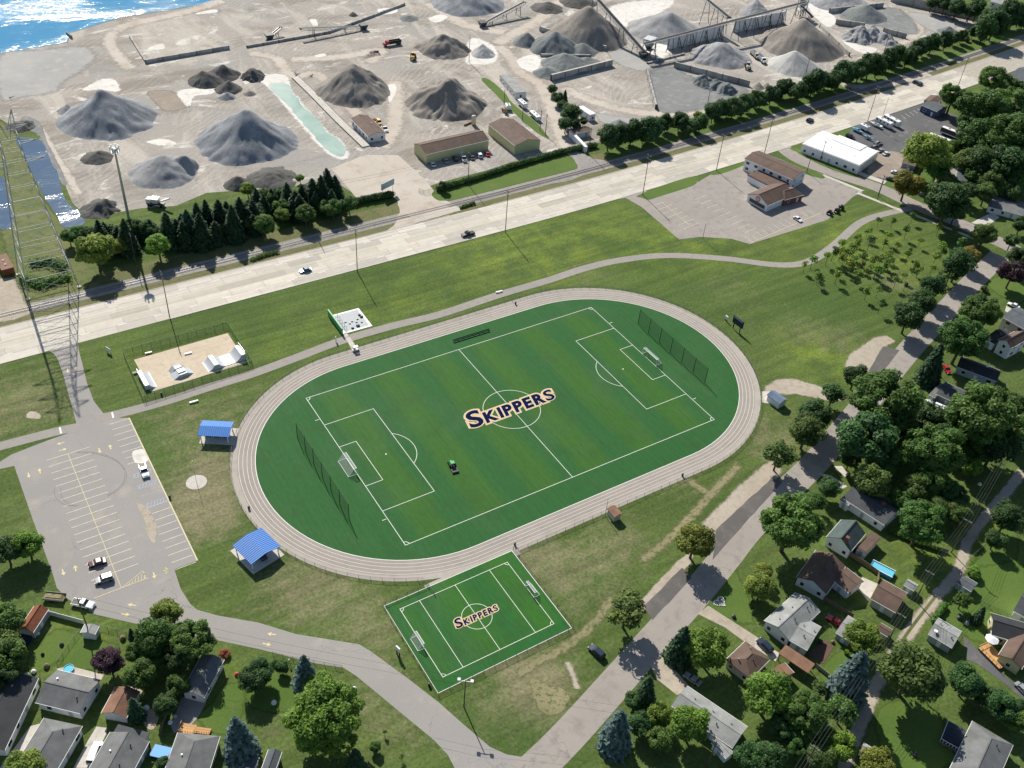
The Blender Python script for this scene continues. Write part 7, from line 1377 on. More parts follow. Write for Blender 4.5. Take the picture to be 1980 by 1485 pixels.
for t, x, y, r, m, l in (('o', 1370, 545, 100, 'spruce', 'tall dark conifer in front of the bright round tree'), ('o', 900, 1170, 120, 'blue', 'broad blue spruce on the street corner'), ('p', 740, 770, 140, 'blue', 'spreading blue spruce beneath the alley wires'), ('p', 1665, 345, 42, 'spruce', 'little dark conifer on the mown back lawn'), ('m', 985, 1030, 62, 'spruce', 'dark conifer against the brown-roofed garage'), ('m', 1750, 1230, 125, 'blue', 'tall blue spruce beside the workshop lawn'), ('n', 415, 750, 95, 'blue', 'pointed blue spruce at the bend of the curved drive'), ('n', 0, 1290, 60, 'blue', 'blue spruce tip beside the annex roof'), ('n', 790, 1410, 75, 'spruce', 'dark conifer under the very large bushy tree'), ('h', 1330, 1275, 88, 'spruce', 'dark conifer in front of the long blue-grey house'), ('o', 1110, 890, 85, 'spruce', 'dark conifer by the dirt drive'), ('c', 505, 700, 26, 'spruce', 'slender conifer by the white trailer in the yard'), ('m', 965, 485, 28, 'spruce', 'tiny conifer by the curved drive fence')): tree(t, x, y, r, 'spruce', m, l)
# evergreen row between stone yard and railway
ROW = [('c', 830, 1010, 72), ('c', 1000, 975, 75), ('c', 1075, 985, 55), ('c', 1125, 960, 75), ('c', 1240, 900, 55), ('c', 1345, 890, 58), ('c', 1420, 945, 42), ('c', 1500, 905, 50), ('c', 1590, 825, 60), ('c', 1665, 800, 52), ('c', 1740, 795, 56), ('c', 1820, 775, 55), ('c', 1905, 725, 52),
       ('d', 40, 735, 52), ('d', 125, 700, 55), ('d', 220, 645, 55), ('d', 320, 675, 52), ('d', 425, 610, 72), ('d', 480, 590, 52), ('d', 570, 600, 48), ('d', 640, 545, 75), ('d', 765, 520, 66), ('d', 845, 480, 70), ('d', 905, 490, 52), ('d', 985, 440, 56), ('d', 1060, 410, 60), ('d', 1125, 430, 46), ('d', 1195, 365, 58), ('d', 1300, 320, 45), ('d', 1410, 300, 45), ('d', 1530, 265, 40), ('d', 1690, 210, 75), ('d', 1770, 180, 70)]
random.seed(17)
for i, (t, x, y, r) in enumerate(ROW):
    tree(t, x+random.uniform(-8, 8), y, r*random.uniform(.85, 1.12), 'oval', ('row', 'dark', 'row')[i % 3], 'dark bushy evergreen in the row between stone yard and railway', 'evergreen_tree', 'evergreens along the railway', rs=1.22)
    if i+1 < len(ROW) and ROW[i+1][0] == t and i % 3 != 1: tree(t, (x+ROW[i+1][1])/2, (y+ROW[i+1][2])/2, r*random.uniform(.75, 1), 'oval', 'row', 'dark bushy evergreen in the row between stone yard and railway', 'evergreen_tree', 'evergreens along the railway', rs=1.15)
    if i % 2 == 0: tree(t, x+random.uniform(25, 60), y+random.uniform(0, 30)-10, r*.6, 'shrub', ('mid', 'dark')[i % 4 // 2], 'low bush filling a gap in the evergreen row', None, 'bushes in the evergreen row', rs=1.2)
tree('c', 1480, 850, 38, 'round', 'yellow', 'yellow bush among the dark evergreen row')
for x, y, r in ((1310, 12, 55), (1400, 30, 55), (1490, 55, 62), (1590, 75, 60), (1640, 60, 70), (1740, 115, 70), (1820, 120, 65), (1880, 80, 85), (1955, 110, 60), (1900, 140, 60), (1980, 160, 50)): tree('d', x, y, r, 'round', 'dark', 'dark tree behind the boundary wall of the stone yard', None, 'trees behind the boundary wall')
# spruce grove and bushes at the ditch pond
SPR = [('e', 745, 300), ('e', 800, 290), ('e', 865, 290), ('e', 930, 315), ('e', 1025, 240), ('e', 1085, 270), ('e', 1145, 255), ('e', 1250, 270), ('e', 1330, 240), ('e', 1385, 190), ('e', 1430, 230), ('e', 1475, 180), ('e', 1560, 170), ('e', 1640, 150), ('e', 1700, 135), ('e', 1800, 120), ('e', 1850, 140), ('e', 1920, 110), ('b', 60, 1440), ('b', 125, 1430), ('b', 180, 1430), ('b', 275, 1400), ('b', 345, 1430), ('b', 405, 1410), ('b', 485, 1360), ('b', 540, 1400), ('b', 592, 1320), ('b', 655, 1350), ('e', 1400, 290), ('e', 1520, 270), ('e', 1620, 250), ('e', 1750, 230), ('e', 1900, 210), ('f', 120, 100), ('f', 250, 60), ('f', 380, 60), ('f', 520, 50), ('f', 620, 60)]
random.seed(5)
for i, (t, x, y) in enumerate(SPR):
    tree(t, x+random.uniform(-18, 18), y+random.uniform(10, 40), random.uniform(56, 92), 'spruce', 'spruce', 'dark spruce in the dense grove beside the railway', None, 'spruces in the railway grove')
    tree(t, x+random.uniform(-40, 40), y+random.uniform(50, 95), random.uniform(50, 78), 'round', ('dark', 'mid', 'row')[i % 3], 'broadleaf bush mixed into the front of the spruce grove', None, 'bushes in the spruce grove')
for t, x, y, r, m, l in (('e', 720, 480, 140, 'yellow', 'big yellow-green bush at the pond end of the grove'), ('e', 905, 450, 68, 'yellow', 'yellow-green bush beside the leaning pole'), ('e', 1190, 440, 98, 'bright', 'light green bush along the front of the spruces'), ('e', 1345, 385, 40, 'mid', 'small bush along the front of the spruces'), ('e', 1640, 350, 40, 'mid', 'little leafy bush in the shade of the spruces'), ('f', 120, 285, 85, 'mid', 'green bush in front of the mid grove'), ('f', 255, 215, 60, 'bright', 'brighter bush next to the wire pole'), ('f', 430, 205, 85, 'mid', 'green bush behind the wire pole'), ('f', 640, 165, 75, 'mid', 'green bush before the clipped hedge'), ('f', 760, 130, 70, 'mid', 'bush joining the clipped hedge'), ('e', 600, 360, 75, 'mid', 'low bush on the pond bank'), ('e', 520, 380, 60, 'mid', 'low bush by the tower foot on the pond bank'),
                         ('c', 410, 655, 42, 'row', 'upper dark tree beside the white mobile office road'), ('c', 452, 720, 48, 'row', 'middle dark tree beside the white mobile office road'), ('c', 485, 770, 42, 'row', 'lower dark tree beside the white mobile office road'), ('c', 545, 830, 82, 'dark', 'large dark tree against the white office trailer'), ('c', 510, 910, 62, 'row', 'dark tree at the foot of the yard tree clump'), ('c', 575, 905, 55, 'dark', 'dark shrub beside the yard hut'), ('c', 640, 890, 35, 'dark', 'small dark shrub behind the yard hut'), ('b', 1475, 1400, 42, 'row', 'dark bush at the gate end of the hedge'), ('a', 1870, 1430, 60, 'bright', 'light bush among the spruce tips'), ('b', 390, 1345, 35, 'bright', 'pale bush behind the spruce tips')): tree(t, x, y, r, 'round', m, l, None, None)
# hedges: leafy runs
def hedge(P, wd, h, m, label):
    random.seed(len(label)); P = [pt(p) for p in P]; Q = []; T_ = []; cores = []; c0 = P[0].copy()
    for a, b in zip(P, P[1:]):
        L = (b-a).length; k = max(1, int(L/1.1))
        for i in range(k):
            p = a.lerp(b, i/k)-c0; hh = h*random.uniform(.85, 1.12); cores.append((p+Vector((random.uniform(-.2, .2), random.uniform(-.2, .2), hh*.45)), hh*.5, 1.0)); lt = random.random()
            for _ in range(46):
                d = rdir(); d.z = abs(d.z)*1.1-.1; c = p+Vector((d.x*wd*.6, d.y*wd*.6, hh*.5+d.z*hh*.5)); Q.append((c, (d+rdir()*.5).normalized(), random.uniform(.22, .42))); T_.append(min(1, .1+.4*lt+random.random()*.4))
    me = _leafmesh('hedge', Q, T_, cores); me.materials.clear(); me.materials.append(MATS['leaf_'+m])
    o = link('hedge', me, None, None, (c0.x, c0.y, 0)); return tag(o, label, 'hedge')
hedge([('b', 1440, 1440), ('b', 1540, 1410), ('b', 1700, 1365), ('b', 1870, 1310), ('c', 90, 1245), ('c', 300, 1180), ('c', 500, 1125), ('c', 640, 1100), ('c', 740, 1080)], 2.6, 2.4, 'dark', 'long dark hedge between the yellow sheds and the railway'); hedge([('f', 720, 160), ('f', 830, 130), ('f', 960, 105), ('f', 1100, 80)], 3.0, 2.8, 'dark', 'dark clipped hedge at the quarry gate sign')
hedge([('e', 180, 720), ('e', 300, 760), ('e', 420, 720), ('e', 540, 700)], 5, 2.2, 'mid', 'scrubby bushes growing under the lattice tower'); hedge([('e', 250, 600), ('e', 380, 580), ('e', 500, 640)], 5, 2.0, 'dark', 'darker scrub in the middle of the tower base')
hedge([('f', 30, 560), ('f', 130, 525), ('f', 240, 500)], 1.6, 1.1, 'olive', 'rough scrub on the verge between rail and highway'); hedge([('f', 1610, 165), ('f', 1720, 130)], 1.4, 1.0, 'olive', 'rough scrub on the verge by the quarry gate'); hedge([('d', 1420, 475), ('d', 1480, 455)], 1.6, 1.3, 'mid', 'low bush on the verge at the far highway bend')
hedge([('p', 1390, 300), ('p', 1300, 430)], 1.4, 1.6, 'mid', 'hedge beside the alley at the grey garage'); hedge([('n', 200, 720), ('n', 300, 745)], 1.2, 1.2, 'dark', 'short dark hedge left of the pointed blue spruce'); hedge([('l', 1000, 1180), ('l', 1180, 1260), ('l', 1400, 1330)], 1.3, 1.5, 'mid', 'rough hedge between cottage garden and alley'); hedge([('p', 700, 660), ('p', 640, 620)], 1.0, .9, 'bright', 'low bright hedge beside the lime tree')
# sapling field
SAP = [(915, 245), (1015, 250), (1165, 215), (1360, 295), (1485, 330), (835, 325), (985, 350), (1125, 310), (755, 370), (855, 385), (960, 405), (1050, 435), (1220, 395), (770, 415), (650, 420), (720, 440), (585, 470), (540, 510), (430, 530), (370, 575), (460, 625), (690, 480), (660, 520), (740, 530), (800, 510), (880, 540), (930, 520), (990, 490), (1150, 470), (1130, 500), (1385, 440), (1385, 470), (1335, 510), (610, 600), (610, 650), (720, 580), (860, 590), (960, 580), (1000, 550), (930, 620), (1180, 570), (1210, 610), (1310, 590), (1525, 410), (1040, 690), (1100, 650), (1110, 720), (910, 760), (760, 640), (830, 770), (930, 860), (700, 560), (790, 560), (640, 470), (900, 600), (470, 650), (970, 520)]
random.seed(31)
for x, y in SAP: tree('h', x, y, random.uniform(27, 44), 'sapling', random.choice(('mid', 'bright', 'bright', 'yellow', 'mid')), 'young slender tree in the sapling field beside the bike path', None, 'young trees in the sapling field')
for t, x, y, r, m, l in (('h', 1690, 755, 32, 'olive', 'reddish brown shrub at the kerb of the bright lawn'), ('p', 1620, 40, 58, 'bright', 'light green shrub above the slate garden shed'), ('m', 1655, 640, 42, 'red', 'red-leaved shrub by the white workshop'), ('p', 450, 1000, 45, 'mid', 'shrub on the dry back lawn'), ('l', 1600, 1470, 52, 'bright', 'light shrub in the corner of the mown lawn'), ('m', 1740, 1330, 1, 'mid', '')):
    if l: tree(t, x, y, r, 'shrub', m, l)
# ================================================================== lattice tower by the ditch
plain('pylon_steel', (.36, .37, .37), .7, var=.15)
def lattice_tower():
    c = Vector((-110.2, 134, 0)); o = empty('lattice_tower', c, 0, 'tall steel lattice transmission tower straddling the scrub by the ditch pond', 'tower')
    Ht = 60; w0, w1 = 8.4, 2.8; hw_ = lambda z: w0+(w1-w0)*min(1, z/50)
    lv = [0, 7, 13, 19, 24.5, 30, 35, 40, 44.5, 48.5, 52.5, 56]
    cor_ = lambda i, z: Vector(((-1, 1, 1, -1)[i]*hw_(z), (-1, -1, 1, 1)[i]*hw_(z), z))
    for i in range(4):
        mb = MB()
        for a, b in zip(lv, lv[1:]): mb.bar(cor_(i, a), cor_(i, b), .2, .2)
        mb.build('leg', 'pylon_steel', o)
    for a, b in zip(lv, lv[1:]):
        mb = MB()
        for i in range(4): mb.bar(cor_(i, b), cor_((i+1) % 4, b), .17, .14)
        mb.build('ring', 'pylon_steel', o); mb = MB()
        for i in range(4): mb.bar(cor_(i, a), cor_((i+1) % 4, b), .06, .06).bar(cor_((i+1) % 4, a), cor_(i, b), .06, .06)
        mb.build('cross_bracing', 'pylon_steel', o)
    for s in (-1, 1):
        mb = MB()
        for i in range(4): mb.bar(cor_(i, 56) if (i in (0, 3)) == (s < 0) else Vector((s*.4, cor_(i, 56).y, 56)), Vector((s*3, 0, 64)), .16, .16)
        mb.build('peak', 'pylon_steel', o)
    for z, L in ((46, 9), (52.5, 8), (58, 6.5)):
        for s in (-1, 1): MB().bar((s*hw_(z)*.9, -1, z), (s*L, 0, z+.3), .2, .2).bar((s*hw_(z)*.9, 1, z), (s*L, 0, z+.3), .2, .2).bar((s*hw_(z)*.9, 0, z+1.8), (s*L, 0, z+.3), .16, .16).build('cross_arm', 'pylon_steel', o)
    for i in range(4): p = cor_(i, 0); MB().box(p.x-.6, p.x+.6, p.y-.6, p.y+.6, -.1, .5).build('footing', 'concrete', o)
lattice_tower()
# monopole mast behind the spruces
o = empty('communication_mast', pt(('e', 1000, 372)), 0, 'tall grey monopole mast with a small antenna platform behind the spruces', 'mast')
MB().tube((0, 0, 0), (0, 0, 36), .6, .32, 12).build('pole', 'galv', o); MB().lathe([(1.5, 34.6), (1.6, 34.7), (1.6, 34.8)], n=12).build('platform', 'galv', o)
for i in range(6): a = i*PI/3; MB().box(1.5*math.cos(a)-.2, 1.5*math.cos(a)+.2, 1.5*math.sin(a)-.2, 1.5*math.sin(a)+.2, 34.9, 37).build('antenna', 'white_paint', o)
# ------------------------------------------------------------------ utility poles
def upole(b, h, label, arm=2.4, rz=0, m='wood_pole', r=.17, lamp=False, name='utility_pole', arms=1):
    o = empty(name, pt(b), rz, label, 'pole'); MB().tube((0, 0, 0), (0, 0, h), r, r*.65, 8).build('shaft', m, o)
    for k in range(arms):
        if arm:
            z = h-.5-k*1.5; a = MB().bar((0, -arm/2, z), (0, arm/2, z), .14, .16).build('cross_arm', 'wood_grey', o)
            for y in (-.46, -.2, .2, .46): MB().tube((0, y*arm, z+.08), (0, y*arm, z+.35), .06, n=6).build('insulator', 'siding_grey', a)
    if lamp: MB().bar((0, 0, h-1.2), (0, -2.2, h-.4), .09, .09).build('lamp_arm', 'galv', o); MB().box(-.18, .18, -2.9, -2.1, h-.5, h-.32).build('lamp_head', 'siding_grey', o)
    return o
HP = [((328, 613), 18.5, 'by the skate park'), ((691, 526), 18.4, 'above the fitness court'), ((977, 449), 18.6, 'on the wide lawn past the quarry gate'), (('c', 1076, 1435), 19, 'beside the first lawn island of the restaurant'), (('c', 1618, 1255), 17.6, 'at the corner of the restaurant lot'), (('d', 65, 1145), 18.5, 'behind the long restaurant block'), (('d', 828, 895), 18.9, 'at the white trailers of the dealer lot'), (('d', 1485, 660), 18, 'near the trees past the dealer office')]
hp_tops = []
for b, h, l in HP: upole(b, h, 'tall wooden power pole along the highway '+l, 2.6, 0, arms=2); p = pt(b); hp_tops.append(Vector((p.x, p.y, h-.2)))
NP = [(('e', 1028, 590), 12.8, 'beside the yellow-green bush'), ((600, 436), 16.8, 'in front of the spruces'), ((905, 357), 15, 'behind the long hedge'), (('c', 677, 1135), 12.9, 'at the yard hut'), (('c', 1540, 830), 12, 'by the yellow bush'), (('d', 358, 600), 12.7, 'by the pale cone'), (('d', 945, 395), 12, 'by the rubble ridge'), (('d', 1540, 195), 12, 'near the boundary wall end')]
np_tops = []
for b, h, l in NP: upole(b, h, 'wooden power pole on the railway side '+l, 2.2, 0); p = pt(b); np_tops.append(Vector((p.x, p.y, h-.3)))
AL = [(('l', 1445, 1325), 13.5, 'wooden alley pole behind the cottage garden', .32), (('p', 945, 620), 15, 'wooden alley pole at the lime tree', .32), (('l', 1700, 880), 12.5, 'wooden alley pole by the shaded back gardens', .32), (('p', 1180, 250), 12, 'wooden alley pole behind the brown-roofed garage', .32), (('p', 330, 1560), 13.5, 'wooden alley pole at the end of the long pale roof', .32)]
al_tops = {}
for b, h, l, rz in AL: upole(b, h, l, 2.4, rz); p = pt(b); al_tops[b] = Vector((p.x, p.y, h-.2))
upole(('m', 660, 500), 13.9, 'wooden power pole behind the white garden shed', 2.0, 1.2); upole(('o', 1550, 1480), 11, 'wooden pole at the end of the long pale roofed house', 2.0, .3)
upole(('b', 1668, 470), 15, 'pale pole at the foot of the small pale cone', 0, 0, 'wood_grey'); upole(('g', 1518, 385), 6.9, 'slim lamp pole at the edge of the restaurant lot', 0, 0, 'dark_steel', .1, True, 'lamp_post'); upole(('k', 800, 1055), 7.1, 'grey camera pole beside the beige equipment shed', 0, 0, 'galv', .09, False, 'camera_pole')
upole(('d', 945, 840), 9, 'slim lamp pole at the front of the dealer lot', 0, 0, 'dark_steel', .1, True, 'lamp_post'); upole(('d', 380, 1270), 9, 'wooden pole on the restaurant lawn strip', 1.4); upole(('d', 480, 1185), 10, 'wooden pole in front of the white-roofed shop', 1.4); upole(('d', 905, 1440), 10, 'wooden pole on the side street verge', 1.4); upole(('h', 900, 95), 9, 'wooden pole at the sidewalk above the sapling field', 1.2)
upole(('h', 1265, 1320), 9, 'wooden pole at the drive of the long blue-grey house', 1.2); upole(('o', 880, 1220), 9.5, 'wooden pole beside the broad blue spruce', 1.4); upole(('c', 320, 960), 10, 'wooden yard pole at the end of the grass strip', 1.2); upole(('c', 360, 990), 10, 'second wooden yard pole near the hedge', 1.2); upole(('c', 55, 770), 8, 'yard pole by the small white container', 0); upole(('c', 190, 890), 8, 'yard pole on the middle of the grass strip', 0)
fl = upole((897, 1367), 10.7, 'wooden pole with twin floodlights at the practice pitch corner', 0, .9, name='floodlight_pole')
MB().bar((0, -1.6, 10.5), (0, 1.6, 10.5), .14, .14).build('cross_arm', 'galv', fl)
for y in (-1.5, 1.5): MB().box(-.3, .4, y-.35, y+.35, 10.55, 11.0).build('floodlight', 'siding_white', fl)
# overhead wires
def wire(P, label, r=.028, name='overhead_wire', sag=.035, offs=(-1, 1)):
    o = link(name, None); tag(o, label, 'wire')
    for q in offs:
        mb = MB()
        for a, b in zip(P, P[1:]):
            d = b-a; s = Vector((-d.y, d.x, 0)).normalized()*q; L = d.length; pr = a+s
            for i in range(1, 11):
                t = i/10; p = a.lerp(b, t)+s-Vector((0, 0, sag*L*4*t*(1-t))); mb.tube(pr, p, r, n=4); pr = p
        mb.build('strand', 'dark_steel', o)
al = sorted(al_tops.values(), key=lambda p: p.x); e_ = al[-1]-al[0]; e_.z = 0
wire([al[0]-e_*.4]+al+[al[-1]+e_*.5], 'bundle of power lines strung along the back alley', .035, offs=(-1.1, -.35, .35, 1.1), sag=.012)
wire([np_tops[0], np_tops[1], np_tops[2]], 'pair of wires strung before the spruce grove', .03, sag=.015)
wire([hp_tops[0]]+hp_tops[1:], 'power lines strung along the near side of the highway', .022, sag=.015)
P2_ = pt(('m', 660, 500)); wire([Vector((P2_.x, P2_.y, 13.5)), Vector((*pt((897, 1367)).xy, 10.4)), Vector((*pt(('o', 880, 1220)).xy, 9.2))], 'wires crossing the curved drive to the floodlight pole', .022, sag=.02)
# ------------------------------------------------------------------ garden things
def box_thing(name, p, rz, parts, label, cat):
    o = empty(name, p, rz, label, cat)
    for n_, m, bx in parts:
        mb = MB()
        for b in bx: mb.box(*b)
        mb.build(n_, m, o)
    return o
def frame2(A, B, C_, h=0): # rectangle from three tile pixels
    a, b, c = pt(A, h), pt(B, h), pt(C_, h); u = b-a; pv = Vector((-u.y, u.x, 0)).normalized(); W = (c-b).dot(pv); ctr = a+u/2+pv*W/2; return Vector((ctr.x, ctr.y, 0)), math.atan2(u.y, u.x), u.length, abs(W)
def pool(A, B, C_, label, h=1.2):
    c, rz, L, W = frame2(A, B, C_, h); o = empty('swimming_pool', c, rz, label, 'pool'); l, w_ = L/2, W/2
    MB().box(-l, l, -w_, -w_+.18, 0, h).box(-l, l, w_-.18, w_, 0, h).box(-l, -l+.18, -w_, w_, 0, h).box(l-.18, l, -w_, w_, 0, h).build('pool_wall', 'pool_blue', o); MB().box(-l+.18, l-.18, -w_+.18, w_-.18, h-.5, h-.2).build('water', 'pool_water', o)
    MB().box(-l-.06, l+.06, -w_-.06, -w_+.12, h, h+.06).box(-l-.06, l+.06, w_-.12, w_+.06, h, h+.06).build('rim', 'white_paint', o)
water('pool_water', (.14, .5, .62), .05, 2, .05, .1)
pool(('l', 845, 1425), ('l', 1010, 1510), ('l', 1050, 1470), 'long blue above-ground pool in the cottage garden')
box_thing('pool_cover', *frame2(('m', 1110, 1410), ('m', 1195, 1430), ('m', 1240, 1310), 1)[:2], [('cover', 'tarp_blue', [(-2.0, 2.0, -1.4, 1.4, .5, .8)]), ('frame', 'dark_steel', [(-2.1, -2, -1.5, 1.5, 0, .8), (2, 2.1, -1.5, 1.5, 0, .8)])], 'bright blue tarpaulin-covered frame beside a grey roof', 'tarpaulin')
o = empty('paddling_tub', pt(('m', 508, 762)), 0, 'small round blue tub on the pale patio', 'tub'); MB().lathe([(1.15, 0), (1.2, .6), (1.1, .6), (1.05, .2)], n=24).build('wall', 'pool_blue', o); MB().lathe([(1.06, .4), (1.06, .45)], n=24).build('water', 'pool_water', o)
o = empty('trampoline', pt(('m', 170, 560)), 0, 'dark round trampoline beside the rust-red shed', 'trampoline'); MB().lathe([(2.0, .8), (2.0, .85)], n=28).build('mat', 'black', o); MB().lathe([(2.0, .75), (2.25, .75), (2.25, .9), (2.0, .9)], n=28).build('rim', 'car_navy', o)
for i in range(6): a = i*PI/3; MB().tube((2.1*math.cos(a), 2.1*math.sin(a), 0), (2.1*math.cos(a), 2.1*math.sin(a), .8), .05).build('leg', 'galv', o)
plain('brick_paving', (.12, .07, .055), .85, var=.25, scale=2)
sheet('patio', pts([(410, 755), (520, 735), (765, 800), (740, 850), (520, 790)], 'm'), .05, 'sand_pale'); sheet('patio', pts([(930, 880), (990, 870), (1050, 920), (1020, 960)], 'm'), .05, 'sand_pale'); sheet('patio', pts([(1040, 1080), (1110, 1050), (1170, 1100), (1130, 1200), (1070, 1180)], 'm'), .05, 'soil_pale', smooth=3); sheet('patio', pts([(380, 650), (520, 540), (580, 600), (500, 720)], 'p'), .05, 'brick_paving')
objrand('shaded_deck', (.025, .035, .06), (.05, .065, .09), .7, 2)  # blue-dark planks: the shade over the railed deck is put into their colour
def deck(A, B, C_, h, label, rail=True, m='plank', rm='deck_wood'):
    c, rz, L, W = frame2(A, B, C_, h); o = empty('timber_deck', c, rz, label, 'deck'); n = max(3, int(W/.5)); me = MB().box(-L/2, L/2, .02, W/n-.02, h-.06, h).mesh('plank'); me.materials.append(MATS[m])
    for i in range(n): link('plank', me, None, o, (0, -W/2+i*W/n, 0))
    MB().box(-L/2+.1, L/2-.1, -W/2+.1, W/2-.1, 0, h-.07).build('deck_base', 'wood_fence', o)
    if rail:
        MB().bar((-L/2, -W/2, h+.95), (L/2, -W/2, h+.95), .12, .08).bar((-L/2, -W/2, h+.95), (-L/2, W/2, h+.95), .12, .08).build('hand_rail', rm, o)
        for i in range(7): MB().box(-L/2+i*L/6-.05, -L/2+i*L/6+.05, -W/2-.05, -W/2+.05, h, h+.95).build('rail_post', rm, o)
deck(('p', 1645, 600), ('p', 1800, 755), ('p', 1850, 690), .7, 'orange timber deck with rails beside the yellow house'); deck(('p', 1360, 1285), ('p', 1495, 1360), ('p', 1570, 1215), 1.0, 'railed deck coloured dark for shade beside the large grey-roofed house', True, 'shaded_deck', 'white_paint'); deck(('m', 1310, 1220), ('m', 1420, 1240), ('m', 1450, 1170), .5, 'small honey-coloured deck behind the grey-roofed house'); deck(('m', 1430, 1225), ('m', 1540, 1240), ('m', 1560, 1195), .5, 'low wooden planter deck beside the small honey deck')
o = empty('patio_umbrella', Vector((*pt(('p', 1740, 545), 2.3).xy, .7)), 0, 'white octagonal umbrella on the orange timber deck', 'umbrella'); MB().tube((0, 0, 0), (0, 0, 2.6), .04).build('pole', 'galv', o)
for i in range(8): a, b = i*PI/4, (i+1)*PI/4; MB().add([(0, 0, 2.6), (1.75*math.cos(a), 1.75*math.sin(a), 2.1), (1.75*math.cos(b), 1.75*math.sin(b), 2.1)], [(0, 1, 2)]).build('canopy_panel', 'white_paint' if i % 2 else 'siding_white', o)
def bfence(P, h, m, label, sp=2.4, th=.08):
    P = [pt(p) for p in P]; o = link('board_fence', None); tag(o, label, 'fence')
    for a, b in zip(P, P[1:]):
        d = b-a; L = d.length; n = max(1, round(L/sp)); rz = math.atan2(d.y, d.x); me = MB().box(.04, L/n-.04, -th/2, th/2, .08, h).mesh('panel'); me.materials.append(MATS[m]); pm = MB().box(-.07, .07, -.07, .07, 0, h+.08).mesh('post'); pm.materials.append(MATS[m])
        for i in range(n):
            p = a+d*(i/n)
            for nm, q in (('panel', me), ('post', pm)): k = link(nm, q, None, o, p); k.rotation_euler.z = rz
bfence([('m', 0, 1330), ('m', 120, 1110), ('m', 300, 830)], 1.7, 'wood_grey', 'weathered board fence between the shadow-dark roof and the grey hip roof'); bfence([('m', 350, 352), ('m', 480, 388), ('m', 620, 425)], 1.6, 'white_paint', 'white vinyl fence between rust-red shed and white shed'); bfence([('l', 690, 1350), ('l', 800, 1420), ('l', 900, 1490), ('p', 900, 125)], 1.7, 'wood_fence', 'brown board fence between the pool garden and the brown roof'); bfence([('m', 1180, 1240), ('m', 1260, 1010), ('m', 1330, 840)], 1.5, 'wood_fence', 'dark board fence beside the workshop drive'); bfence([('l', 1040, 1200), ('l', 1180, 1260), ('l', 1420, 1330)], 1.4, 'wood_grey', 'grey board fence at the back of the cottage garden')
bfence([('p', 500, 250), ('p', 620, 320), ('p', 720, 380)], 1.5, 'wood_fence', 'brown board fence between the brown and pale roofed gardens'); bfence([('p', 445, 740), ('p', 560, 830), ('p', 640, 880)], 1.3, 'wood_grey', 'low grey fence behind the carport lawn')
fence('garden_fence', pts([('m', 730, 450), ('m', 900, 495), ('m', 985, 515)]), 1.2, 2.4, 'chain-link garden fence beside the white garden shed'); fence('garden_fence', pts([('m', 420, 720), ('m', 510, 590), ('m', 595, 480)]), 1.2, 2.4, 'chain-link fence dividing the two lower lawns'); fence('garden_fence', pts([('p', 1650, 270), ('p', 1760, 320), ('p', 1880, 380)]), 1.2, 2.4, 'chain-link fence across the mown back lawn'); fence('garden_fence', pts([('n', 180, 650), ('n', 300, 680), ('n', 500, 715), ('n', 690, 750)]), 1.2, 2.6, 'chain-link fence along the near side of the curved drive'); fence('garden_fence', pts([('l', 1500, 1485), ('l', 1600, 1360), ('l', 1680, 1290)]), 1.2, 2.4, 'chain-link fence beside the alley lawn'); fence('yard_gate_fence', pts([('f', 1290, 45), ('f', 1330, 60), ('f', 1420, 40), ('f', 1470, 30)]), 1.8, 2.4, 'steel gate fence at the quarry drive')
# clutter
random.seed(4)
CL = [(('m', 280, 500), 'white_paint', 'white garden statue by the rust-red shed'), (('m', 455, 580), 'dark_steel', 'dark fire pit on the lower lawn'), (('m', 315, 652), 'rubber', 'old tyre planter on the lower lawn'), (('m', 905, 535), 'wood_fence', 'brown rock ring under the garden fence'), (('n', 190, 1010), 'white_paint', 'white garden ornament left of the very large bushy tree'), (('n', 280, 1115), 'wood_fence', 'brown barrel beneath the very large bushy tree'), (('n', 785, 900), 'white_paint', 'white object half hidden at the bushy tree edge'), (('n', 770, 990), 'galv', 'pale barrel at the bushy tree edge'), (('p', 1500, 385), 'dark_steel', 'dark garden chair on the mown back lawn'), (('p', 1555, 425), 'galv', 'round wire planter on the mown back lawn'), (('p', 570, 560), 'wood_fence', 'rusty planter behind the pale grey garage'), (('p', 480, 560), 'dark_steel', 'barbecue on the shaded brick terrace'), (('p', 1175, 1390), 'dark_steel', 'dark planter on the dry lawn near the railed deck'), (('o', 1745, 375), 'dark_steel', 'dark mailbox post on the lawn by the dirt drive'), (('m', 1255, 1155), 'white_paint', 'white planter on the workshop drive'), (('m', 1290, 1110), 'siding_grey', 'grey planter on the workshop drive'), (('m', 1080, 1050), 'white_paint', 'white pot among the flower beds'), (('m', 250, 780), 'white_paint', 'white scrap heap beside the house with two-tone roof'), (('m', 200, 810), 'siding_grey', 'grey scrap heap behind the pale board fence'), (('m', 345, 740), 'wood_fence', 'rust-coloured brick stack behind the two-tone roof house'), (('m', 1745, 800), 'red_plastic', 'red planter ring beside the white workshop lawn'), (('l', 1650, 830), 'white_paint', 'white canopy scrap near the alley')]
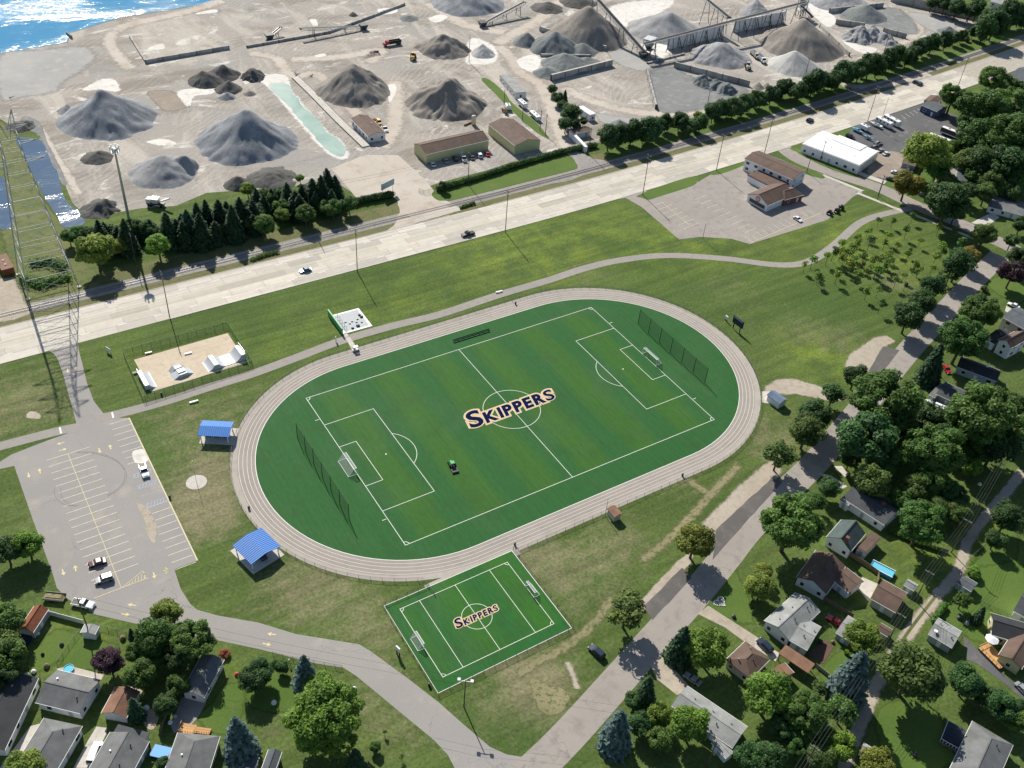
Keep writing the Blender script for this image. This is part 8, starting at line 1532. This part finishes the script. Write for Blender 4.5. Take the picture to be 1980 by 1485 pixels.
for p, m, l in CL:
    s = random.uniform(.5, .9); o = empty('garden_item', pt(p), random.random()*3, l, l.split()[1] if len(l.split()[1]) > 3 else 'garden item'); o['category'] = 'garden item'
    MB().lathe([(s*.6, 0), (s*.85, s*.3), (s*.7, s*.8), (s*.3, s)], n=9).build('body', m, o); MB().lathe([(s*.35, s), (s*.5, s*1.1), (s*.15, s*1.3)], n=9).build('top', m, o)
heart = empty('heart_bed', pt(('o', 1645, 265)), .2, 'heart-shaped white stone flower bed on the street lawn', 'flower bed')
HPt = [(1.7*(math.sin(t)**3), 1.35*(math.cos(t)*.95-.36*math.cos(2*t)-.14*math.cos(3*t)-.06*math.cos(4*t))) for t in [2*PI*i/26 for i in range(26)]]
st_ = MB().frust((-.18, .18, -.16, .16), (-.1, .1, -.1, .1), 0, .25).mesh('edging_stone'); st_.materials.append(MATS['white_paint'])
for i, (x, y) in enumerate(HPt): k = link('edging_stone', st_, None, heart, (x, y, .02)); k.rotation_euler.z = i
sheet('bed_soil', [Vector((heart.location.x+x*.85, heart.location.y+y*.85, 0)) for x, y in HPt], .05, 'dust_dark')
o = empty('satellite_dish', Vector((*pt(('p', 1330, 480), 3.6).xy, 2.7)), 0, 'white dish on the grey garage roof', 'dish'); MB().tube((0, 0, 0), (0, 0, 1), .05).build('mount', 'galv', o); MB().lathe([(.05, 1.0), (.45, 1.1), (.5, 1.2)], n=14).build('reflector', 'white_paint', o)
o = empty('goods_wagon', pt(('e', 45, 620)), math.radians(93), 'rust-red flat-roofed wagon shed beside the lattice tower', 'shed'); MB().box(-5, 5, -2, 2, 0, 2.6).build('wall', 'rust', o); MB().box(-5.1, 5.1, -2.1, 2.1, 2.6, 2.75).build('roof', 'roof_rust', o)
for x in (-2, 1): MB().box(x-.5, x+.5, -.4, .4, 2.75, 2.95).build('roof_hatch', 'black', o)
sheet('gravel_lot', pts([(0, 700), (110, 690), (190, 880), (240, 960), (100, 1010), (-60, 1040), (-200, 900)], 'e'), .034, 'soil_pale', soft=1)
